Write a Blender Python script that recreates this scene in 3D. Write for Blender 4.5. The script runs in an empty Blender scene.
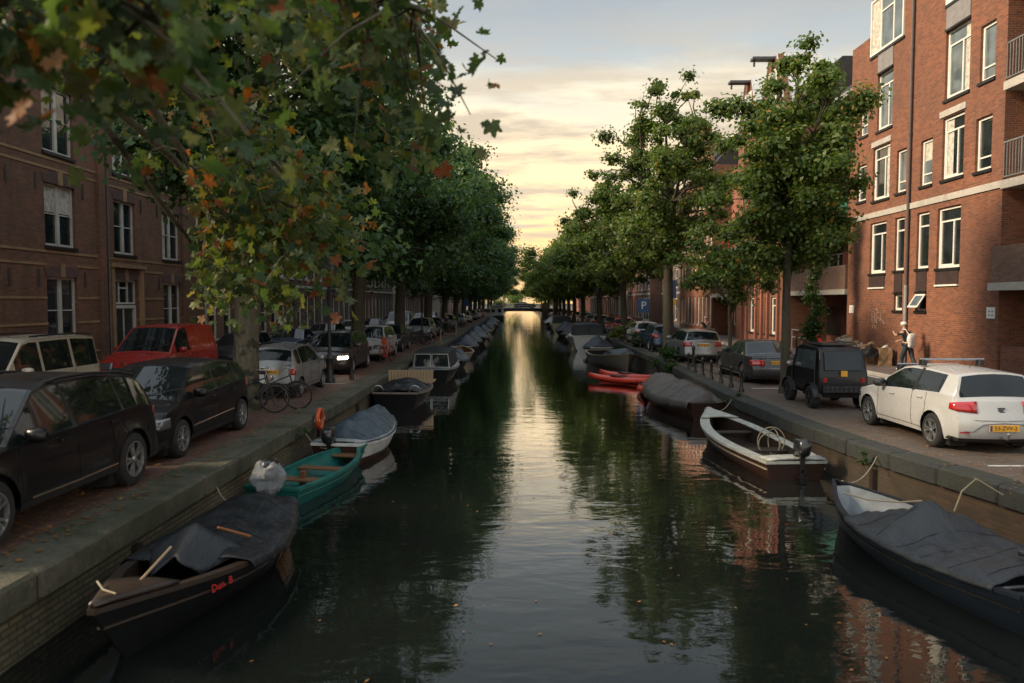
import bpy, math, random
import numpy as np
from mathutils import Vector, Matrix, noise as mn
R = math.radians
scene = bpy.context.scene
COL = scene.collection
CAMH = 2.65
# ---------------------------------------------------------------- camera
cd = bpy.data.cameras.new('camera'); cam = bpy.data.objects.new('camera', cd); COL.objects.link(cam)
cd.lens = 26.4; cd.sensor_width = 36; cd.clip_end = 3000; cd.clip_start = .05
cam.location = (0, 0, CAMH); cam.rotation_euler = (R(87.0), 0, R(.46))
cd.dof.use_dof = True; cd.dof.focus_distance = 19; cd.dof.aperture_fstop = 1.25
scene.camera = cam
# ---------------------------------------------------------------- sky and sun
SUN_AZ, SUN_EL = -98, 30            # degrees from +Y towards +X
w = bpy.data.worlds.new('World'); scene.world = w; w.use_nodes = True
nt = w.node_tree; nt.nodes.clear()
def N(t, **k):
    n = nt.nodes.new(t)
    for a, b in k.items():
        if a in n.inputs.keys() if isinstance(a, str) else False: n.inputs[a].default_value = b
        else: setattr(n, a, b)
    return n
def LK(a, b): nt.links.new(a, b)
def MATH(op, a, b=None, clamp=False):
    n = nt.nodes.new('ShaderNodeMath'); n.operation = op; n.use_clamp = clamp
    for i, x in enumerate((a, b)):
        if x is None: continue
        if isinstance(x, (int, float)): n.inputs[i].default_value = x
        else: LK(x, n.inputs[i])
    return n.outputs[0]
def MIX(f, a, b, mode='MIX'):
    n = nt.nodes.new('ShaderNodeMix'); n.data_type = 'RGBA'; n.blend_type = mode; n.clamp_factor = True
    for s, x in ((n.inputs[0], f), (n.inputs[6], a), (n.inputs[7], b)):
        if isinstance(x, (int, float)): s.default_value = x
        elif isinstance(x, tuple): s.default_value = (*x[:3], 1)
        else: LK(x, s)
    return n.outputs[2]
def RAMP(f, pts, mode='LINEAR'):
    n = nt.nodes.new('ShaderNodeValToRGB'); r = n.color_ramp; r.interpolation = mode
    while len(r.elements) < len(pts): r.elements.new(.5)
    for e, (p, c) in zip(r.elements, pts):
        e.position = p; e.color = (*c, 1) if isinstance(c, tuple) else (c, c, c, 1)
    LK(f, n.inputs[0]); return n.outputs[0]
sky = N('ShaderNodeTexSky'); sky.sky_type = 'NISHITA'; sky.sun_disc = False
sky.sun_elevation = R(SUN_EL); sky.sun_rotation = R(SUN_AZ)
geo = N('ShaderNodeTexCoord'); sep = N('ShaderNodeSeparateXYZ'); LK(geo.outputs['Generated'], sep.inputs[0])
dz = MATH('MAXIMUM', sep.outputs[2], 0.0)
# elevation gradient of the cloud deck (sin of the elevation), blue grey overhead, cream near the horizon
cmb = N('ShaderNodeCombineXYZ')
zz = MATH('ADD', dz, .12)
LK(MATH('DIVIDE', sep.outputs[0], zz), cmb.inputs[0]); LK(MATH('DIVIDE', sep.outputs[1], zz), cmb.inputs[1])
mp = N('ShaderNodeMapping'); mp.inputs['Scale'].default_value = (.55, 1.15, 1); mp.inputs['Rotation'].default_value = (0, 0, R(14)); LK(cmb.outputs[0], mp.inputs[0])
n1 = N('ShaderNodeTexNoise'); n1.inputs['Scale'].default_value = 1.3; n1.inputs['Detail'].default_value = 7; n1.inputs['Roughness'].default_value = .58; n1.inputs['Distortion'].default_value = .5; LK(mp.outputs[0], n1.inputs[0])
n2 = N('ShaderNodeTexNoise'); n2.inputs['Scale'].default_value = 4.2; n2.inputs['Detail'].default_value = 6; n2.inputs['Roughness'].default_value = .6; LK(mp.outputs[0], n2.inputs[0])
warp = MATH('MULTIPLY', MATH('SUBTRACT', n1.outputs[0], .5), .13)
el = MATH('ADD', dz, warp)
base = RAMP(el, [(0, (1.08, .62, .24)), (.07, (1.08, .66, .27)), (.15, (1.04, .76, .40)), (.255, (.86, .74, .52)), (.305, (.46, .48, .46)), (.36, (.36, .39, .40)), (.47, (.29, .34, .37)), (.60, (.42, .49, .56)), (1, (.54, .63, .72))])
streak = RAMP(n2.outputs[0], [(.44, 0.0), (.60, 1.0)])
low = RAMP(dz, [(.0, .85), (.24, .85), (.34, .15)])
base = MIX(MATH('MULTIPLY', streak, low), base, (.54, .43, .30))
gap = RAMP(n1.outputs[0], [(.56, 0.0), (.72, 1.0)])
base = MIX(MATH('MULTIPLY', gap, .38), base, (.50, .50, .47))
# sky dimmed ahead, brighter and greyer behind the viewer to lift the fill light
ahead = MATH('MULTIPLY', MATH('ADD', sep.outputs[1], 1.0), .5)
dim = RAMP(ahead, [(0, 1.0), (.5, .80), (.90, .57), (1, .63)])
base = MIX(1.0, base, dim, 'MULTIPLY')
base = MIX(RAMP(ahead, [(.3, .5), (.85, 0.0)]), base, (.52, .56, .58))
b1 = N('ShaderNodeBackground'); LK(sky.outputs[0], b1.inputs[0]); b1.inputs[1].default_value = .05
# the Nishita sky shows thinly through the cloud deck
b2 = N('ShaderNodeBackground'); LK(base, b2.inputs[0]); b2.inputs[1].default_value = .86
mx = N('ShaderNodeMixShader'); mx.inputs[0].default_value = .85
LK(b1.outputs[0], mx.inputs[1]); LK(b2.outputs[0], mx.inputs[2])
out = N('ShaderNodeOutputWorld'); LK(mx.outputs[0], out.inputs[0])
sl = bpy.data.lights.new('sun', 'SUN'); sl.energy = 2.3; sl.angle = R(14); sl.color = (1, .80, .56)
so = bpy.data.objects.new('sun', sl); COL.objects.link(so)
sd = Vector((math.sin(R(SUN_AZ)) * math.cos(R(SUN_EL)), math.cos(R(SUN_AZ)) * math.cos(R(SUN_EL)), math.sin(R(SUN_EL))))
so.rotation_euler = sd.to_track_quat('Z', 'Y').to_euler(); so.location = (0, 0, 40)
scene.view_settings.view_transform = 'Standard'; scene.view_settings.look = 'None'
scene.view_settings.exposure = 1.5; scene.view_settings.gamma = 1
scene.cycles.max_bounces = 6; scene.cycles.transparent_max_bounces = 6; scene.cycles.caustics_reflective = False
scene.cycles.use_denoising = True; scene.cycles.denoising_prefilter = 'ACCURATE'; scene.render.filter_size = 1.15
# ---------------------------------------------------------------- materials
MATS = {}
def newmat(name):
    global nt
    m = bpy.data.materials.new(name); m.use_nodes = True; nt = m.node_tree; nt.nodes.clear()
    o = nt.nodes.new('ShaderNodeOutputMaterial'); p = nt.nodes.new('ShaderNodeBsdfPrincipled'); LK(p.outputs[0], o.inputs[0])
    MATS[name] = m; return m, p
def OBJC(scale=(1, 1, 1), rot=(0, 0, 0), world=False):
    c = nt.nodes.new('ShaderNodeNewGeometry').outputs['Position'] if world else nt.nodes.new('ShaderNodeTexCoord').outputs['Object']
    m = nt.nodes.new('ShaderNodeMapping'); m.inputs['Scale'].default_value = scale; m.inputs['Rotation'].default_value = rot
    LK(c, m.inputs[0]); return m.outputs[0]
def NOISE(vec, s, d=4, r=.55, dist=0):
    n = nt.nodes.new('ShaderNodeTexNoise'); n.inputs['Scale'].default_value = s; n.inputs['Detail'].default_value = d
    n.inputs['Roughness'].default_value = r; n.inputs['Distortion'].default_value = dist; LK(vec, n.inputs[0]); return n.outputs[0]
def BUMP(p, h, strength=.4, dist=.01):
    b = nt.nodes.new('ShaderNodeBump'); b.inputs['Strength'].default_value = strength; b.inputs['Distance'].default_value = dist
    LK(h, b.inputs['Height']); LK(b.outputs[0], p.inputs['Normal'])
def S(p, k, v):
    if hasattr(v, 'is_output'): LK(v, p.inputs[k])
    elif isinstance(v, tuple): p.inputs[k].default_value = (*v[:3], 1)
    else: p.inputs[k].default_value = v
def paint(name, c, rough=.35, metal=0, var=.12, ns=3, bump=0, coat=0, spec=.5, bscale=40):
    m, p = newmat(name); v = OBJC()
    f = RAMP(NOISE(v, ns, 5, .65), [(.3, 0.0), (.7, 1.0)])
    c2 = tuple(x * (1 - var * 2) for x in c); c1 = tuple(min(1, x * (1 + var)) for x in c)
    S(p, 'Base Color', MIX(f, c2, c1)); S(p, 'Metallic', metal); S(p, 'Specular IOR Level', spec)
    S(p, 'Roughness', RAMP(NOISE(v, ns * 2.3, 4), [(.3, max(.02, rough * .8)), (.7, min(1, rough * 1.25))]))
    if coat: S(p, 'Coat Weight', coat); S(p, 'Coat Roughness', .04)
    if bump: BUMP(p, NOISE(v, bscale, 4, .7), bump, .01)
    return m
def brick(name, c1, c2, mortar, axis='yz', bw=.22, bh=.07, grime=(.03, .025, .02), gr=.35, rough=.9, stain=1.0, off=.5, world=True, ms=.010):
    m, p = newmat(name)
    c = nt.nodes.new('ShaderNodeNewGeometry').outputs['Position'] if world else nt.nodes.new('ShaderNodeTexCoord').outputs['Object']
    sp = nt.nodes.new('ShaderNodeSeparateXYZ'); LK(c, sp.inputs[0]); cb = nt.nodes.new('ShaderNodeCombineXYZ')
    if axis == 'yz': LK(MATH('ADD', sp.outputs[0], sp.outputs[1]), cb.inputs[0]); LK(sp.outputs[2], cb.inputs[1])
    else: LK(sp.outputs[0], cb.inputs[0]); LK(sp.outputs[1], cb.inputs[1])
    t = nt.nodes.new('ShaderNodeTexBrick'); LK(cb.outputs[0], t.inputs[0]); t.offset = off
    t.inputs['Scale'].default_value = 1; t.inputs['Brick Width'].default_value = bw; t.inputs['Row Height'].default_value = bh
    t.inputs['Mortar Size'].default_value = ms; t.inputs['Mortar Smooth'].default_value = .3
    t.inputs['Color1'].default_value = (*c1, 1); t.inputs['Color2'].default_value = (*c2, 1); t.inputs['Mortar'].default_value = (*mortar, 1)
    big = NOISE(c, .35, 6, .65); med = NOISE(c, 2.2, 6, .7)
    st = nt.nodes.new('ShaderNodeMapping'); st.inputs['Scale'].default_value = (1.3, 1.3, .12); LK(c, st.inputs[0]); run = NOISE(st.outputs[0], 1.6, 5, .7)
    k = MIX(MATH('MULTIPLY', RAMP(big, [(.38, 0.0), (.66, 1.0)]), gr), t.outputs[0], grime)
    k = MIX(MATH('MULTIPLY', RAMP(med, [(.45, 0.0), (.75, 1.0)]), gr * .8), k, tuple(x * .6 for x in c2))
    k = MIX(MATH('MULTIPLY', RAMP(run, [(.52, 0.0), (.75, 1.0)]), gr * stain), k, grime)
    S(p, 'Base Color', k); S(p, 'Roughness', rough)
    h = MATH('ADD', MATH('MULTIPLY', t.outputs[1], -1.0), MATH('MULTIPLY', NOISE(c, 60, 3), .5)); BUMP(p, h, .5, .008)
    return m
def glass(name, c=(.012, .015, .016), rough=.04, wob=.0, refl=None):
    m, p = newmat(name); S(p, 'Roughness', rough); S(p, 'Specular IOR Level', .45 if name.startswith('car') else .9)
    v = OBJC(); S(p, 'Base Color', MIX(RAMP(NOISE(v, 1.2, 3), [(.35, 0.0), (.65, 1.0)]), c, tuple(x * 2.2 for x in c)))
    if wob: BUMP(p, NOISE(OBJC(), 2.2, 2), wob, .05)
    return m
brick('brick_orange', (.26, .083, .037), (.13, .040, .021), (.20, .125, .08), ms=.010, gr=.42, grime=(.10, .055, .04))
brick('brick_dark', (.25, .105, .050), (.15, .065, .036), (.13, .10, .08), gr=.45)
brick('brick_brown', (.21, .10, .065), (.15, .065, .045), (.14, .11, .09), gr=.4)
brick('brick_grey', (.17, .13, .11), (.11, .085, .07), (.14, .12, .10), gr=.4)
brick('brick_red', (.36, .10, .06), (.26, .075, .045), (.24, .17, .13), gr=.3)
brick('brick_plum', (.13, .06, .05), (.09, .045, .04), (.10, .08, .07), gr=.3)
brick('brick_parapet', (.24, .13, .085), (.17, .09, .06), (.16, .12, .1), gr=.45)
brick('quay_brick', (.20, .150, .080), (.12, .095, .052), (.05, .045, .03), ms=.014, gr=.6, grime=(.022, .026, .014), stain=1.2)
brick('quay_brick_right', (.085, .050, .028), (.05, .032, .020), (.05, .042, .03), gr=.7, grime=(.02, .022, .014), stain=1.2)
brick('clinker', (.20, .085, .060), (.12, .055, .042), (.06, .05, .04), axis='xy', bw=.21, bh=.075, gr=.45, grime=(.06, .05, .035), rough=.8)
brick('clinker_grey', (.16, .115, .09), (.11, .08, .065), (.06, .05, .04), axis='xy', bw=.21, bh=.075, gr=.5, grime=(.07, .055, .035), rough=.75)
brick('pavement_slab', (.17, .13, .115), (.13, .10, .09), (.07, .06, .05), axis='xy', bw=.30, bh=.30, gr=.4, rough=.8, off=0)
# stone of the coping: blocks, moss and dirt
def stone(name, c, c2, moss, ms=.5, rough=.8):
    m, p = newmat(name); v = OBJC(world=True)
    k = MIX(RAMP(NOISE(v, 9, 6, .7), [(.3, 0.0), (.7, 1.0)]), c, c2)
    k = MIX(MATH('MULTIPLY', RAMP(NOISE(v, 1.1, 6, .7), [(.42, 0.0), (.62, 1.0)]), ms), k, moss)
    k = MIX(MATH('MULTIPLY', RAMP(NOISE(v, 30, 3, .6), [(.6, 0.0), (.68, 1.0)]), .35), k, tuple(x * 1.9 for x in c2))
    S(p, 'Base Color', k); S(p, 'Roughness', rough); BUMP(p, MATH('ADD', NOISE(v, 25, 6, .7), MATH('MULTIPLY', NOISE(v, 5, 5, .7), 1.6)), .9, .016)
stone('coping_stone', (.058, .054, .038), (.11, .100, .070), (.026, .034, .014), .85)
stone('coping_dark', (.016, .018, .018), (.032, .033, .030), (.035, .04, .022), .6)
stone('concrete', (.36, .33, .29), (.46, .43, .38), (.20, .18, .15), .4)
stone('band_stone', (.26, .16, .08), (.32, .20, .10), (.12, .08, .05), .5)
stone('asphalt', (.050, .046, .045), (.075, .068, .064), (.04, .036, .034), .5)
stone('mud', (.03, .028, .02), (.04, .035, .025), (.02, .02, .012))
paint('frame_white', (.66, .64, .58), .45, var=.06)
paint('frame_dull', (.50, .48, .43), .5, var=.1)
paint('frame_black', (.02, .02, .022), .4)
paint('panel_dark', (.045, .028, .026), .5)
paint('panel_grey', (.21, .20, .195), .5)
paint('panel_white', (.62, .62, .60), .45)
paint('panel_green', (.03, .16, .11), .3)
paint('iron_black', (.012, .013, .013), .45, bump=.2)
paint('pipe_grey', (.30, .31, .31), .4, .3)
paint('pipe_dark', (.10, .075, .065), .5)
paint('rail_grey', (.22, .23, .23), .45, .2)
paint('roof_dark', (.035, .030, .030), .8, bump=.5, bscale=12)
paint('slate', (.07, .07, .075), .6, bump=.4, bscale=14)
paint('curtain', (.50, .47, .40), .9, var=.25, ns=6)
paint('plaster_cream', (.46, .42, .33), .8)
paint('door_dark', (.022, .03, .028), .4)
paint('red_panel', (.45, .02, .015), .5)
paint('wire', (.015, .015, .015), .6)
glass('window_glass', (.010, .013, .014), .03, .03)
glass('window_pale', (.06, .075, .08), .05, .03)
glass('car_glass', (.006, .008, .009), .03)
glass('car_glass_pale', (.03, .04, .045), .05)
# vehicles
def carpaint(name, c, metal=0, rough=.28): return paint(name, c, rough, metal, var=.004, ns=1.5, coat=.5 if sum(c) > .05 else .22, spec=.5 if sum(c) > .05 else .3)
carpaint('paint_white', (.42, .42, .41)); carpaint('paint_black', (.004, .0045, .0055), rough=.35); carpaint('paint_charcoal', (.030, .032, .036), .3)
carpaint('paint_silver', (.26, .26, .25), .45, .32); carpaint('paint_red', (.30, .014, .010)); carpaint('paint_cream', (.42, .37, .28))
carpaint('paint_brown', (.05, .038, .034), .4); carpaint('paint_blue', (.025, .05, .09), .3); carpaint('paint_green', (.035, .05, .04), .3); carpaint('paint_grey', (.14, .145, .15), .4)
paint('trim_black', (.012, .012, .013), .55); paint('tyre', (.014, .014, .014), .85, bump=.3); paint('rim_silver', (.42, .42, .42), .3, .8); paint('rim_dark', (.05, .05, .055), .4, .6)
paint('chrome', (.6, .6, .6), .12, 1.0, var=.03); paint('plate_yellow', (.72, .36, .03), .5, var=.04); paint('plate_ink', (.01, .01, .01), .6)
paint('lamp_red', (.38, .012, .012), .12, coat=1); paint('lamp_clear', (.16, .165, .17), .12, .5, coat=1); paint('lamp_amber', (.6, .2, .03), .15, coat=1)
paint('void_black', (.004, .004, .004), .9)
# boats and cloth
def cloth(name, c, var=.2, b=.6):
    m, p = newmat(name); v = OBJC(); f = RAMP(NOISE(v, 3, 6, .65), [(.3, 0.0), (.7, 1.0)])
    S(p, 'Base Color', MIX(f, tuple(x * (1 - var) for x in c), tuple(x * (1 + var) for x in c))); S(p, 'Roughness', .45); S(p, 'Specular IOR Level', .30)
    BUMP(p, NOISE(OBJC((1, 2.5, 1)), 5, 4, .6, 1.0), b, .04)
cloth('tarp_grey', (.026, .030, .035)); cloth('tarp_dark', (.009, .0105, .013)); cloth('tarp_blue', (.040, .058, .075)); cloth('tarp_taupe', (.075, .064, .056)); cloth('tarp_navy', (.020, .026, .040)); cloth('tarp_pale', (.38, .38, .39))
cloth('cotton_white', (.60, .58, .54), .06, .3); cloth('cotton_black', (.014, .014, .016)); cloth('denim', (.035, .042, .055)); cloth('paper_bag', (.30, .20, .11), .25, .9); cloth('paper_white', (.62, .58, .50), .1, .8); cloth('bin_bag', (.010, .010, .012), .2, 1.0)
paint('skin', (.42, .24, .16), .6, var=.06); paint('hair_grey', (.35, .34, .33), .8); paint('cardboard', (.42, .27, .14), .85)
def wood(name, c, c2, rough=.55):
    m, p = newmat(name); v = OBJC((14, 1.5, 14)); f = NOISE(v, 2, 5, .6, .6)
    S(p, 'Base Color', MIX(RAMP(f, [(.3, 0.0), (.7, 1.0)]), c, c2)); S(p, 'Roughness', rough); BUMP(p, f, .3, .006)
wood('wood_brown', (.10, .045, .02), (.19, .09, .04)); wood('wood_dark', (.018, .013, .010), (.04, .026, .018), .4); wood('wood_orange', (.34, .13, .035), (.20, .07, .02), .35); wood('wood_pale', (.42, .30, .18), (.32, .22, .13)); wood('wood_grey', (.12, .10, .08), (.2, .17, .13)); wood('mahogany', (.045, .020, .013), (.028, .012, .009), .35)
paint('hull_black', (.008, .009, .009), .45, bump=.15, bscale=6, spec=.2); paint('hull_teal', (.012, .12, .105), .35, var=.15, ns=5, bump=.2, bscale=8); paint('hull_white', (.55, .55, .52), .35); paint('hull_cream', (.48, .42, .28), .4); paint('hull_tan', (.40, .30, .14), .5); paint('hull_blue', (.008, .013, .020), .45, spec=.25); paint('deck_white', (.40, .40, .35), .5, var=.18, ns=7); paint('deck_grey', (.26, .28, .29), .45, var=.15, ns=5); paint('kayak_red', (.55, .045, .02), .3); paint('rope', (.26, .22, .15), .9); paint('buoy_orange', (.50, .08, .02), .45); paint('motor_black', (.010, .011, .012), .3, coat=.5); paint('letter_red', (.55, .02, .015), .5); paint('letter_dark', (.05, .05, .055), .4); paint('line_white', (.58, .57, .54), .8, var=.2, ns=6, bump=.3); paint('sign_blue', (.025, .075, .18), .4); paint('sign_white', (.70, .70, .68), .5, var=.03); paint('graffiti', (.42, .33, .27), .8); paint('terracotta', (.30, .10, .05), .8); paint('bike_red', (.5, .03, .02), .4); paint('steel', (.35, .35, .36), .3, .8); paint('saddle', (.02, .015, .012), .6)
def plastic_film():
    m, p = newmat('plastic_film'); S(p, 'Base Color', (.40, .42, .45)); S(p, 'Roughness', .15); S(p, 'Alpha', .55)
    BUMP(p, NOISE(OBJC(), 9, 5, .7, 1.5), 1.0, .06)
plastic_film()
def emit(name, c, s):
    m, p = newmat(name); S(p, 'Base Color', c); S(p, 'Emission Color', c); S(p, 'Emission Strength', s)
emit('headlamp_lit', (1, .86, .62), 14); emit('shop_light', (1, .45, .18), .35)
def leafmat(name, cols, trans=.42, rough=.5):
    m, p = newmat(name); g = nt.nodes.new('ShaderNodeNewGeometry')
    k = RAMP(g.outputs['Random Per Island'], cols, 'LINEAR')
    k = MIX(MATH('MULTIPLY', RAMP(NOISE(g.outputs['Position'], .6, 3), [(.4, 0.0), (.62, 1.0)]), .5), k, tuple(x * .55 for x in cols[0][1]))
    S(p, 'Base Color', k); S(p, 'Roughness', rough); S(p, 'Specular IOR Level', .35)
    t = nt.nodes.new('ShaderNodeBsdfTranslucent'); LK(MIX(1.0, k, (1.7, 1.7, .8), 'MULTIPLY'), t.inputs[0])
    mxn = nt.nodes.new('ShaderNodeMixShader'); mxn.inputs[0].default_value = trans
    o = [n for n in nt.nodes if n.type == 'OUTPUT_MATERIAL'][0]
    LK(p.outputs[0], mxn.inputs[1]); LK(t.outputs[0], mxn.inputs[2]); LK(mxn.outputs[0], o.inputs[0])
leafmat('leaf_elm', [(0, (.038, .088, .040)), (.5, (.058, .125, .050)), (.85, (.10, .165, .055)), (1, (.15, .19, .055))], .42)
leafmat('leaf_linden', [(0, (.060, .110, .026)), (.5, (.090, .145, .034)), (.85, (.13, .18, .042)), (.97, (.20, .20, .05)), (1, (.36, .15, .03))])
leafmat('leaf_plane', [(0, (.040, .082, .032)), (.45, (.075, .120, .036)), (.78, (.15, .175, .045)), (.88, (.19, .165, .04)), (.93, (.30, .13, .025)), (.98, (.28, .075, .015)), (1, (.16, .045, .015))], .45)
leafmat('leaf_ivy', [(0, (.020, .055, .014)), (.6, (.04, .085, .02)), (1, (.09, .14, .03))])
leafmat('leaf_fallen', [(0, (.22, .09, .03)), (.6, (.30, .15, .04)), (1, (.14, .08, .03))], .1)
def bark(name, c, c2, c3):
    m, p = newmat(name); v = OBJC((1, 1, .25)); f = NOISE(v, 14, 6, .7)
    k = MIX(RAMP(f, [(.35, 0.0), (.65, 1.0)]), c, c2); k = MIX(RAMP(NOISE(OBJC(), 3.5, 4), [(.52, 0.0), (.6, 1.0)]), k, c3)
    S(p, 'Base Color', k); S(p, 'Roughness', .9); BUMP(p, f, .9, .03)
bark('bark', (.035, .028, .020), (.075, .060, .042), (.05, .055, .03)); bark('bark_plane', (.08, .068, .045), (.15, .13, .085), (.035, .035, .022))
# canal water
def water():
    m, p = newmat('canal_water'); S(p, 'Base Color', (.007, .009, .008)); S(p, 'Roughness', .025); S(p, 'IOR', 2.1)
    g = nt.nodes.new('ShaderNodeNewGeometry').outputs['Position']
    def mpd(sc, rz):
        q = nt.nodes.new('ShaderNodeMapping'); q.inputs['Scale'].default_value = sc; q.inputs['Rotation'].default_value = (0, 0, R(rz)); LK(g, q.inputs[0]); return q.outputs[0]
    a = NOISE(mpd((.75, 1.5, 1), 18), 1.5, 2, .45, .5); b = NOISE(mpd((1.6, 3.2, 1), -12), 2.4, 3, .5, .3); c = NOISE(mpd((1, 1, 1), 0), .35, 2)
    h = MATH('ADD', MATH('MULTIPLY', a, 1.0), MATH('MULTIPLY', MATH('MULTIPLY', b, .30), RAMP(c, [(.35, .35), (.65, 1.2)])))
    BUMP(p, h, .15, .05)
    S(p, 'IOR', 1.33); S(p, 'Specular IOR Level', 0.0); fr = nt.nodes.new('ShaderNodeFresnel'); fr.inputs['IOR'].default_value = 1.5
    LK([n for n in nt.nodes if n.type == 'BUMP'][0].outputs[0], fr.inputs['Normal'])
    gl = nt.nodes.new('ShaderNodeBsdfGlossy'); gl.inputs['Roughness'].default_value = .012; gl.inputs['Color'].default_value = (1, 1, 1, 1); LK([n for n in nt.nodes if n.type == 'BUMP'][0].outputs[0], gl.inputs['Normal'])
    ms_ = nt.nodes.new('ShaderNodeMixShader'); LK(MATH('MULTIPLY', MATH('POWER', fr.outputs[0], 1.5), 3.0, True), ms_.inputs[0]); LK(p.outputs[0], ms_.inputs[1]); LK(gl.outputs[0], ms_.inputs[2])
    LK(ms_.outputs[0], [n for n in nt.nodes if n.type == 'OUTPUT_MATERIAL'][0].inputs[0])
water()
# ---------------------------------------------------------------- mesh helpers
class MB:
    def __init__(s): s.v = []; s.f = []; s.m = []
    def add(s, vs, fs, m=0):
        n = len(s.v); s.v += [tuple(v) for v in vs]; s.f += [tuple(i + n for i in f) for f in fs]; s.m += [m] * len(fs); return s
    def box(s, c, d, m=0, rz=0, rx=0, ry=0, taper=1):
        x, y, z = (q / 2 for q in d); M = Matrix.Rotation(rz, 3, 'Z') @ Matrix.Rotation(ry, 3, 'Y') @ Matrix.Rotation(rx, 3, 'X'); c = Vector(c)
        vs = [c + M @ Vector((a * x * (taper if k > 0 else 1), b * y * (taper if k > 0 else 1), k * z)) for k in (-1, 1) for a, b in ((-1, -1), (1, -1), (1, 1), (-1, 1))]
        return s.add(vs, [(3, 2, 1, 0), (4, 5, 6, 7), (0, 1, 5, 4), (1, 2, 6, 5), (2, 3, 7, 6), (3, 0, 4, 7)], m)
    def bev(s, c, d, b, m=0, rz=0):       # box with bevelled top and vertical edges
        x, y, z = (q / 2 for q in d); c = Vector(c); M = Matrix.Rotation(rz, 3, 'Z')
        def ring(i, zz): return [c + M @ Vector((a, e, zz)) for a, e in ((-x + i + b, -y + i), (x - i - b, -y + i), (x - i, -y + i + b), (x - i, y - i - b), (x - i - b, y - i), (-x + i + b, y - i), (-x + i, y - i - b), (-x + i, -y + i + b))]
        rs = [ring(0, -z), ring(0, z - b), ring(b, z)]
        vs = [v for r in rs for v in r]; fs = [tuple(range(7, -1, -1)), tuple(range(16, 24))]
        for k in (0, 8):
            for i in range(8): fs.append((k + i, k + (i + 1) % 8, k + 8 + (i + 1) % 8, k + 8 + i))
        return s.add(vs, fs, m)
    def tube(s, pts, r, n=8, m=0, cap=True):
        pts = [Vector(p) for p in pts]; k = len(pts); rr = r if isinstance(r, (list, tuple)) else [r] * k
        up = Vector((0, 0, 1)); vs = []
        prev = None
        for i, p in enumerate(pts):
            t = (pts[min(i + 1, k - 1)] - pts[max(i - 1, 0)])
            if t.length < 1e-7: t = Vector((0, 0, 1))
            t.normalize()
            a = t.orthogonal().normalized() if prev is None else (prev - t * prev.dot(t))
            if a.length < 1e-5: a = t.orthogonal()
            a.normalize(); prev = a; b = t.cross(a)
            for j in range(n):
                q = 2 * math.pi * j / n; vs.append(p + (a * math.cos(q) + b * math.sin(q)) * rr[i])
        fs = [(i * n + j, i * n + (j + 1) % n, (i + 1) * n + (j + 1) % n, (i + 1) * n + j) for i in range(k - 1) for j in range(n)]
        if cap: fs += [tuple(range(n - 1, -1, -1)), tuple(range((k - 1) * n, k * n))]
        return s.add(vs, fs, m)
    def cyl(s, p0, p1, r0, r1=None, n=12, m=0): return s.tube([p0, p1], [r0, r0 if r1 is None else r1], n, m)
    def ring(s, c, R_, r, axis='y', n=24, k=6, m=0, a0=0, a1=2 * math.pi):
        pts = []; full = abs(a1 - a0 - 2 * math.pi) < 1e-6
        for i in range(n + 1):
            a = a0 + (a1 - a0) * i / n; x, z = math.cos(a) * R_, math.sin(a) * R_
            pts.append(Vector(c) + (Vector((x, 0, z)) if axis == 'y' else Vector((0, x, z)) if axis == 'x' else Vector((x, z, 0))))
        return s.tube(pts, r, k, m, not full)
    def lathe(s, prof, c=(0, 0, 0), axis='z', n=24, m=0):
        vs = []; k = len(prof); c = Vector(c)
        for r, h in prof:
            for j in range(n):
                q = 2 * math.pi * j / n; a, b = r * math.cos(q), r * math.sin(q)
                vs.append(c + (Vector((a, b, h)) if axis == 'z' else Vector((a, h, b)) if axis == 'y' else Vector((h, a, b))))
        fs = [(i * n + j, i * n + (j + 1) % n, (i + 1) * n + (j + 1) % n, (i + 1) * n + j) for i in range(k - 1) for j in range(n)]
        return s.add(vs, fs, m)
    def grid(s, rows, m=0, flip=False, close=False):
        a = len(rows); b = len(rows[0]); vs = [p for r in rows for p in r]
        fs = []
        for i in range(a - 1):
            for j in range(b if close else b - 1):
                q = (i * b + j, i * b + (j + 1) % b, (i + 1) * b + (j + 1) % b, (i + 1) * b + j); fs.append(q[::-1] if flip else q)
        return s.add(vs, fs, m)
    def prism(s, poly, z0, z1, m=0):      # polygon in xy extruded in z
        n = len(poly); vs = [(x, y, z0) for x, y in poly] + [(x, y, z1) for x, y in poly]
        return s.add(vs, [tuple(range(n - 1, -1, -1)), tuple(range(n, 2 * n))] + [(i, (i + 1) % n, n + (i + 1) % n, n + i) for i in range(n)], m)
    def blob(s, c, r, n=10, k=7, m=0, seed=0, amp=.15, sq=1.0, flat=None):
        rows = []
        for i in range(k + 1):
            t = math.pi * i / k; row = []
            for j in range(n):
                q = 2 * math.pi * j / n; d = Vector((math.sin(t) * math.cos(q), math.sin(t) * math.sin(q), -math.cos(t)))
                d = Vector([math.copysign(abs(x) ** sq, x) for x in d]); f = 1 + amp * mn.noise(d * 1.7 + Vector((seed * 3.1, seed, 0)))
                p = Vector((d.x * r[0] * f, d.y * r[1] * f, d.z * r[2] * f))
                if flat is not None and p.z < flat: p.z = flat
                row.append(Vector(c) + p)
            rows.append(row)
        return s.grid(rows, m, close=True)
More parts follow.
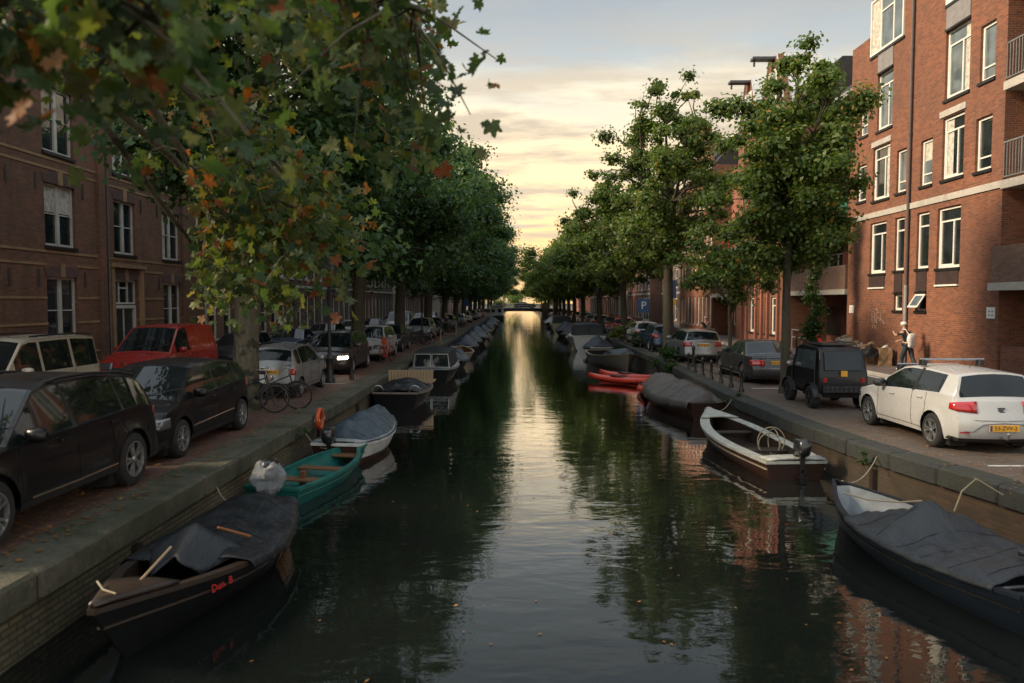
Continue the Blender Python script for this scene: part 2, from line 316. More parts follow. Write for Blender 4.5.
    def build(s, name, mats, parent=None, smooth=False, loc=None, bevel=0, angle=40):
        me = bpy.data.meshes.new(name); me.from_pydata(s.v, [], s.f)
        mats = mats if isinstance(mats, (list, tuple)) else [mats]
        for x in mats: me.materials.append(MATS[x] if isinstance(x, str) else x)
        if len(mats) > 1: me.polygons.foreach_set('material_index', s.m)
        if smooth:
            me.polygons.foreach_set('use_smooth', [True] * len(me.polygons))
            try: me.set_sharp_from_angle(angle=R(angle))
            except Exception: pass
        me.update(); o = bpy.data.objects.new(name, me); COL.objects.link(o)
        if parent is not None: o.parent = parent; KIDS.setdefault(parent.name, []).append(o)
        if loc: o.location = loc
        if bevel:
            b = o.modifiers.new('bevel', 'BEVEL'); b.width = bevel; b.segments = 2; b.limit_method = 'ANGLE'
        return o
KIDS = {}
def tag(o, label=None, cat=None, group=None, kind=None):
    for k, v in (('label', label), ('category', cat), ('group', group), ('kind', kind)):
        if v: o[k] = v
    return o
def thing(name, label, cat, loc=(0, 0, 0), rz=0, group=None):
    o = bpy.data.objects.new(name, None); COL.objects.link(o); o.location = loc; o.rotation_euler = (0, 0, rz); o.empty_display_size = .2
    return tag(o, label, cat, group)
def dup(o, loc, rz=0, label=None, group=None, recolor=None, scale=None):
    def cp(a, par):
        c = a.copy(); COL.objects.link(c)
        if par is not None: c.parent = par
        for ch in KIDS.get(a.name, []): KIDS.setdefault(c.name, []).append(cp(ch, c))
        if recolor and c.type == 'MESH':
            for sl_ in c.material_slots:
                if sl_.material and sl_.material.name in recolor:
                    nm = recolor[sl_.material.name]; sl_.link = 'OBJECT'; sl_.material = MATS[nm]
        return c
    r = cp(o, None); r.location = loc; r.rotation_euler = (0, 0, rz)
    if scale: r.scale = scale if isinstance(scale, tuple) else (scale,) * 3
    if label: r['label'] = label
    if group: r['group'] = group
    return r
def text_obj(name, s, size, mat, M, parent=None, ext=.002, align='CENTER'):
    cu = bpy.data.curves.new('t', 'FONT'); cu.body = s; cu.size = size; cu.extrude = ext; cu.align_x = align; cu.align_y = 'CENTER'; cu.resolution_u = 2
    t = bpy.data.objects.new('t', cu); COL.objects.link(t); bpy.context.view_layer.update()
    me = bpy.data.meshes.new_from_object(t); bpy.data.objects.remove(t); bpy.data.curves.remove(cu)
    me.transform(M); me.name = name; me.materials.clear(); me.materials.append(MATS[mat])
    o = bpy.data.objects.new(name, me); COL.objects.link(o)
    if parent is not None: o.parent = parent; KIDS.setdefault(parent.name, []).append(o)
    return o
def lerp(a, b, t): return a + (b - a) * t
def pl(pts, x):                            # piecewise linear lookup
    if x <= pts[0][0]: return pts[0][1]
    for (a, b), (c, d) in zip(pts, pts[1:]):
        if x <= c: return b + (d - b) * (x - a) / (c - a) if c > a else d
    return pts[-1][1]
def sm(t): t = max(0, min(1, t)); return t * t * (3 - 2 * t)
# ---------------------------------------------------------------- cars
def wheel_at(root, x, y, r, wd, spokes, rim='rim_silver', detail=True, out=1):
    t = MB(); h = wd / 2; n = 32 if detail else 16
    t.lathe([(r * .62, -h), (r * .88, -h), (r * .97, -h * .8), (r, -h * .45), (r, h * .45), (r * .97, h * .8), (r * .88, h), (r * .66, h * .96), (r * .63, h * .5), (r * .2, h * .3), (.001, h * .3)] if True else [], axis='y', n=n)
    o = t.build('wheel', 'tyre', root, True, (x, y, r))
    g = MB(); g.lathe([(r * .66, h * .55), (r * .67, h * 1.0), (r * .62, h * 1.02), (r * .60, h * .55)], axis='y', n=n)
    for k in range(spokes):
        a = 2 * math.pi * k / spokes
        for da in ((-.12, .12) if spokes <= 5 else (0,)):
            wv = r * (.045 if spokes <= 5 else .05); c0, c1 = r * .12, r * .62; a2 = a + da * 1.6
            e = Vector((math.cos(a), 0, math.sin(a))); e2 = Vector((math.cos(a2), 0, math.sin(a2))); q = Vector((-math.sin(a), 0, math.cos(a)))
            P0 = e * c0 + Vector((0, h * .95, 0)); P1 = e2 * c1 + Vector((0, h * .92, 0))
            g.add([P0 - q * wv, P0 + q * wv, P1 + q * wv * .8, P1 - q * wv * .8, P0 - q * wv * 1.4 - Vector((0, .03, 0)), P0 + q * wv * 1.4 - Vector((0, .03, 0)), P1 + q * wv - Vector((0, .03, 0)), P1 - q * wv - Vector((0, .03, 0))],
                  [(0, 1, 2, 3), (0, 3, 7, 4), (1, 5, 6, 2), (3, 2, 6, 7), (0, 4, 5, 1)])
    g.lathe([(.001, h * 1.05), (r * .1, h * 1.03), (r * .15, h * .8)], axis='y', n=12)
    ob = g.build('rim', rim, o, True, angle=30)
    if out < 0: o.rotation_euler = (0, 0, math.pi)
    return o
def make_car(name, label, cat, P, col, group=None, detail=True):
    L, W, H, wb, r = P['L'], P['W'], P['H'], P['wb'], P['r']; zb = P.get('zb', .24); xf = L / 2 - P['fo']; xr = xf - wb; hl = L / 2
    belt, top = P['belt'], P['top']; tum = P.get('tum', .16); ra = r + P.get('gap', .055); roundf = P.get('round', .10); bow = P.get('bow', .16)
    fp = P.get('fp', [(.2, -.05), (.32, 0), (.5, 0), (.62, -.05), (.8, -.16), (1.2, -.2)]); rp = P.get('rp', [(.2, -.06), (.3, 0), (.52, 0), (.58, -.05), (.95, -.12), (1.5, -.14)])
    xs = list(np.linspace(-hl, hl, 54 if detail else 26)); na = 10 if detail else 5
    for xa in (xf, xr):
        xs = [x for x in xs if abs(x - xa) > ra + .02]
        xs += [xa + ra * math.cos(math.pi * i / na) for i in range(na + 1)] + [xa - ra - .004, xa + ra + .004]
    brk = [q for a in P['side'] for q in a] + list(P['ws']) + list(P.get('rw', ())) + [a for a, b in top] + [a for a, b in belt]
    brk += [-hl + .03, hl - .03, -hl + .1, hl - .1]
    for b_ in brk:
        if -hl < b_ < hl: xs = [x for x in xs if abs(x - b_) > .02 or min(abs(abs(x - xf) - ra), abs(abs(x - xr) - ra)) < .01] + [b_]
    xs = sorted(set(round(x, 4) for x in xs))
    wz = P.get('wz', [(.0, .90), (.22, .94), (.34, .985), (.5, 1.0), (.68, .995), (.80, 1.0), (.95, .965), (1.3, .955)])
    def plan(x): s = max(0, (abs(x) - (hl - .75)) / .75); return 1 - roundf * s ** 2.2
    def zbot(x):
        for xa in (xf, xr):
            d = abs(x - xa)
            if d <= ra + .001: return max(zb, r + math.sqrt(max(0, ra * ra - d * d)) * P.get('ay', 1.0))
        e = max(0, abs(x) - (hl - .5)) / .5
        return zb - .02 * e
    def wid(x, z):
        f = 0
        for xa in (xf, xr):
            d = math.hypot(x - xa, z - r) - ra
            if d > -.03: f += P.get('flare', .018) * math.exp(-(d / .06) ** 2)
        return W / 2 * plan(x) * pl(wz, z) - P.get('flare', .018) + f
    def dfm(x, y, z):
        e = max(0, 1 - (hl - abs(x)) / .55)
        e = e * e; s = 1 if x > 0 else -1
        return Vector((x + s * e * (pl(fp if s > 0 else rp, z) - bow * (abs(y) / (W / 2)) ** 2.6), y, z))
    low = [0, .1, .25, .42, .58, .74, .88, 1]; gl = [0, .04, .35, .65, .93, 1]; tp = [.93, .7, .4, 0]
    rows = []
    for x in xs:
        zt = pl(top, x); be = min(pl(belt, x), zt); z0 = min(zbot(x), be - .02)
        cr = min(.055, max(0, (zt - be)) * .6 + .02) * (1 - max(0, 1 - (hl - abs(x)) / .1)); ze = max(be, zt - cr)
        sec = []
        for t in low: z = lerp(z0, be, t); sec.append((x, wid(x, z), z))
        wbelt = wid(x, be); hcab = max(.2, H - pl(belt, 0))
        wt = wbelt - tum * (ze - be) / hcab - .015
        for t in gl[1:]: z = lerp(be, ze, t); sec.append((x, lerp(wbelt - .012, wt, t) if ze > be + 1e-4 else wt, z))
        for u in tp: sec.append((x, wt * u, ze + (max(zt, ze) - ze) * (1 - u * u)))
        rows.append(sec)
    nl = len(low) - 1; ng = nl + len(gl) - 1; nn = len(rows[0])
    parts = {}
    def face(key, vs, m=0): parts.setdefault(key, MB()).add([dfm(*v) for v in vs], [(0, 1, 2, 3)], m)
    vmap = {}; body = MB()
    def vid(sec, j, sgn):
        k = (sec, j, sgn if j < nn - 1 else 0)
        if k not in vmap:
            x, y, z = rows[sec][j]; vmap[k] = len(body.v); body.v.append(tuple(dfm(x, y * sgn, z)))
        return vmap[k]
    def inr(a, b, rg): return any(q0 - 1e-3 <= a and b <= q1 + 1e-3 for q0, q1 in rg)
    gparts = {}
    wsr = [tuple(P['ws'])]; rwr = [tuple(P['rw'])] if 'rw' in P else []
    for i in range(len(xs) - 1):
        for j in range(nn - 1):
            xm = (xs[i] + xs[i + 1]) / 2; key = None
            gh = min(rows[i][ng][2] - rows[i][nl][2], rows[i + 1][ng][2] - rows[i + 1][nl][2])
            if nl < j < ng - 1 and gh > .03:
                for k, rg in enumerate(P['side']):
                    if inr(xs[i], xs[i + 1], [rg]): key = 'side%d' % k
            if j > ng and inr(xs[i], xs[i + 1], wsr): key = 'ws'
            if j > ng and inr(xs[i], xs[i + 1], rwr): key = 'rw'
            for sgn in (1, -1):
                if key:
                    q = [rows[i][j], rows[i + 1][j], rows[i + 1][j + 1], rows[i][j + 1]]
                    g = gparts.setdefault((key, sgn if key.startswith('side') else 0), {'v': [], 'f': [], 'k': {}})
                    ids = []
                    for p in q:
                        pk = (round(p[0], 4), round(p[1] * sgn, 4), round(p[2], 4))
                        if pk not in g['k']: g['k'][pk] = len(g['v']); g['v'].append(tuple(dfm(p[0], p[1] * sgn, p[2])))
                        ids.append(g['k'][pk])
                    g['f'].append(tuple(ids) if sgn < 0 else tuple(ids[::-1]))
                else:
                    q = (vid(i, j, sgn), vid(i + 1, j, sgn), vid(i + 1, j + 1, sgn), vid(i, j + 1, sgn))
                    body.f.append(q if sgn < 0 else q[::-1]); zmid = (rows[i][j][2] + rows[i][j + 1][2]) / 2
                    body.m.append(1 if zmid < P.get('trimz', .27) or (zmid < P.get('rblk', .34) and xm < -hl + .32) or (zmid < P.get('fblk', .34) and xm > hl - .32) or (nl <= j < ng and 'pil' in P and inr(xs[i], xs[i + 1], P['pil'])) else 0)
    # end fascias
    for si, sgx in ((0, -1), (len(xs) - 1, 1)):
        sec = rows[si]; M = 12
        g = []
        for j in range(nl + 1):
            y = sec[j][1]; g.append([dfm(sec[j][0], lerp(-y, y, k / M), sec[j][2]) for k in range(M + 1)])
        if sec[ng][2] > sec[nl][2] + .02:
            for j in range(nl + 1, ng + 1):
                y = sec[j][1]; g.append([dfm(sec[j][0], lerp(-y, y, k / M), sec[j][2]) for k in range(M + 1)])
        n0 = len(body.v); body.v += [tuple(p) for rr in g for p in rr]
        for a in range(len(g) - 1):
            for b in range(M):
                q = (n0 + a * (M + 1) + b, n0 + a * (M + 1) + b + 1, n0 + (a + 1) * (M + 1) + b + 1, n0 + (a + 1) * (M + 1) + b)
                body.f.append(q if sgx > 0 else q[::-1]); zc = (g[a][0].z + g[a + 1][0].z) / 2
                body.m.append(1 if zc < P.get('fblk' if sgx > 0 else 'rblk', .34) else 0)
    root = thing(name, label, cat, group=group)
    body.build('body', [col, 'trim_black'], root, True, angle=32)
    nm = {'ws': 'windscreen', 'rw': 'rear_window'}
    for (key, sgn), g in gparts.items():
        b = MB(); b.v = g['v']; b.f = g['f']; b.m = [0] * len(g['f'])
        b.build(nm.get(key, 'side_window'), P.get('glass', 'car_glass'), root, True)
    u = MB(); u.box((0, 0, zb + .12), (L - .7, W - .62, .25)); 
    for xa in (xf, xr):
        for s in (1, -1): u.box((xa, s * (W / 2 - .30), r + .10), (ra * 2 + .05, .30, ra * 2 - .1))
    u.box((0, 0, zb + .03), (L - .5, W - .16, .04)); u.build('underbody', 'void_black', root)
    for xa in (xf, xr):
        for s in (1, -1): wheel_at(root, xa, s * (W / 2 - .115), r, .21, P.get('spokes', 5), P.get('rim', 'rim_silver'), detail, s)
    def lamp(nm_, mat, end, y0, z0, z1, wrap, s, zc=None):
        pts = []; x_e = end * hl; b = MB(); K = 5; Q = 4
        path = [('f', lerp(y0, 1, k / K)) for k in range(K + 1)] + [('s', wrap * k / Q) for k in range(1, Q + 1)] if wrap > 0 else [('f', lerp(y0, .985, k / K)) for k in range(K + 1)]
        rws = []
        for q, (kd, v) in enumerate(path):
            tt = q / (len(path) - 1); a, c = z0, z1
            if zc: a = lerp(z0, zc[0], tt); c = lerp(z1, zc[1], tt)
            row = []
            for h in range(4):
                z = lerp(a, c, h / 3)
                if kd == 'f': p = dfm(x_e, wid(x_e, z) * v * s, z)
                else: xx = x_e - end * v; p = dfm(xx, wid(xx, z) * s, z)
                p.x += end * .012; p.y += s * .010; row.append(p)
            rws.append(row)
        b.grid(rws, flip=(s * end > 0)); o = b.build(nm_, mat, root, True); 
        sd_ = o.modifiers.new('depth', 'SOLIDIFY'); sd_.thickness = .02; sd_.offset = -1
        return o
    for s in (1, -1):
        hlp = P['head']; tl = P['tail']
        lamp('headlight', hlp[5] if len(hlp) > 5 else 'lamp_clear', 1, hlp[0], hlp[1], hlp[2], hlp[3], s, hlp[4] if len(hlp) > 4 else None)
        lamp('taillight', 'lamp_red', -1, tl[0], tl[1], tl[2], tl[3], s, tl[4] if len(tl) > 4 else None)
    def face_x(end, y, z): return dfm(end * hl, y, z).x
    g = MB()
    if 'grille' in P:
        gy, g0, g1 = P['grille']; rw_ = [[dfm(hl, y, z) + Vector((.012, 0, 0)) for y in np.linspace(-gy, gy, 9)] for z in np.linspace(g0, g1, 4)]
        g.grid(rw_); g.build('grille', 'trim_black', root, True)
    for end in (1, -1):
        if end < 0 and 'rplate' in P: pz = P['rplate']
        else: pz = P.get('fplate', .42)
        x = face_x(end, .26, pz) + end * .03
        b = MB(); b.bev((0, 0, 0), (.015, .52, .11), .004); o = b.build('number_plate', P.get('plate', 'plate_yellow'), root, loc=(x, P.get('py', 0), pz))
        if detail and P.get('ptext'):
            M = Matrix.Translation((end * .009, 0.02 * end, 0)) @ Matrix.Rotation(R(90 * end), 4, 'Z') @ Matrix.Rotation(R(90), 4, 'X')
            text_obj('plate_number', P['ptext'], .098, 'plate_ink', M, o, .001)
            b = MB(); b.box((end * .0085, -end * .235, 0), (.002, .04, .10)); b.build('plate_band', 'sign_blue', o)
    # seams, handles, mirrors
    if detail:
        b = MB()
        for xq in P.get('seams', []):
            for s in (1, -1):
                zt = pl(belt, xq); b.tube([dfm(xq, s * (wid(xq, z) + .001), z) for z in np.linspace(zb + .08, zt, 8)], .005, 4)
        for s in (1, -1): b.tube([dfm(xq, s * (wid(xq, zb + .09) + .001), zb + .09) for xq in np.linspace(xr + ra + .03, xf - ra - .03, 8)], .005, 4)
        b.build('door_seam', 'void_black', root)
        hm = P.get('handle', col)
        for xq in P.get('handles', []):
            for s in (1, -1):
                z = pl(belt, xq) - .10; c = dfm(xq, s * (wid(xq, z) + .018), z); b = MB(); b.bev((0, 0, 0), (.19, .03, .03), .008); b.build('door_handle', hm, root, loc=tuple(c))
    for s in (1, -1):
        xq = P['side'][-1][1] - P.get('mir', .18); z = pl(belt, xq) + .09; c = Vector((xq, s * (wid(xq, z - .09) + .10), z))
        b = MB(); b.blob((0, 0, 0), (.075, .125, .085), 10, 7, sq=.7, amp=0); b.box((0, -s * .11, -.06), (.05, .12, .03)); b.build('door_mirror', P.get('mirror', col), root, True, tuple(c))
    if detail and P.get('wiper'):
        b = MB(); x0, x1 = P['ws'];
        for yy in (-.35, .25): b.tube([(x1 - .06, yy, pl(top, x1 - .06) + .01), (x1 - .22, yy + .5, pl(top, x1 - .22) + .012)], .009, 5)
        b.build('wiper', 'trim_black', root)
    root['_h'] = H
    return root, dict(dfm=dfm, wid=wid, hl=hl, belt=belt, top=top)
# ---------------------------------------------------------------- boats
WL = -.80
def hull_fn(L, B, fb, bowr=.25, sternr=.08, tr=.7, rake=.25, p=2.2, tw=.45, bt=.02):
    def b(t):
        if t < tw: return B / 2 * (tr + (1 - tr) * math.sin(math.pi * min(t / tw, 1) / 2))
        return B / 2 * max(bt, (1 - ((t - tw) / (1 - tw)) ** p))
    def zs(t): return fb + bowr * max(0, (t - .35) / .65) ** 2 + sternr * max(0, (.4 - t) / .4) ** 2
    def P(t, s, side, inset=0, z=None):
        bb = max(0, b(t) - inset); zz = lerp(-.22, zs(t), s ** 1.25) if z is None else z
        y = bb * (s ** (.24 + .62 * t * t)) * side
        return Vector((L * (t - .5) + rake * t ** 5 * s - .10 * (1 - t) ** 6 * s, y, zz))
    return b, zs, P
def make_boat(name, label, cat, L, B, fb, mats, open_=True, floor=.08, gw=.07, deck=None, thwarts=(), rub=None, group=None, n=22, **k):
    b, zs, P = hull_fn(L, B, fb, **k); root = thing(name, label, cat, group=group)
    hm, im, gm = mats; ts = [i / n for i in range(n + 1)]; K = 7
    h = MB()
    for sd_ in (1, -1): h.grid([[P(t, q / K, sd_) for q in range(K + 1)] for t in ts], flip=sd_ > 0)
    h.add([P(0, q / K, 1) for q in range(K + 1)] + [P(0, q / K, -1) for q in range(K, -1, -1)], [tuple(range(2 * K + 2))])
    h.add([P(1, q / K, 1) for q in range(K + 1)] + [P(1, q / K, -1) for q in range(K, -1, -1)], [tuple(range(2 * K + 2))[::-1]])
    h.build('hull', hm, root, True, angle=50)
    g = MB(); rows = []
    for t in ts:
        ring = []
        for sd_ in (1, -1):
            o_ = P(t, 1, sd_); bb = b(t); i_ = max(.0, bb - gw); z = zs(t)
            ring.append([Vector((o_.x, sd_ * (bb + .02), z - .03)), Vector((o_.x, sd_ * (bb + .02), z + .02)), Vector((o_.x, sd_ * i_, z + .02)), Vector((o_.x, sd_ * i_, z - .02))])
        rows.append(ring)
    for k_, sd_ in enumerate((1, -1)): g.grid([r_[k_] for r_ in rows], flip=sd_ < 0)
    a = rows[0]; g.add([a[0][0], a[0][1], a[1][1], a[1][0]], [(0, 1, 2, 3)])
    ztr = zs(0); x0 = rows[0][0][0].x; g.box((x0 + .03, 0, ztr - .005), (.10, 2 * b(0), .05))
    z1 = rows[-1]; g.add([z1[0][0], z1[0][1], z1[1][1], z1[1][0]], [(3, 2, 1, 0)])
    g.build('gunwale', gm, root, True, angle=35)
    if open_:
        f = MB(); q = 5; rws = []
        for t in ts[:-1]:
            z = zs(t); iy = max(.01, b(t) - gw); z0_ = z + .22
            row = []
            for sd_, rng in ((1, range(q + 1)), (-1, range(q, -1, -1))):
                for e in rng:
                    u = e / q; zz = lerp(z, floor, u); p_ = P(t, ((zz + .22) / z0_) ** .8, 1); row.append(Vector((p_.x, sd_ * max(.004, min(iy, p_.y - .04 - .02 * u)), zz)))
            rws.append(row)
        rws[0] = [v + Vector((.06, 0, 0)) for v in rws[0]]
        f.grid(rws, flip=False); f.add(rws[0], [tuple(range(len(rws[0])))]); f.add(rws[-1], [tuple(range(len(rws[-1])))[::-1]])
        f.build('inner_hull', im, root, True, angle=50)
        for t, wd, mt in thwarts:
            q_ = MB(); bb = b(t) - .04; q_.bev((P(t, 1, 1).x, 0, lerp(floor, zs(t), .68)), (wd, 2 * bb, .035), .006); q_.build('thwart', mt, root)
    if deck:
        for (t0, t1, mt) in deck:
            d = MB(); d.grid([[Vector((P(t, 1, 1).x, v * (b(t) - .01), zs(t) + .022 + .03 * (1 - v * v))) for v in np.linspace(-1, 1, 7)] for t in np.linspace(t0, t1, 8)], flip=True); 
            e = d.v[-7:] if t0 < .5 and False else None
            o = d.build('deck', mt, root, True); s_ = o.modifiers.new('depth', 'SOLIDIFY'); s_.thickness = .04; s_.offset = 1
    if rub:
        r_ = MB()
        for sd_ in (1, -1): r_.tube([P(t, .80, sd_) * 1 + Vector((0, sd_ * .012, 0)) for t in ts], .018, 5)
        r_.build('rubbing_strake', rub, root, True)
    return root, b, zs, P
def tarp(root, b, zs, P, t0, t1, ridge, mat, seed=1, hang=.14, fold=.03, name='tarpaulin', ends=True, nx=44, ny=26, prof=None, width=1.0, peaks=(.12, .3, .5, .7, .88)):
    m = MB(); rows = []
    for i in range(nx + 1):
        t = lerp(t0, t1, i / nx); u = i / nx; row = []; bb = (b(t) + .05) * width
        pr = ridge * (min(1, u / .14) * min(1, (1 - u) / .14)) ** .7 if prof is None else prof(u)
        sag = 1 - .22 * math.sin(u * math.pi * len(peaks)) ** 2
        for j in range(ny + 1):
            v = lerp(-1.18, 1.18, j / ny); a = abs(v); x = P(t, 1, 1).x; s_ = 1 if v > 0 else -1
            nz = mn.noise(Vector((x * 2.3 + seed * 7, v * 1.6, seed))) ; n2_ = mn.noise(Vector((x * 6.5 + seed, v * 2.0 + x, seed * 2)))
            if a <= 1: y = v * bb; z = zs(t) + .03 + pr * sag * (1 - a ** 1.35) + fold * (nz * 1.2 + n2_ * .6 + 1.3 * (.25 - abs(mn.noise(Vector((x * 3.1 + v * 1.5, v * 2.2 - x, seed * 3)))))) * (1 - a ** 6)
            else: y = s_ * (bb + .015 + .02 * (1 + n2_)); z = zs(t) + .03 - (a - 1) / .18 * hang * (1 + .35 * mn.noise(Vector((x * 4, seed, 0))))
            row.append(Vector((x, y, z)))
        rows.append(row)
    m.grid(rows, flip=True)
    lash = MB()
    for i in range(3, nx - 2, 7): lash.tube([rows[i][j] + Vector((0, 0, .012)) + (Vector((0, .012 * (1 if j > ny / 2 else -1), 0)) if j in (0, 1, ny, ny - 1) else Vector((0, 0, 0))) for j in range(0, ny + 1, 2)], .004, 4)
    lash.build('lashing', 'iron_black', root, True)
    o = m.build(name, mat, root, True, angle=70); s_ = o.modifiers.new('cloth', 'SOLIDIFY'); s_.thickness = .008; s_.offset = 1
    return o
def outboard(root, x, y, z, mat='motor_black', sc=1.0, tilt=0, loc_only=False, top='motor_black'):
    m = MB()
    T = lambda q: Vector((x, y, z)) + Matrix.Rotation(tilt, 3, 'Y') @ (Vector(q) * sc)
    m.blob((0, 0, 0), (.24 * sc, .15 * sc, .20 * sc), 14, 9, 0, 3, .12, .75)
    m.v = [tuple(T((v[0] / sc - .12, v[1] / sc, v[2] / sc + .28))) for v in m.v]
    def bx(c, d):
        k = MB(); k.box(c, d); m.add([T(v) for v in k.v], k.f)
    bx((-.10, 0, -.05), (.15, .10, .45)); bx((-.12, 0, -.40), (.11, .05, .40)); bx((-.10, 0, -.36), (.30, .20, .02)); bx((.02, 0, .02), (.12, .20, .22))
    k = MB(); k.tube([(.0, 0, .12), (.35, .05, .18), (.52, .06, .18)], [.02, .02, .03], 7); m.add([T(v) for v in k.v], k.f)
    k = MB(); k.blob((-.14, 0, -.60), (.16, .055, .055), 10, 6, amp=0); m.add([T(v) for v in k.v], k.f)
    return m.build('outboard_motor', mat, root, True, angle=40)
def place(root, D, X, deg, z=WL, wx=False):  # bow points away along +Y when deg = 90
    root.location = (X, D, z); root.rotation_euler = (0, 0, R(deg)); return root
# ---------------------------------------------------------------- bicycle
def make_bike(label, col='iron_black', group=None):
    root = thing('bicycle', label, 'bicycle', group=group); r = .335
    for x in (-.53, .53):
        w_ = MB(); w_.ring((0, 0, 0), r, .019, 'y', 28, 6); o = w_.build('wheel', 'tyre', root, True, (x, 0, r + .019))
        s_ = MB(); s_.ring((0, 0, 0), r - .028, .010, 'y', 28, 4); s_.cyl((0, -.035, 0), (0, .035, 0), .018, n=8)
        for k in range(18):
            a = 2 * math.pi * k / 18; s_.tube([(0, .02 * (-1) ** k, 0), ((r - .03) * math.cos(a), 0, (r - .03) * math.sin(a))], .0022, 3, cap=False)
        s_.build('spokes', 'pipe_dark', o, True)
    f = MB(); z = r + .02
    bb_ = Vector((-.08, 0, .28)); st = Vector((-.24, 0, .78)); hd = Vector((.36, 0, .86)); hl_ = Vector((.40, 0, .68)); ra_ = Vector((-.53, 0, z)); fa = Vector((.53, 0, z))
    f.tube([bb_, st], .017, 7); f.tube([hl_, bb_], .019, 7); f.tube([hd, lerp(bb_, st, .72)], .016, 7); f.tube([hd + Vector((-.02, 0, .06)), hl_], .020, 7)
    for s in (-1, 1):
        f.tube([bb_, ra_ + Vector((0, s * .055, 0))], .010, 5); f.tube([lerp(bb_, st, .9), ra_ + Vector((0, s * .055, 0))], .009, 5); f.tube([hl_, Vector((.45, s * .045, .60)), fa + Vector((0, s * .045, 0))], .011, 5)
    f.build('frame', col, root, True)
    g = MB(); g.ring((-.53, 0, z), r + .035, .016, 'y', 14, 5, a0=R(10), a1=R(175)); g.ring((.53, 0, z), r + .035, .016, 'y', 12, 5, a0=R(30), a1=R(150)); g.build('mudguard', col, root, True)
    h = MB(); h.tube([hd, (.33, 0, 1.02), (.36, 0, 1.07)], .013, 6); h.tube([(.15, -.29, 1.04), (.27, -.27, 1.07), (.37, -.12, 1.08), (.37, .12, 1.08), (.27, .27, 1.07), (.15, .29, 1.04)], .012, 6); h.build('handlebar', 'steel', root, True)
    s = MB(); s.tube([st, (-.26, 0, .90)], .013, 6); s.blob((-.28, 0, .94), (.14, .085, .045), 10, 6, amp=0); s.build('saddle', 'saddle', root, True)
    k = MB(); k.box((-.56, 0, .76), (.36, .13, .015)); 
    for q in (-1, 1): k.tube([(-.62, q * .06, .75), (-.53, q * .06, z)], .006, 4)
    k.build('luggage_rack', 'iron_black', root)
    c = MB(); c.lathe([(.09, -.03), (.09, -.025)], (-.08, 0, .28), 'y', 14); c.tube([(-.08, -.05, .28), (-.02, -.06, .13), (-.02, -.13, .13)], .010, 5); c.tube([(-.08, .05, .28), (-.14, .06, .43), (-.14, .13, .43)], .010, 5); c.box((-.30, -.045, .31), (.5, .012, .07)); c.build('pedal_crank', 'iron_black', root)
    return root
# ---------------------------------------------------------------- trees
def mesh_np(name, V, F, mat, parent, smooth=False):
    me = bpy.data.meshes.new(name); nv = len(V); nf = len(F); k = F.shape[1]
    me.vertices.add(nv); me.vertices.foreach_set('co', V.astype(np.float32).ravel())
    me.loops.add(nf * k); me.loops.foreach_set('vertex_index', F.astype(np.int32).ravel())
    me.polygons.add(nf); me.polygons.foreach_set('loop_start', np.arange(0, nf * k, k, dtype=np.int32))
    if smooth: me.polygons.foreach_set('use_smooth', np.ones(nf, bool))
    me.materials.append(MATS[mat]); me.update(calc_edges=True)
    o = bpy.data.objects.new(name, me); COL.objects.link(o)
    if parent is not None: o.parent = parent; KIDS.setdefault(parent.name, []).append(o)
    return o
def leaves(rng, cent, rad, n, size, flat=.6, up=.5):
    """n small folded leaves spread through clumps: centres cent (k,3), radii rad (k)"""
    w_ = rad ** 2.2; idx = rng.choice(len(cent), n, p=w_ / w_.sum())
    d = rng.normal(size=(n, 3)); d /= np.linalg.norm(d, axis=1)[:, None]
    rr = np.minimum(np.abs(rng.normal(size=n)) * .60 + .08, 1.35)
    c = cent[idx] + d * (rad[idx] * rr)[:, None] * np.array([1, 1, flat])
    nrm = d * .8 + rng.normal(size=(n, 3)) * .6 + np.array([0, 0, up]); nrm /= np.linalg.norm(nrm, axis=1)[:, None]
    a = np.cross(nrm, rng.normal(size=(n, 3))); a /= np.linalg.norm(a, axis=1)[:, None]; b = np.cross(nrm, a)
    s = size * (.65 + .7 * rng.random(n))[:, None]
    V = np.stack([c - a * s * .55, c + b * s * .38 + nrm * s * .10, c + a * s * .55, c - b * s * .38 + nrm * s * .10], 1).reshape(-1, 3)
    F = np.arange(4 * n).reshape(-1, 4); return V, F
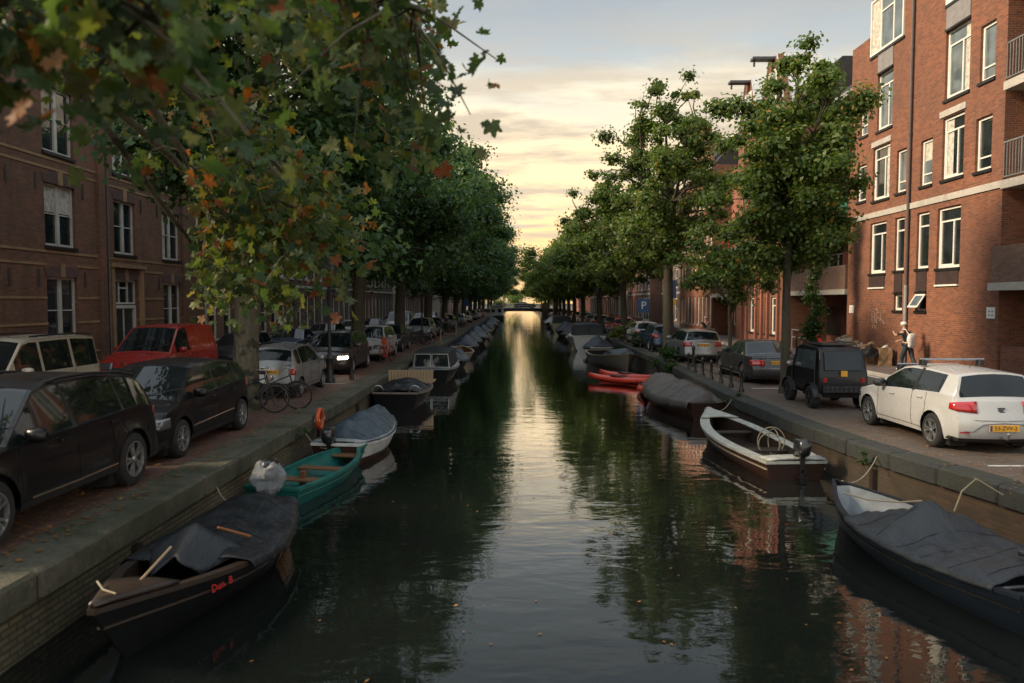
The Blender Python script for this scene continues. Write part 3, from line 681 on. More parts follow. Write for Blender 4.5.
def make_tree(name, label, H, tr, z0, rx, ry, n, size, leaf, seed, lean=(0, 0), ncl=70, clr=(.7, 1.3), bark_='bark', cz=None, shape=1.0, hollow=.35, loc=(0, 0, 0), group=None, flat=.62, fork=.33, ext=()):
    """trunk with limbs and a crown of clumps; H total height, z0 underside of the crown, rx/ry its radii"""
    rng = np.random.default_rng(seed); root = thing(name, label, 'tree', loc, 0, group)
    cz = (z0 + H) / 2 if cz is None else cz; hz = (H - z0) / 2
    C = []
    while len(C) < ncl:
        d = rng.normal(size=3); d /= np.linalg.norm(d); q = hollow + (1 - hollow) * rng.random() ** .5
        z = d[2] * q; wv = (1 - max(0, z) * (1 - 1 / shape) * .9) * (1 + .22 * rng.normal())
        C.append((lean[0] * (z + 1) / 2 + d[0] * q * rx * wv, lean[1] * (z + 1) / 2 + d[1] * q * ry * wv, (z0 + H) / 2 + z * hz * .93))
    C += list(ext); C = np.array(C); rad = rng.uniform(clr[0], clr[1], len(C)); rad[C[:, 2] > H - hz * .35] *= .75
    t = MB(); zf = H * fork; tx, ty = lean[0] * .15, lean[1] * .15
    t.tube([(0, 0, -.15), (0, 0, .08), (.02, 0, .35), (tx * .4, ty * .4, zf * .5), (tx, ty, zf), (lean[0] * .45, lean[1] * .45, H * .60), (lean[0] * .8, lean[1] * .8, H * .84)], [tr * 1.6, tr * 1.35, tr * 1.06, tr * .92, tr * .80, tr * .42, tr * .12], 12)
    limbs = []
    k = 7
    for i in range(k):
        a = 2 * math.pi * (i + rng.random() * .6) / k; zs_ = zf * (.82 + .5 * rng.random()); e = Vector((lean[0] * .5 + math.cos(a) * rx * .62, lean[1] * .5 + math.sin(a) * ry * .62, lerp(z0, H, .45 + .3 * rng.random())))
        s = Vector((tx * zs_ / zf, ty * zs_ / zf, zs_)); mid = lerp(s, e, .45) + Vector((0, 0, -.1)) + Vector((rng.normal() * .3, rng.normal() * .3, 0))
        pts = [s, lerp(s, mid, .5), mid, lerp(mid, e, .5) + Vector((rng.normal() * .2, rng.normal() * .2, .2)), e]
        t.tube(pts, [tr * .42, tr * .36, tr * .27, tr * .18, tr * .07], 7); limbs += pts[1:]
    limbs.append(Vector((lean[0] * .45, lean[1] * .45, H * .6))); limbs.append(Vector((lean[0] * .8, lean[1] * .8, H * .82)))
    for c in C:
        c = Vector(c); s = min(limbs, key=lambda q: (q - c).length + max(0, q.z - c.z) * 1.5)
        m_ = lerp(s, c, .5) + Vector((rng.normal() * .15, rng.normal() * .15, .15)); t.tube([s, m_, c], [tr * .13 + .01, tr * .09 + .008, .008], 5, cap=False)
    t.build('trunk', bark_, root, True, angle=80)
    V, F = leaves(rng, C, rad, n, size, flat); mesh_np('crown', V, F, leaf, root)
    return root
# ================================================================ THE SETTING
EDGE = [(-14, 11.0), (-6, 9.7), (5, 8.25), (8, 7.6), (10.5, 7.05), (12, 6.72), (14, 6.32), (17, 6.12), (22, 6.02), (28, 6.25), (35, 6.5), (60, 6.6), (150, 6.2), (420, 6.2)]
LE = -4.75
def strip(name, f0, f1, z, mat, D0=-14, D1=420, step=3.0, kind='structure'):
    m = MB(); ds = sorted(set(list(np.arange(D0, min(60, D1), 1.0)) + list(np.arange(60, D1 + .1, 20.0)) + [D1]))
    m.grid([[Vector((f0(d), d, z)), Vector((f1(d), d, z))] for d in ds])
    o = m.build(name, mat); o['kind'] = kind; return o
g = MB(); g.grid([[Vector((x, y, -2.4)) for x in (-1500, 1500)] for y in (-300, 2500)]); g.build('ground', 'mud')['kind'] = 'structure'
re_ = lambda d: pl(EDGE, d)
strip('canal_water', lambda d: LE - .12, lambda d: re_(d) + .12, WL, 'canal_water', -14, 420)
# streets: parking strip of clinker, lane, kerb, pavement
strip('street', lambda d: -13.0, lambda d: LE - .62, 0, 'clinker'); strip('pavement', lambda d: -90, lambda d: -12.75, .12, 'pavement_slab')
strip('street', lambda d: re_(d) + .42, lambda d: 9.75, 0, 'clinker_grey', 4); strip('street', lambda d: max(9.75, re_(d) + .42) - (0 if d > 4 else 0), lambda d: 13.0, 0, 'asphalt'); strip('pavement', lambda d: 12.95, lambda d: 90, .12, 'pavement_slab')
strip('street_gutter', lambda d: 9.66, lambda d: 9.86, .004, 'band_stone', 6)
for nm, x in (('kerb', -12.8), ('kerb', 12.9)):
    m = MB()
    for d in np.arange(-10, 200, 2.0): m.bev((x, d + .995, .055), (.16, 1.985, .15), .015)
    m.build(nm, 'concrete')['kind'] = 'structure'
def line(name, x0, x1, d0, d1, z=.006): m = MB(); m.box(((x0 + x1) / 2, (d0 + d1) / 2, z), (x1 - x0, d1 - d0, .004)); m.build(name, 'line_white')['kind'] = 'structure'
line('road_marking', 12.55, 12.67, 10, 38)
line('road_marking', 7.6, 9.5, 12.05, 12.13); line('road_marking', 7.9, 9.6, 11.2, 11.27)
line('road_marking', 7.2, 9.5, 23.0, 23.1)
line('road_marking', -7.7, -5.6, 24.2, 24.3); line('road_marking', -7.9, -6.1, 22.9, 23.0); line('road_marking', -7.9, -7.8, 18, 27)
# quay walls with their coping
def quay(label, xf, side, mat, cop, ww, seed, D0, dz=0):
    rnd = random.Random(seed); root = thing('quay_wall', label, 'quay wall', (0, 0, 0))
    m = MB(); ds = list(np.arange(D0, 60, 1.0)) + list(np.arange(60, 421, 20))
    rows = [[Vector((xf(d) + side * .05, d, z)) for z in (-2.3, -.5, -.2 )] for d in ds]; m.grid(rows, flip=side > 0)
    m.grid([[r[2], r[2] + Vector((side * .3, 0, 0))] for r in rows])
    for d in np.arange(D0 + 2, 70, 4.3):      # old timber fenders and iron rings on the brick
        x = xf(d); m.box((x + side * .02, d, -.62), (.10, .13, .5), 1)
    m.build('brickwork', [mat, 'wood_dark'], root)
    c = MB(); d = D0
    while d < 165:
        l = rnd.uniform(1.1, 1.6) if d < 60 else 5; j = rnd.uniform(-.014, .014); jz = rnd.uniform(-.012, .012) + dz
        x0, x1 = xf(d), xf(d + l); a = math.atan2(-(x1 - x0), l)
        c.bev(((x0 + x1) / 2 + side * (ww / 2 - .03) + j, d + l / 2, -.115 + jz), (ww + .04, math.hypot(l, x1 - x0) - .012, .29), .035, rz=a); d += l
    c.build('coping', cop, root, True, angle=25)
    return root
quay('olive stained brick quay wall with broad grey coping under the dark suv', lambda d: LE, -1, 'quay_brick', 'coping_stone', .70, 3, -10)
quay('curving dark quay wall of brown brick beside the white hatchback', re_, 1, 'quay_brick_right', 'coping_dark', .46, 5, -10)
# ---------------------------------------------------------------- buildings
def house(name, label, s, W, D0, ln, H, ops, mat, group=None, depth=9, top=None, roof='slate', z0=.0, cat='building'):
    """s=-1 left bank, 1 right bank. ops: (u, z, w, h) openings. Local u runs away from the camera, out towards the canal."""
    root = thing(name, label, cat, (s * W, D0, 0), 0, group)
    P = lambda u, z, o: Vector((-s * o, u, z)); m = MB()
    us = sorted(set([0, ln] + [round(q, 3) for o in ops for q in (o[0], o[0] + o[2])])); zs_ = sorted(set([z0, H] + [round(q, 3) for o in ops for q in (o[1], o[1] + o[3])]))
    def inside(u, z): return any(o[0] < u < o[0] + o[2] and o[1] < z < o[1] + o[3] for o in ops)
    for a, b in zip(us, us[1:]):
        for c, d in zip(zs_, zs_[1:]):
            if not inside((a + b) / 2, (c + d) / 2): m.add([P(a, c, 0), P(b, c, 0), P(b, d, 0), P(a, d, 0)], [(0, 1, 2, 3) if s < 0 else (3, 2, 1, 0)])
    for u, z, w_, h in ops:
        q = [(u, z), (u + w_, z), (u + w_, z + h), (u, z + h)]
        for (a, b), (c, d) in zip(q, q[1:] + q[:1]): m.add([P(a, b, 0), P(c, d, 0), P(c, d, -.22), P(a, b, -.22)], [(0, 1, 2, 3)])
    m.add([P(0, z0, 0), P(0, H, 0), P(0, H, -depth), P(0, z0, -depth)], [(0, 1, 2, 3)]); m.add([P(ln, z0, 0), P(ln, H, 0), P(ln, H, -depth), P(ln, z0, -depth)], [(3, 2, 1, 0)])
    m.add([P(0, z0, -depth), P(ln, z0, -depth), P(ln, H, -depth), P(0, H, -depth)], [(0, 1, 2, 3)])
    if top: m.add([P(u, z, 0) for u, z in top] + [P(u, z, -.35) for u, z in top], [tuple(range(len(top))), tuple(range(2 * len(top) - 1, len(top) - 1, -1))] + [(i, (i + 1) % len(top), len(top) + (i + 1) % len(top), len(top) + i) for i in range(len(top))])
    m.build('wall', mat, root)
    if roof:
        r = MB(); rh = 2.2 if not top else 3.0
        r.add([P(0, H, -.02), P(ln, H, -.02), P(ln, H + rh, -2.6), P(0, H + rh, -2.6), P(ln, H + rh, -depth + 2.6), P(0, H + rh, -depth + 2.6), P(ln, H, -depth), P(0, H, -depth)], [(0, 1, 2, 3), (3, 2, 4, 5), (5, 4, 6, 7), (0, 3, 5, 7), (1, 6, 4, 2)]); r.build('roof', roof, root)
    return root, P
def window(root, P, u, z, w_, h, style='two', fm='frame_white', gm='window_glass', sill='iron_black', fd=-.09, ft=.075, curtain=0, lod=0):
    f = MB(); ax = lambda a, b, c, d, o0=fd, o1=fd - .07: f.add([P(*q) for q in ((a, c, o0), (b, c, o0), (b, d, o0), (a, d, o0), (a, c, o1), (b, c, o1), (b, d, o1), (a, d, o1))], [(0, 1, 2, 3), (7, 6, 5, 4), (0, 4, 5, 1), (1, 5, 6, 2), (2, 6, 7, 3), (3, 7, 4, 0)])
    e = .004
    ax(u + e, u + w_ - e, z + e, z + ft); ax(u + e, u + w_ - e, z + h - ft, z + h - e); ax(u + e, u + ft, z + ft, z + h - ft); ax(u + w_ - ft, u + w_ - e, z + ft, z + h - ft)
    i0, i1, j0, j1 = u + ft, u + w_ - ft, z + ft, z + h - ft; b = fd - .012; c_ = fd - .055
    if style == 'two': ax(u + w_ / 2 - ft * .9, u + w_ / 2 + ft * .9, j0, j1, fd + .01, fd - .06); 
    if style == 'two' and not lod:
        for a0, a1 in ((i0, u + w_ / 2 - ft * .9), (u + w_ / 2 + ft * .9, i1)): ax(a0, a1, lerp(j0, j1, .52) - .018, lerp(j0, j1, .52) + .018, b, c_)
    if style in ('trans', 'transdoor', 'slim'):
        zt = lerp(j0, j1, .80 if style != 'slim' else .78); ax(i0, i1, zt - .03, zt + .03, b, c_)
        if style != 'slim':
            um = lerp(i0, i1, .38); ax(um - .035, um + .035, j0, zt - .03, b, c_)
            ax(um + .035, i1, j0, j0 + .05, b, c_); ax(i1 - .045, i1, j0 + .05, zt - .03, b, c_)
    if style == 'three':
        for q in (.27, .68): ax(lerp(i0, i1, q) - .04, lerp(i0, i1, q) + .04, j0, j1, b, c_)
        ax(lerp(i0, i1, .27) + .04, lerp(i0, i1, .68) - .04, lerp(j0, j1, .7) - .03, lerp(j0, j1, .7) + .03, b, c_)
    if style == 'low': ax(i0, i1, lerp(j0, j1, .22) - .025, lerp(j0, j1, .22) + .025, b, c_)
    if style == 'sash': ax(i0, i1, lerp(j0, j1, .5) - .03, lerp(j0, j1, .5) + .03, b, c_)
    o = f.build('window', fm, root)
    g_ = MB(); g_.add([P(i0, j0, fd - .05), P(i1, j0, fd - .05), P(i1, j1, fd - .05), P(i0, j1, fd - .05)], [(0, 1, 2, 3)]); g_.build('pane', gm, o)
    if curtain:
        k = MB(); r0, r1 = (i0, lerp(i0, i1, .3)) if curtain == 1 else (lerp(i0, i1, .66), i1) if curtain == 2 else (i0, i1)
        zc = j0 if curtain < 3 else lerp(j0, j1, .55); n_ = 12
        k.grid([[P(lerp(r0, r1, q / n_), zz, fd - .046 + .0015 * (q % 2)) for q in range(n_ + 1)] for zz in (zc, j1)]); k.build('curtain', 'curtain', o)
    if sill:
        q = MB(); vs = [P(a, c, o_) for o_ in (.06, -.20) for a, c in ((u - .05, z - .10), (u + w_ + .05, z - .10), (u + w_ + .05, z - .003), (u - .05, z - .003))]
        q.add(vs, [(0, 1, 2, 3), (7, 6, 5, 4), (0, 4, 5, 1), (1, 5, 6, 2), (2, 6, 7, 3), (3, 7, 4, 0)]); q.build('window_sill', sill, o)
    return o
def pbox(m, P, u0, u1, z0, z1, o0, o1, mi=0):
    vs = [P(a, c, o_) for o_ in (o1, o0) for a, c in ((u0, z0), (u1, z0), (u1, z1), (u0, z1))]
    m.add(vs, [(0, 1, 2, 3), (7, 6, 5, 4), (0, 4, 5, 1), (1, 5, 6, 2), (2, 6, 7, 3), (3, 7, 4, 0)], mi); return m
# --- left bank, near: dark brown brick block with stone bands, tall two-light windows and an arched doorway
D0 = 12.0; ops = []; spec = []
for fl, (z, h) in enumerate(((1.25, 2.2), (4.4, 1.95), (7.3, 2.05), (10.2, 1.8))):
    for k, c in enumerate((16.4, 20.1, 23.85, 27.75, 31.45)):
        w_ = 1.6 if k != 3 else 1.5
        if fl == 0 and k in (3, 0): ops.append((c - .8 - D0, .12, 1.6, 3.35)); spec.append(('door',))
        else: ops.append((c - w_ / 2 - D0, z, w_, h)); spec.append(('win', (k + fl) % 4))
root, P = house('brick_house', 'long dark brown brick house with thin stone bands behind the red van', -1, 14.5, D0, 22.7, 13.2, ops, 'brick_dark')
for o, sp_ in zip(ops, spec):
    if sp_[0] == 'door':
        u, z, w_, h = o; f = window(root, P, u, z + 2.45, w_, h - 2.45, 'three', 'frame_dull', sill=None); f.name = 'fanlight'
        d = MB(); pbox(d, P, u + .02, u + .12, z, z + 2.42, -.2, -.06, 1); pbox(d, P, u + w_ - .12, u + w_ - .02, z, z + 2.42, -.2, -.06, 1); pbox(d, P, u + .12, u + w_ - .12, z + 2.3, z + 2.42, -.2, -.08, 1)
        pbox(d, P, u + .12, u + w_ / 2 - .03, z, z + 2.3, -.2, -.15); pbox(d, P, u + w_ / 2 + .03, u + w_ - .12, z, z + 2.3, -.2, -.15); pbox(d, P, u + w_ / 2 - .03, u + w_ / 2 + .03, z, z + 2.3, -.2, -.12, 1); d.build('door', ['door_dark', 'frame_dull'], root)
        d = MB(); pbox(d, P, u - .35, u - .12, .12, 3.9, .003, .10); pbox(d, P, u + w_ + .12, u + w_ + .35, .12, 3.9, .003, .10); pbox(d, P, u - .45, u + w_ + .45, 3.9, 4.05, .003, .16); d.build('door_surround', 'band_stone', root)
    else: window(root, P, *o, 'two', 'frame_dull', 'window_glass', curtain=(0, 1, 0, 3)[sp_[1]], ft=.085)
    u, z, w_, h = o
    l = MB(); k = 9; up = [P(u - .12 + (w_ + .24) * i / k, z + h + .24 + .10 * math.sin(math.pi * i / k), .018) for i in range(k + 1)]; dn = [P(u - .02 + (w_ + .04) * i / k, z + h - .005 + .0 * i, .018) for i in range(k + 1)]
    l.grid([dn, up]); l.grid([up, [q + P(0, 0, -.017) for q in up]]); l.build('lintel', 'brick_plum', root)
    l = MB(); pbox(l, P, u + w_ / 2 - .11, u + w_ / 2 + .11, z + h - .02, z + h + .42, .003, .05); l.build('keystone', 'band_stone', root)
b = MB()
for z in (.95, 1.95, 2.75, 3.78, 4.18, 6.75, 7.05, 9.75):
    cuts = sorted([(o[0], o[0] + o[2]) for o in ops if o[1] - .05 < z < o[1] + o[3] + .36 ]); a = 0
    for c0, c1 in cuts + [(22.7, 22.7)]:
        if c0 - a > .05: pbox(b, P, a, c0 - .003, z, z + .075, .002, .02)
        a = c1 + .003
b.build('string_course', 'band_stone', root)
b = MB()
for u in (14.1, 6.3, 20.6): pbox(b, P, u - .2, u + .2, .12, 12.7, .003, .11)
b.build('pilaster', 'brick_dark', root)
for o in ops:
    for du in (-.42, o[2] + .42):
        b = MB(); z = o[1] + o[3] * .9 + .15; b.tube([P(o[0] + du, z - .26, .035), P(o[0] + du, z + .26, .035)], .028, 5); b.build('wall_anchor', 'iron_black', root)
b = MB(); pbox(b, P, -.1, 22.8, 12.75, 13.0, .003, .22); pbox(b, P, -.15, 22.85, 13.0, 13.25, .003, .42); b.build('cornice', 'frame_dull', root)
b = MB(); b.tube([P(22.55, z, .10) for z in (.1, 6, 13.0)], .06, 8); [b.tube([P(22.55, z, .10), P(22.55, z + .12, .10)], .075, 8) for z in (2, 5, 8, 11)]; b.build('drainpipe', 'pipe_grey', root, True)
b = MB(); b.tube([P(14.1 + .35, z, .10) for z in (.1, 13)], .05, 8); b.build('drainpipe', 'pipe_dark', root, True)
# --- left bank, the row beyond
rnd = random.Random(11); d = 34.75; k = 0
desc = ['brown brick house with pale tall windows next to the grey downpipe', 'dark plum brick house with white window frames behind the lit headlamp', 'grey brown brick house with narrow white windows behind the white hybrid car', 'red brown brick house behind the white delivery van', 'plain grey brick house with green ground floor shutters', 'cream plastered house seen between the trunks of the left row', 'brown brick corner house close to the far bridge', 'dark brick house behind the far parked cars', 'pale house at the end of the left bank before the bridge', 'brick house beyond the far bridge on the left bank', 'last dark house of the left bank']
mats_ = ['brick_brown', 'brick_plum', 'brick_grey', 'brick_dark', 'brick_grey', 'plaster_cream', 'brick_brown', 'brick_dark', 'plaster_cream', 'brick_brown', 'brick_plum']
for k in range(11):
    ln = [10.8, 9, 10.8, 12.6, 9, 10.8, 12.6, 14.4, 14.4, 26, 34][k]; H = rnd.uniform(12, 15.5); ops = []; p = [1.8, 1.8, 1.8, 1.8, 1.8, 1.8, 2.1, 2.4, 2.4, 3.2, 4.2][k]; n_ = int(ln / p); w_ = .95 if k % 3 else 1.05
    if k > 6: w_ = p * .5
    for (z, h) in ((.9, 2.3), (4.2, 2.1), (7.3, 2.0), (10.2, 1.5)):
        if z + h > H - .6: continue
        for i in range(n_): ops.append(((i + .5) * ln / n_ - w_ / 2, z, w_, h))
    root, P = house('brick_house' if mats_[k] != 'plaster_cream' else 'plastered_house', desc[k], -1, 14.5 + (k % 2) * .06, d, ln - .02, H, ops, mats_[k], roof='roof_dark')
    for i, o in enumerate(ops): window(root, P, *o, 'sash', 'frame_white' if k != 4 else 'frame_dull', lod=1, sill='concrete' if k < 4 else None, curtain=(3 if (i * 7 + k) % 5 == 0 and k < 4 else 0), ft=.11)
    b = MB(); pbox(b, P, 0, ln - .02, H - .35, H, .003, .3); b.build('cornice', 'frame_dull', root); b = MB(); pbox(b, P, 0, ln - .02, 3.6, 3.75, .003, .06); b.build('string_course', 'frame_dull', root); d += ln
    if k == 3: d += .0
# --- right bank, near: orange brick apartment block
D0 = 23.6; u_ = lambda D: D - D0
B1 = [ # (Dnear, Dfar, z0, z1, style, gm, curtain)
 (25.75, 27.17, 3.85, 5.98, 'trans', 0), (27.7, 28.55, 3.9, 5.98, 'slim', 0), (29.45, 30.2, 3.9, 5.98, 'slim', 1), (30.9, 32.3, 3.85, 5.98, 'trans', 0),
 (27.75, 28.5, 2.33, 2.98, 'open', 0), (29.5, 30.15, 2.33, 2.98, 'plain', 0),
 (25.7, 27.0, 6.95, 9.1, 'trans', 2), (24.2, 25.05, 6.9, 8.62, 'low', 0), (27.62, 28.42, 6.95, 8.62, 'low', 3), (29.45, 30.2, 6.95, 8.62, 'low', 1), (30.75, 32.2, 6.9, 9.1, 'trans', 1), (32.8, 33.65, 7.05, 8.62, 'low', 0),
 (25.5, 26.95, 9.72, 12.1, 'trans', 1), (24.15, 24.95, 9.75, 11.55, 'low', 0), (30.65, 31.95, 9.75, 12.1, 'trans', 0), (32.75, 33.5, 9.85, 11.7, 'low', 0),
 (25.5, 26.95, 13.0, 15.3, 'trans', 0), (29.85, 32.6, 13.0, 15.3, 'three', 2)]
ops = [(u_(a), z0, b - a, z1 - z0) for a, b, z0, z1, *_ in B1]
pan = [(25.75, 27.17, 3.23, 3.85, 'panel_dark'), (30.9, 32.3, 3.23, 3.85, 'panel_dark'), (27.75, 28.5, 3.0, 3.88, 'panel_dark'), (29.5, 30.15, 3.0, 3.88, 'panel_dark'), (25.5, 26.95, 12.1, 13.0, 'panel_grey'), (30.65, 31.95, 12.1, 13.0, 'panel_grey')]
root, P = house('apartment_block', 'tall orange brick apartment block with white windows behind the white hatchback', 1, 15, D0, 10.8, 13.9, [(a, z, w_, min(h, 13.88 - z)) for a, z, w_, h in ops], 'brick_orange', top=[(0, 13.9), (9.0, 13.9), (9.0, 15.4), (7.4, 17.4), (0, 17.4)], roof=None)
# the top gable is cut by its two windows: glazed bands stand 30 mm proud of it
for (a, b, z0, z1, st, cu), o in zip(B1, ops):
    gm = 'window_pale' if z0 > 9 and (a < 25 or z0 > 12.9) or (z0 > 6.8 and int(a * 10) % 3 == 0) else 'window_glass'  # some upper panes get a paler colour in place of reflected sky
    if st == 'open':
        q = window(root, P, o[0], o[1], o[2], o[3], 'plain', 'frame_white', sill='iron_black'); q.name = 'window'
        f = MB(); t_ = R(32)
        for i, (a0, a1, b0, b1) in enumerate(((0, 1, 0, .12), (0, 1, .88, 1), (0, .1, .12, .88), (.9, 1, .12, .88))):
            pts = [P(lerp(o[0] + .03, o[0] + o[2] - .03, x), o[1] + .62 - .58 * (1 - y) * math.cos(t_), .0 + .58 * (1 - y) * math.sin(t_) + e) for e in (.03, 0) for x, y in ((a0, b0), (a1, b0), (a1, b1), (a0, b1))]
            f.add(pts, [(0, 1, 2, 3), (7, 6, 5, 4), (0, 4, 5, 1), (1, 5, 6, 2), (2, 6, 7, 3), (3, 7, 4, 0)])
        f.build('open_casement', 'frame_white', q)
        g_ = MB(); g_.add([P(lerp(o[0] + .03, o[0] + o[2] - .03, x), o[1] + .62 - .58 * (1 - y) * math.cos(t_), .015 + .58 * (1 - y) * math.sin(t_)) for x, y in ((.1, .12), (.9, .12), (.9, .88), (.1, .88))], [(0, 1, 2, 3)]); g_.build('pane', 'window_pale', q)
    else:
        fd = -.09 if z1 < 14 else .06
        window(root, P, *o, st, 'frame_white', gm, sill='iron_black', curtain=cu if cu else 0, fd=fd, ft=.095)
for a, b, z0, z1, mt in pan:
    q = MB(); pbox(q, P, u_(a) + .02, u_(b) - .02, z0 + (.0 if mt == 'panel_grey' else .05), z1 - .004, -.2 if mt == 'x' else .004, .03); pbox(q, P, u_(a), u_(b), z0 - .02, z0 + .04, .004, .07, 1)
    q.build('infill_panel', [mt, 'frame_white' if z0 < 3.3 and a in (25.75, 30.9) else 'iron_black'], root)
q = MB(); pbox(q, P, 0, 10.8, 6.2, 6.42, .003, .05); q.build('concrete_band', 'concrete', root)
for a, b in ((25.6, 27.15), (30.65, 32.3)): q = MB(); pbox(q, P, u_(a), u_(b), 9.14, 9.36, .003, .05); q.build('lintel', 'concrete', root)
q = MB(); q.tube([P(u_(29.07), z, .09) for z in (3.3, 8, 17.4)], .055, 8); [q.tube([P(u_(29.07), z, .09), P(u_(29.07), z + .1, .09)], .07, 8) for z in (5.8, 9.0, 12.2)]; q.build('drainpipe', 'pipe_dark', root, True)
q = MB(); q.tube([P(u_(29.07), z, .09) for z in (.12, 3.3)], .07, 10); q.build('pipe_sleeve', 'pipe_grey', root, True)
# electricity notice plates and the chalky scrawl on the brick
for (D_, z, w_, h) in ((33.9, 2.34, .42, .34), (23.95, 2.31, .42, .36)):
    q = MB(); pbox(q, P, u_(D_) - w_ / 2, u_(D_) + w_ / 2, z - h / 2, z + h / 2, .003, .02); o = q.build('notice_plate', 'sign_white', root)
    q = MB()
    for i in range(2):
        for j in range(2): pbox(q, P, u_(D_) - .13 + i * .16, u_(D_) - .05 + i * .16, z - .10 + j * .12, z - .05 + j * .12, .0205, .022)
    q.build('printed_marks', 'panel_grey', o)
def stroke(m, P, pts, r=.012): m.tube([P(a, b, .006) for a, b in pts], r, 4)
q = MB(); b0 = u_(30.75)
def G(px): return [(b0 + 1.2 - x * 1.1, 1.75 + y * .55) for x, y in px]
for px in ([(.0, .9), (.02, .1), (.22, .05), (.2, .9), (0, .9)], [(.02, .5), (.2, .52)], [(.55, .85), (.35, .8), (.3, .3), (.42, .05), (.58, .2), (.56, .48), (.42, .45)], [(.68, .95), (.66, .0)], [(.95, .98), (.67, .45), (.98, .0)], [(.05, -.05), (.1, -.35), (.25, -.3), (.2, -.1)], [(.32, -.15), (.35, -.4), (.5, -.3)], [(.1, 1.05), (.3, 1.15), (.5, .95)]): stroke(q, P, G(px))
q.build('graffiti', 'graffiti', root)
# recessed balcony bay at the near end of the block
def bay(root, P, u0, u1, dep, zs_par, zrail, H, mat, rail=True):
    q = MB(); pbox(q, P, u0, u1, .1, H, -dep - .2, -dep); pbox(q, P, u1 - .003, u1 + .2, .1, H, -dep, -.003) if False else None
    q.build('recess_wall', mat, root)
    for (z0, z1) in zs_par:
        q = MB(); pbox(q, P, u0, u1, z0, z1, .25, .45); pbox(q, P, u0, u0 + .2, z0, z1, -dep, .25); pbox(q, P, u1 - .2, u1, z0, z1, -dep, .25); o = q.build('balcony_parapet', 'brick_parapet', root)
        q = MB(); pbox(q, P, u0 - .05, u1 + .05, z0 - .22, z0 - .003, -dep, .52); q.build('balcony_slab', 'concrete', root)
    for z in zrail:
        q = MB(); pbox(q, P, u0, u1, z - .26, z, -dep, .12); q.build('balcony_slab', 'concrete', root)
        q = MB(); n_ = int((u1 - u0) / .13)
        q.tube([P(u0, z + 1.12, .06), P(u1, z + 1.12, .06)], .028, 6); q.tube([P(u0, z + .1, .06), P(u1, z + .1, .06)], .022, 6)
        for i in range(n_ + 1): q.tube([P(u0 + (u1 - u0) * i / n_, z + .1, .06), P(u0 + (u1 - u0) * i / n_, z + 1.12, .06)], .014 if i % 8 else .025, 4)
        q.build('balcony_railing', 'rail_grey', root)
root2, P2 = house('apartment_wing', 'shadowed balcony wing of dark red brick at the edge of the tall block', 1, 17.2, 12.0, 11.55, 17.4, [(8.4, .15, 1.3, 2.6), (5.5, 6.5, 1.8, 2.3), (5.5, 9.5, 1.8, 2.3), (5.5, 3.4, 1.8, 2.2)], 'brick_brown', roof=None)
for o in ((5.5, 6.5, 1.8, 2.3), (5.5, 9.5, 1.8, 2.3), (5.5, 3.4, 1.8, 2.2)): window(root2, P2, *o, 'trans', sill=None)
q = MB(); pbox(q, P2, 8.42, 9.68, .15, 2.72, -.2, -.12); q.build('door', 'door_dark', root2)
for z, par in ((9.4, 0), (6.4, 0), (12.4, 0), (3.25, 1)):
    if par:
        q = MB(); pbox(q, P2, 3.0, 11.35, z, z + 1.12, 2.25, 2.47); pbox(q, P2, 11.35, 11.57, z, z + 1.12, .003, 2.47); q.build('balcony_parapet', 'brick_parapet', root2); q = MB(); pbox(q, P2, 2.9, 11.62, z - .24, z - .003, .003, 2.55); q.build('balcony_slab', 'concrete', root2)
    else:
        q = MB(); pbox(q, P2, 2.9, 11.55, z - .26, z, .003, 2.3); q.build('balcony_slab', 'concrete', root2)
        q = MB(); n_ = 62; q.tube([P2(3.0, z + 1.15, 2.24), P2(11.5, z + 1.15, 2.24)], .03, 6); q.tube([P2(3.0, z + .1, 2.24), P2(11.5, z + .1, 2.24)], .022, 6)
        for i in range(n_ + 1): q.tube([P2(3.0 + 8.5 * i / n_, z + .1, 2.24), P2(3.0 + 8.5 * i / n_, z + 1.15, 2.24)], .014 if i % 8 else .028, 4)
        q.build('balcony_railing', 'rail_grey', root2)
q = MB(); pbox(q, P2, 8.0, 8.3, .12, 3.0, 1.3, 2.2); q.build('brick_pier', 'brick_orange', root2); q = MB(); pbox(q, P2, 9.9, 11.5, .12, 1.3, 1.9, 2.15); q.build('front_wall', 'brick_orange', root2)
# wicker chair back on the upper balcony, seen through the bars
t = thing('balcony_chair', 'woven tan chair standing behind the upper balcony bars', 'chair', (15.35, 22.6, 9.4))
q = MB(); q.box((0, 0, .45), (.5, .5, .06)); q.build('seat', 'wood_pale', t)
q = MB(); [q.box((-.22, y, .75), (.03, .03, .6)) for y in np.linspace(-.24, .24, 7)]; [q.box((-.225, 0, z), (.03, .5, .03)) for z in (.6, .75, .9, 1.05)]; q.build('backrest', 'wood_pale', t)
for a in (-.22, .22):
    for b in (-.22, .22): q = MB(); q.box((a, b, .21), (.04, .04, .42)); q.build('leg', 'wood_pale', t)
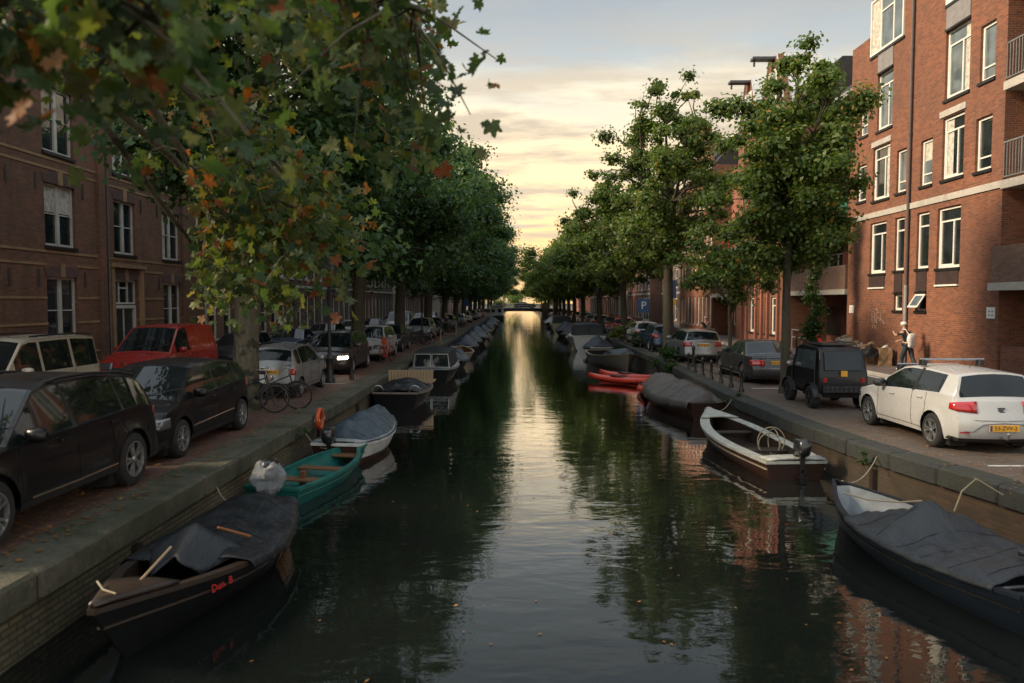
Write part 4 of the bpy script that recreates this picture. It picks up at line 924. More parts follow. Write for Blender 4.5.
# --- right bank, middle: recessed bay then a run of tall narrow windows under two hoist gables
D0 = 34.42; ops = []; st = []
def tallrow(lst, zr):
    for (z0, z1, sty) in zr:
        for (a, b, k) in lst: ops.append((a, z0, b - a, z1 - z0)); st.append(sty if k else 'slim')
col = [(9.1, 10.3, 1), (11.0, 11.45, 0), (12.1, 12.6, 0), (13.3, 14.4, 1), (15.0, 15.5, 0)]
tallrow(col, ((.75, 2.95, 'trans'), (4.1, 6.05, 'trans'), (6.95, 9.0, 'trans'), (9.8, 11.8, 'trans')))
ops += [(1.2, .14, 2.2, 2.7), (4.3, .9, 2.2, 1.6)]; 
gt = [(7.2, 13.0), (17.2, 13.0), (17.2, 13.6), (15.9, 17.0), (14.6, 17.0), (13.2, 13.6), (12.6, 13.6), (11.2, 17.0), (9.9, 17.0), (8.4, 13.6), (7.2, 13.6)]
root, P = house('apartment_block', 'orange brick block with hoist gables and slim white windows behind the dark saloon', 1, 15, D0 + 7.2, 10.2, 13.0, [(a - 7.2, z, w_, h) for a, z, w_, h in ops if a > 7], 'brick_orange', top=[(a - 7.2, z) for a, z in gt], roof='roof_dark')
for o, sty in zip(ops, st): window(root, P, o[0] - 7.2, o[1], o[2], o[3], sty, 'frame_white', curtain=0, sill='iron_black', ft=.10)
q = MB()
for a in (8.9, 10.65, 11.75, 12.85, 14.75, 15.8): pbox(q, P, a - .12 - 7.2, a + .12 - 7.2, .12, 12.8, .003, .16)
q.build('pilaster', 'brick_red', root)
q = MB(); pbox(q, P, 0, 10.2, 6.2, 6.42, .164, .19); q.build('concrete_band', 'concrete', root)
q = MB(); [pbox(q, P, a - 7.2, b - 7.2, z0, z1, .004, .02) for a, b, k in col for z0, z1 in ((3.1, 4.0),)]; q.build('infill_panel', 'panel_dark', root)
for c in (10.55, 15.25):
    q = MB(); pbox(q, P, c - .7 - 7.2, c + .7 - 7.2, 13.4, 16.2, .004, .06); o = q.build('dormer_window', 'frame_white', root); q = MB(); pbox(q, P, c - .55 - 7.2, c - .05 - 7.2, 13.6, 16.0, .062, .066); pbox(q, P, c + .05 - 7.2, c + .55 - 7.2, 13.6, 16.0, .062, .066); q.build('pane', 'window_pale', o)
    q = MB(); pbox(q, P, c - .30 - 7.2, c + .30 - 7.2, 16.80, 16.95, -.5, 1.3); pbox(q, P, c - .05 - 7.2, c + .05 - 7.2, 16.45, 16.79, 1.1, 1.2); q.build('hoist_beam', 'slate', root)
    q = MB(); [q.add([P(c + sg * .65 - 7.2, 17.0, .1), P(c + sg * 2.1 - 7.2, 13.6, .1), P(c + sg * 2.1 - 7.2, 13.6, -2.5), P(c + sg * .65 - 7.2, 17.0, -2.5)], [(0, 1, 2, 3)]) for sg in (-1, 1)]; q.build('gable_roof', 'panel_white', root)
# the recessed bay
rootb, Pb = house('balcony_bay', 'recessed brick bay with balconies between the two orange blocks', 1, 16.6, D0 + .0, 7.18, 13.2, [(1.0, .14, 2.2, 2.5), (4.3, .9, 2.2, 1.5), (1.0, 3.4, 2.0, 2.3), (4.3, 3.4, 2.0, 2.3), (1.0, 6.5, 2.0, 2.3), (4.3, 6.5, 2.0, 2.3), (1.0, 9.6, 2.0, 2.2), (4.3, 9.6, 2.0, 2.2)], 'brick_red', roof='roof_dark')
for u, z in ((1.0, 3.4), (4.3, 3.4), (1.0, 6.5), (4.3, 6.5), (1.0, 9.6), (4.3, 9.6)): window(rootb, Pb, u, z, 2.0, 2.25, 'trans', sill=None)
q = MB(); pbox(q, Pb, 1.02, 3.18, .14, 2.6, -.2, -.1); q.build('garage_door', 'panel_dark', rootb); window(rootb, Pb, 4.3, .9, 2.2, 1.5, 'plain', 'frame_black', sill=None)
for z, kind in ((3.25, 0), (6.35, 1), (9.45, 2)):
    q = MB(); pbox(q, Pb, .02, 7.16, z - .24, z - .003, .003, 1.72); q.build('balcony_slab', 'concrete', rootb)
    q = MB()
    if kind == 0: pbox(q, Pb, .02, 7.16, z, z + 1.1, 1.5, 1.7)
    elif kind == 1: [pbox(q, Pb, .1 + i * .78, .82 + i * .78, z + .1, z + 1.1, 1.62, 1.66) for i in range(9)]
    else: [pbox(q, Pb, .1 + i * .78, .82 + i * .78, z + .1, z + 1.5, 1.62, 1.66) for i in range(5)]
    q.build('balcony_parapet', ['brick_parapet', 'panel_green', 'panel_white'][kind], rootb)
q = MB(); pbox(q, Pb, 3.4, 3.95, .12, 3.0, 1.1, 1.65); q.build('brick_pier', 'brick_orange', rootb)
q = MB(); [q.tube([Pb(4.1, z, 1.55), Pb(6.9, z, 1.55)], .03, 6) for z in (.75, 1.15)]; [q.tube([Pb(u, .12, 1.55), Pb(u, 1.15, 1.55)], .03, 6) for u in (4.1, 5.5, 6.9)]; q.build('front_railing', 'rail_grey', rootb)
q = MB(); q.tube([Pb(.4, z, .12) for z in (.1, 12.9)], .06, 8); pbox(q, Pb, 0, 7.18, 12.85, 13.1, .003, .3); q.build('gutter', 'pipe_grey', rootb)
# --- right bank, the second bay with the red awning, the next block, then older houses
rootc, Pc = house('balcony_bay', 'far recessed bay with a red awning beyond the hoist gables', 1, 16.4, 51.85, 6.4, 12.6, [(.6, .14, 2.0, 2.6), (3.6, .9, 2.0, 1.6), (.6, 3.4, 2, 2.2), (3.6, 3.4, 2, 2.2), (.6, 6.5, 2, 2.2), (3.6, 6.5, 2, 2.2)], 'brick_red', roof='roof_dark')
for u, z, h in ((3.6, .9, 1.6), (.6, 3.4, 2.2), (3.6, 3.4, 2.2), (.6, 6.5, 2.2), (3.6, 6.5, 2.2)): window(rootc, Pc, u, z, 2, h, 'trans', sill=None)
q = MB(); pbox(q, Pc, .62, 2.58, .14, 2.7, -.2, -.1); q.build('door', 'panel_dark', rootc)
q = MB(); [pbox(q, Pc, 0.01, 6.39, z - .24, z, .003, 1.6) for z in (3.25, 6.35)]; q.build('balcony_slab', 'concrete', rootc)
q = MB(); pbox(q, Pc, 0.01, 6.39, 3.253, 4.3, 1.35, 1.55); q.build('balcony_parapet', 'brick_orange', rootc)
q = MB(); q.add([Pc(.5, 7.9, .1), Pc(4.2, 7.9, .1), Pc(4.2, 6.9, 1.5), Pc(.5, 6.9, 1.5), Pc(.5, 6.5, 1.52), Pc(4.2, 6.5, 1.52)], [(0, 1, 2, 3), (3, 2, 5, 4)]); q.build('awning', 'red_panel', rootc)
specs = [(58.3, 11.4, 15, 13.2, 'brick_orange', 'red orange brick block with paired slim windows behind the silver estate car', 'frame_white', 1.25),
 (69.8, 15.0, 16.2, 14.5, 'brick_grey', 'grey brown side-on house behind the second big tree', 'frame_dull', 2.6),
 (84.9, 9.5, 14.9, 15, 'brick_brown', 'brown brick house with a big white arched ground floor window', 'frame_white', 2.3),
 (94.5, 8, 14.9, 13, 'brick_red', 'red brick house with white windows beyond the arched window', 'frame_white', 1.9),
 (102.6, 9, 14.9, 14.5, 'plaster_cream', 'pale plastered house in the far right row', 'frame_white', 2.1),
 (111.7, 10, 14.9, 12.5, 'brick_brown', 'brown brick house near the right end of the far bridge', 'frame_white', 2.2),
 (121.8, 13, 14.9, 14, 'brick_orange', 'orange brick house by the far bridge', 'frame_white', 2.6),
 (135, 20, 14.9, 13.5, 'brick_grey', 'grey brick house beside the far bridge ramp', 'frame_dull', 3.0),
 (172, 30, 14.9, 14.5, 'brick_red', 'long red house beyond the far bridge on the right bank', 'frame_white', 3.3)]
for k, (dd, ln, W, H, mt, lab, fm, p) in enumerate(specs):
    n_ = max(2, int(ln / p)); ops = []; w_ = p * .5
    for z, h in ((.8, 2.3), (4.1, 2.0), (7.1, 2.0), (10.1, 1.7)):
        if z + h > H - .5: continue
        for i in range(n_):
            if k == 2 and z < 1 and i in (0, 1): continue
            ops.append(((i + .5) * ln / n_ - w_ / 2, z, w_, h))
    if k == 2: ops.append((.5, .5, 4.6, 3.3))
    top = None
    if k in (0,): top = [(1.0, 13.2), (5.6, 13.2), (4.4, 16.6), (2.2, 16.6)]
    root, P = house('brick_house' if 'brick_' in mt else 'plastered_house', lab, 1, W, dd, ln, H, ops, mt, top=top, roof='roof_dark')
    for i, o in enumerate(ops):
        big = o[2] > 4; window(root, P, *o, 'three' if big else 'sash' if k else 'slim', fm, 'window_glass' if not big else 'window_pale', sill='concrete' if k < 4 else None, lod=1, ft=.15 if k < 2 else .12, curtain=3 if big or (i * 5) % 7 == 2 else 0)
    q = MB(); pbox(q, P, 0, ln, H - .3, H, .003, .28); q.build('cornice', 'concrete', root); q = MB(); pbox(q, P, 0, ln, 6.2 if k == 0 else 3.5, 6.4 if k == 0 else 3.7, .003, .06); q.build('string_course', 'concrete', root)
# --- far bridge
t = thing('canal_bridge', 'low flat bridge with stone piers closing the canal far away', 'bridge', (0, 158, 0))
q = MB(); n_ = 16
q.grid([[Vector((lerp(-8, 9, i / n_), y, z + .22 * math.sin(math.pi * i / n_))) for y, z in ((-4, .55), (-4, 1.15), (-3.7, 1.25), (4, 1.25), (4, .55), (-4, .55))] for i in range(n_ + 1)]); q.build('deck', 'coping_dark', t)
for x in (-3.9, 5.6): q = MB(); q.box((x, -3.2, .1), (1.2, 2.4, 2.6)); q.box((x, -3.9, 1.9), (1.35, .9, 1.2)); q.build('pier', 'brick_grey', t)
q = MB(); [q.tube([(lerp(-3.2, 5, i / n_), -3.8, z + .22 * math.sin(math.pi * (i + 4) / (n_ + 8))) for i in range(n_ + 1)], .05, 5) for z in (1.7, 2.15)]; [q.tube([(lerp(-3.2, 5, i / n_), -3.8, 1.2), (lerp(-3.2, 5, i / n_), -3.8, 2.3)], .04, 4) for i in range(n_ + 1)]; q.build('railing', 'frame_dull', t)
# ================================================================ TREES
GL, GR = 'elms along the left quay', 'lindens along the right quay'
make_tree('elm_tree', 'big dark elm on the left quay behind the black hatchback, nearest whole trunk', 13.5, .31, 3.4, 3.3, 4.6, 60000, .16, 'leaf_elm', 1, (1.3, .3), 120, (.7, 1.3), 'bark_plane', loc=(-6.75, 18.4, 0), group=GL, ext=[(.1, -1.2, z) for z in (4.2, 5, 5.8, 6.6, 7.4, 8.2, 9.0)] + [(1.3, -1.6, 4.0), (2.6, -1.4, 4.2), (3.4, -.6, 3.9)])
make_tree('elm_tree', 'dark dense elm rising behind the car with its headlamps on', 12.6, .30, 3.0, 4.1, 5.3, 56000, .17, 'leaf_elm', 2, (.9, 0), 95, (.7, 1.3), loc=(-6.7, 31.2, 0), group=GL, ext=[(4.1, 0, 5.8), (4.2, 1, 7.0), (3.9, -1, 4.6)])
make_tree('elm_tree', 'dark elm leaning over the canal behind the white hybrid car', 12.4, .32, 3.0, 4.3, 5.6, 56000, .18, 'leaf_elm', 3, (.9, 0), 95, (.7, 1.3), loc=(-6.7, 42.2, 0), group=GL, ext=[(4.9, 0, 6.0), (5.3, 1, 5.2), (4.7, -1, 4.2)])
TA = make_tree('elm_tree', 'elm with a broad dark crown, fourth along the left quay', 15.2, .32, 2.8, 4.6, 6.2, 52000, .22, 'leaf_elm', 4, (1.3, 0), 85, (.8, 1.5), loc=(-6.7, 55.5, 0), group=GL)
TB = make_tree('elm_tree', 'elm with a lower dark crown, fifth along the left quay', 14.4, .30, 2.8, 4.6, 6.4, 50000, .23, 'leaf_elm', 5, (1.3, 0), 85, (.8, 1.5), loc=(-6.7, 68, 0), group=GL)
words = ['sixth', 'seventh', 'eighth', 'ninth', 'tenth', 'eleventh', 'twelfth']
for i, d in enumerate((80, 92, 104, 116, 129, 143)): dup(TA if i % 2 else TB, (-6.7, d, 0), R(0 if i % 3 else 20), 'far elm, %s trunk along the left quay counted from the bridge' % words[i], scale=1.0 + .03 * (i % 3))
for i, (x, d) in enumerate(((-7, 175), (-7, 195), (-7, 220))): dup(TA if i % 2 else TB, (x, d, 0), R(40 * i), ['elm just beyond the far bridge on the left bank', 'second elm beyond the far bridge on the left bank', 'farthest elm of the left bank'][i], scale=1.05)
make_tree('linden_tree', 'slim upright linden with a pointed green crown beside the black microcar', 10.0, .125, 2.9, 1.6, 1.8, 80000, .12, 'leaf_linden', 11, (.35, .2), 150, (.35, .62), loc=(7.77, 21.9, 0), group=GR, shape=.55, ext=[(-1.9, 0, 3.9), (-2.5, .3, 4.3), (-1.4, -.2, 3.6), (-2.2, 0, 4.8), (-2.0, 0, 5.6), (1.5, 0, 5.0), (.4, 0, 9.6), (.5, 0, 10.0)], hollow=.15, fork=.5)
make_tree('linden_tree', 'tall spreading linden with open limbs in front of the hoist gables', 14.0, .28, 4.2, 2.9, 3.6, 48000, .15, 'leaf_linden', 12, (-.3, 0), 150, (.4, .75), loc=(7.6, 38, 0), group=GR, ext=[(-3.2, 0, 10.9), (.9, 0, 13.9), (1.2, 0, 13.0), (-3.6, 0, 6.0), (-3.6, 1, 5.0), (3.3, 0, 4.9)], hollow=.3)
make_tree('linden_tree', 'round linden leaning towards the canal behind the tall spreading one', 11.4, .26, 3.4, 4.6, 4.9, 40000, .18, 'leaf_linden', 13, (-.8, 0), 130, (.5, .95), loc=(7.5, 53, 0), group=GR)
make_tree('linden_tree', 'young thin linden between the silver estate car and the dark saloon', 6.2, .09, 2.6, 2.1, 2.1, 9000, .14, 'leaf_linden', 17, (-.3, 0), 30, (.4, .7), loc=(8.9, 31.5, 0), group=GR)
TC = make_tree('linden_tree', 'linden with a wide green crown, fifth along the right quay', 11.4, .28, 3.0, 4.4, 6.0, 38000, .24, 'leaf_linden', 14, (-.4, 0), 80, (.8, 1.4), loc=(7.5, 69, 0), group=GR)
TD = make_tree('linden_tree', 'linden with a rounded green crown, sixth along the right quay', 11.0, .28, 3.0, 4.4, 6.2, 38000, .25, 'leaf_linden', 15, (-.4, 0), 80, (.8, 1.4), loc=(7.4, 85, 0), group=GR)
for i, d in enumerate((97, 108, 119, 130, 141, 152)): dup(TC if i % 2 else TD, (7.3, d, 0), R(0 if i % 2 else -15), 'far linden, %s trunk along the right quay counted from the bridge' % words[i + 0 if i < 0 else i], scale=1.0 + .03 * (i % 3))
for i, (x, d) in enumerate(((7.3, 178), (7.3, 200), (7.0, 225))): dup(TC if i % 2 else TD, (x, d, 0), R(50 * i), ['linden just beyond the far bridge on the right bank', 'second linden beyond the far bridge on the right bank', 'farthest linden of the right bank'][i], scale=1.05)
rng = np.random.default_rng(77); C = np.stack([rng.uniform(-24, 26, 70), rng.uniform(300, 330, 70), rng.uniform(2, 8, 70)], 1)
V, F = leaves(rng, C, rng.uniform(2, 3.6, 70), 26000, .6); o = mesh_np('distant_trees', V, F, 'leaf_linden', None); o['kind'] = 'stuff'; tag(o, 'far mass of green trees closing the canal view', 'trees')
# ---------------------------------------------------------------- the plane tree overhead: trunk beside the viewer, limbs reaching over the canal
def lobed():
    pts = []
    for a, r in ((-90, .16), (-64, .50), (-50, .50), (-24, .76), (-14, .84), (-2, .62), (10, .58), (22, .70), (32, .84), (41, .97), (50, .80), (58, .64), (68, .66), (78, .84), (90, 1.08)): pts.append((r * math.cos(R(a)), r * math.sin(R(a))))
    pts = [(0, -.12)] + pts[1:] ; mir = [(-x, y) for x, y in pts[1:-1]][::-1]; return np.array(pts + mir)
LOBE = lobed()
def plane_leaves(rng, pts, size, hang=.55):
    k = len(LOBE); n = len(pts); Vs = []
    nrm = rng.normal(size=(n, 3)) * .75 + np.array([.1, -.5, .35]); nrm /= np.linalg.norm(nrm, axis=1)[:, None]
    dn = np.array([0, 0, -hang]) + rng.normal(size=(n, 3)) * .5; b = dn - nrm * (dn * nrm).sum(1)[:, None]; b /= np.linalg.norm(b, axis=1)[:, None]; a = np.cross(nrm, b)
    s = size * (.5 + .9 * rng.random(n)); cu = rng.uniform(-.7, .9, n)
    L2 = LOBE * .5; xx = L2[:, 0][None, :, None]; yy = L2[:, 1][None, :, None]
    bend = (xx ** 2 * 1.1 + (yy - .1) ** 2 * .5) * cu[:, None, None]
    rim = pts[:, None, :] + s[:, None, None] * (a[:, None, :] * xx + b[:, None, :] * yy - nrm[:, None, :] * bend + nrm[:, None, :] * (.05 * np.sin(np.arange(k) * 2.4))[None, :, None])
    cen = pts[:, None, :] + s[:, None, None] * b[:, None, :] * .12
    V = np.concatenate([cen, rim], 1).reshape(-1, 3); base = np.arange(n)[:, None, None] * (k + 1)
    f = np.array([[0, 1 + i, 1 + (i + 1) % k] for i in range(k)])[None]
    return V, (base + f).reshape(-1, 3)
rng = np.random.default_rng(5); rp = random.Random(5)
root = thing('plane_tree', 'plane tree with big lobed leaves, some orange, hanging overhead', 'tree', (-6.9, 5.2, 0))
t = MB(); t.tube([(0, 0, -.1), (.05, 0, 1.2), (.1, 0, 2.6), (.0, .1, 4.0), (.2, .3, 6.5), (.5, .6, 9.5)], [.42, .34, .30, .27, .2, .08], 14)
# limbs in world coordinates, stored relative to the base
limbs = [[(-6.85, 5.2, 3.6), (-5.6, 5.5, 5.0), (-3.9, 5.8, 5.4), (-2.3, 5.6, 5.1), (-1.1, 5.4, 4.85), (-.62, 5.2, 4.62)],
 [(-6.85, 5.2, 3.9), (-6.1, 6.6, 5.7), (-5.0, 8.2, 6.0), (-3.9, 9.6, 5.2), (-3.1, 10.6, 4.3), (-2.7, 10.8, 3.5)],
 [(-6.85, 5.2, 3.1), (-5.6, 4.4, 4.2), (-4.0, 3.8, 4.55), (-2.8, 3.5, 4.35), (-1.9, 3.4, 4.05), (-1.5, 3.4, 3.85)],
 [(-6.85, 5.2, 4.0), (-6.4, 7.0, 6.0), (-5.4, 9.0, 7.2), (-3.6, 10.5, 7.6), (-2.0, 11.0, 7.3)],
 [(-6.85, 5.3, 3.8), (-5.5, 6.6, 5.6), (-3.9, 7.6, 6.3), (-2.2, 7.9, 6.0), (-.9, 7.8, 5.5)],
 [(-6.85, 5.2, 4.4), (-6.9, 7.5, 6.0), (-6.6, 9.6, 6.6), (-5.9, 11.2, 6.4)],
 [(-3.9, 9.6, 5.0), (-3.95, 10.3, 4.3), (-3.9, 10.9, 3.4)],
 [(-6.85, 5.2, 3.2), (-5.4, 3.8, 4.2), (-3.9, 3.4, 4.4), (-3.0, 3.3, 4.2)],
 [(-5.0, 8.2, 5.3), (-4.2, 9.2, 4.4), (-3.6, 9.8, 3.5), (-3.2, 10.0, 2.7)], [(-3.9, 9.6, 5.0), (-2.9, 9.9, 4.1), (-2.5, 9.9, 3.2)], [(-5.0, 8.2, 5.3), (-4.5, 9.5, 3.9), (-4.1, 10.2, 3.0)], [(-4.0, 8.0, 5.4), (-3.3, 8.6, 4.6), (-2.8, 8.9, 3.7), (-2.6, 9.0, 3.0)], [(-4.4, 8.2, 5.4), (-3.9, 8.8, 4.4), (-3.7, 9.2, 3.6), (-3.6, 9.3, 2.8)], [(-4.3, 10.2, 3.9), (-4.5, 10.6, 3.3), (-4.4, 10.8, 2.8)],
 [(-6.85, 5.2, 4.2), (-8.5, 6.0, 6.0), (-10.5, 6.6, 7.0)], [(-6.85, 5.2, 4.2), (-8.6, 3.6, 6.2), (-10.4, 2.2, 7.0)], [(-6.85, 5.2, 4.4), (-6.5, 3.0, 6.2), (-6.0, .6, 6.8), (-5.5, -1.4, 6.6)], [(-6.85, 5.2, 4.2), (-8.0, 7.6, 6.0), (-8.8, 9.8, 6.6)],  # from here on: unseen high limbs, added to shade the left quay and car glass
 [(-6.85, 5.2, 5.0), (-5.0, 4.6, 7.2), (-3.2, 4.0, 8.0), (-1.6, 3.6, 8.0)], [(-6.85, 5.2, 5.0), (-5.4, 2.8, 7.0), (-3.8, .8, 7.4), (-2.6, -.8, 7.0)], [(-6.7, 5.4, 6.0), (-6.0, 7.5, 8.5), (-5.0, 9.4, 9.4)], [(-6.7, 5.4, 6.0), (-7.6, 4.8, 8.6), (-8.6, 4.6, 10)]]
B0 = Vector((-6.9, 5.2, 0)); tw = []
for i, l in enumerate(limbs):
    l = [Vector(p) - B0 for p in l]; k = len(l); r0 = .07 if i < 2 else .055; rr = [lerp(r0, .018, j / (k - 1)) for j in range(k)]; t.tube(l, rr, 8)
    for j in range(k - 1):
        for q in np.linspace(0, 1, 6)[:-1]:
            s = j + q
            if s < .9: continue
            p = lerp(l[j], l[j + 1], q)
            for _ in range(2 if s < 2 else 3):
                e = p + Vector((rp.gauss(0, .42), rp.gauss(0, .55), rp.gauss(-.10, .42))) * (1.6 if i > 13 else 1); m_ = lerp(p, e, .5) + Vector((0, 0, .07)); ew = e + B0
                sxe = ew.x / max(ew.y, .1)
                if ew.y > 0 and (ew.z < 2.65 + .19 * ew.y if (ew.y < 7 or sxe < -.43) else ew.z < 2.65 - .03 * ew.y) or (ew.y > 0 and sxe > -.012): continue
                t.tube([p, m_, e], [.014, .009, .004], 5, cap=False); tw.append((m_, e))
t.build('trunk', 'bark_plane', root, True, angle=80)
pts = []
for m_, e in tw:
    for _ in range(21 if m_.y + B0.y > 7 else 24):
        u = rp.random(); p = lerp(m_, e, u) + Vector((rp.gauss(0, .19), rp.gauss(0, .20), rp.gauss(-.04, .18))); pts.append(p)
# the sprig that stands out against the sky: twigs and a few separate leaves
pts = np.array([tuple(p) for p in pts])
# keep the view over the water open, as the crown of the real tree does
wp = pts + np.array(tuple(B0)); sx = wp[:, 0] / wp[:, 1]; zz_ = wp[:, 2]; dd = wp[:, 1]; mid = (sx > -.44) & (sx < -.17) & (dd > 7.2)
thin = (sx < -.44) & (zz_ < 2.65 + .25 * dd) & (rng.random(len(wp)) < .55)
keep = ~thin & np.where(mid, zz_ > 2.65 - .045 * dd, zz_ > 2.65 + .155 * dd) & ((sx < -.10) | (rng.random(len(wp)) < .5)) & (sx < -.006) & (dd > 2.9); pts = pts[keep]
V, F = plane_leaves(rng, pts, .165); mesh_np('crown', V, F, 'leaf_plane', root)
print('plane leaves', len(pts))
# ================================================================ VEHICLES
SUV = dict(L=4.9, W=1.98, H=1.72, wb=2.95, fo=.88, r=.385, zb=.30, gap=.06, flare=.03, tum=.27, bow=.20, round=.09, spokes=5, rim='rim_silver',
 belt=[(-2.45, .92), (-2.2, 1.05), (-1.6, 1.13), (.85, 1.04), (1.2, 1.03), (2.1, .93), (2.45, .80)], top=[(-2.45, .94), (-2.36, 1.12), (-1.95, 1.52), (-1.65, 1.62), (-.9, 1.70), (.1, 1.70), (.45, 1.64), (1.22, 1.12), (1.5, 1.10), (2.15, 1.0), (2.45, .84)],
 ws=(.40, 1.20), rw=(-2.36, -1.95), side=[(-2.0, -1.25), (-1.19, -.10), (-.02, .98)], pil=[(-1.25, -1.19), (-.10, -.02)], head=(.55, .72, .84, .35), tail=(.5, .93, 1.06, .3), grille=(.42, .48, .80), seams=[-1.2, -.06, 1.05], handles=[-.95, .2], fplate=.40, rplate=.75, wiper=1, mir=.10, trimz=.42)
MPV = dict(L=4.3, W=1.78, H=1.60, wb=2.78, fo=.80, r=.325, zb=.24, tum=.24, flare=.02, spokes=7, belt=[(-2.15, .88), (-1.9, 1.03), (-1.2, 1.04), (.9, .95), (1.3, .93), (1.9, .82), (2.15, .68)], top=[(-2.15, .90), (-2.08, 1.10), (-1.78, 1.40), (-1.50, 1.49), (-.7, 1.57), (.1, 1.57), (.5, 1.50), (1.35, 1.0), (1.6, .95), (2.0, .85), (2.15, .72)],
 ws=(.45, 1.33), rw=(-2.08, -1.78), side=[(-1.85, -1.3), (-1.24, -.28), (-.21, .95)], pil=[(-1.3, -1.24), (-.28, -.21)], head=(.55, .56, .74, .38), tail=(.62, .85, 1.05, .18), grille=(.38, .50, .68), seams=[-1.27, -.24, .85], handles=[-1.02, .0], fplate=.36, rplate=.82, wiper=1, trimz=.30)
MATIZ = dict(L=3.5, W=1.50, H=1.48, wb=2.34, fo=.62, r=.27, zb=.22, tum=.18, round=.12, bow=.14, flare=.012, spokes=5, belt=[(-1.75, .86), (-1.6, .93), (.6, .90), (1.0, .87), (1.5, .80), (1.75, .64)], top=[(-1.75, .88), (-1.70, .98), (-1.48, 1.33), (-1.38, 1.41), (-.6, 1.48), (.0, 1.46), (.25, 1.40), (.98, .95), (1.2, .92), (1.5, .84), (1.75, .68)],
 ws=(.22, .95), rw=(-1.66, -1.45), side=[(-1.45, -1.1), (-1.04, -.30), (-.23, .66)], pil=[(-.30, -.23)], head=(.5, .58, .74, .2), tail=(.80, .66, .82, .12), seams=[-1.05, -.26, .62], handles=[-.85, -.05], fplate=.38, rplate=.74, trimz=.24, ptext='GR-PB-62', glass='car_glass')
IBIZA = dict(L=4.06, W=1.70, H=1.45, wb=2.47, fo=.83, r=.312, zb=.22, tum=.25, round=.13, bow=.20, flare=.030, spokes=5, rim='rim_silver', belt=[(-2.03, .90), (-1.9, .99), (-1.35, 1.0), (-.5, .96), (.75, .895), (1.0, .88), (1.6, .78), (2.03, .60)], top=[(-2.03, .92), (-1.97, 1.00), (-1.72, 1.38), (-1.62, 1.41), (-.7, 1.445), (-.1, 1.445), (.2, 1.40), (1.05, .95), (1.3, .90), (1.7, .80), (2.03, .64)],
 ws=(.18, 1.0), rw=(-1.97, -1.72), side=[(-1.40, -.58), (-.48, .74)], pil=[(-.58, -.48)], head=(.5, .56, .70, .42, (.60, .72)), tail=(.56, .71, .92, .24, (.77, .88)), seams=[-1.02, -.53, .80], handles=[-.82, .22], fplate=.36, rplate=.47, trimz=.15, rblk=.27, ptext='53-ZVV-2', handle='paint_white', mirror='paint_charcoal',
 rp=[(.2, -.10), (.32, .0), (.50, .02), (.60, .02), (.64, -.05), (.80, -.07), (.95, -.13), (1.5, -.16)])
SALOON = dict(L=4.65, W=1.74, H=1.40, wb=2.72, fo=.85, r=.315, zb=.22, tum=.24, round=.08, bow=.12, flare=.012, spokes=8, belt=[(-2.32, .84), (-2.2, .90), (.7, .90), (1.1, .88), (2.0, .80), (2.32, .66)], top=[(-2.32, .86), (-2.2, .94), (-1.50, .97), (-.90, 1.34), (-.7, 1.38), (-.2, 1.40), (.1, 1.36), (.85, .96), (1.2, .92), (2.1, .84), (2.32, .70)],
 ws=(.10, .83), rw=(-1.46, -.92), side=[(-1.0, -.42), (-.34, .60)], pil=[(-.42, -.34)], head=(.5, .58, .74, .2), tail=(.52, .62, .80, .22), seams=[-.38, .72], handles=[-.20], fplate=.36, rplate=.72, trimz=.34, fblk=.38, rblk=.42, ptext='NL-GK-18', handle='trim_black')
WAGON = dict(L=4.6, W=1.76, H=1.46, wb=2.68, fo=.88, r=.32, zb=.22, tum=.22, round=.09, flare=.015, spokes=7, belt=[(-2.3, .88), (-2.15, .96), (.7, .92), (1.1, .88), (1.9, .78), (2.3, .64)], top=[(-2.3, .90), (-2.24, .98), (-1.98, 1.36), (-1.88, 1.41), (-1.0, 1.46), (-.1, 1.45), (.15, 1.40), (.95, .96), (1.3, .90), (2.0, .80), (2.3, .68)],
 ws=(.14, .93), rw=(-2.2, -1.95), side=[(-1.95, -1.15), (-1.08, -.36), (-.28, .70)], pil=[(-1.15, -1.08), (-.36, -.28)], head=(.5, .56, .70, .35), tail=(.62, .74, .94, .25), seams=[-1.12, -.32, .78], handles=[-.9, -.12], fplate=.38, rplate=.80, trimz=.30, ptext='17-TB-XP')
VAN = dict(L=4.8, W=1.90, H=1.96, wb=2.95, fo=.92, r=.33, zb=.26, tum=.20, round=.07, bow=.18, flare=.012, spokes=5, rim='rim_dark', belt=[(-2.4, 1.05), (-2.3, 1.10), (.9, 1.10), (1.25, 1.06), (1.75, .98), (2.1, .84), (2.4, .66)], top=[(-2.4, 1.08), (-2.38, 1.4), (-2.30, 1.85), (-2.2, 1.91), (-1.0, 1.96), (.25, 1.94), (.55, 1.86), (1.40, 1.15), (1.75, 1.06), (2.15, .92), (2.4, .70)],
 ws=(.52, 1.36), side=[(.02, 1.0)], head=(.5, .68, .88, .40), tail=(.84, .8, 1.2, .08), seams=[-.05, 1.0], handles=[.15, -1.9], grille=(.5, .62, .74), fplate=.45, rplate=.7, trimz=.42, fblk=.60, wiper=1)
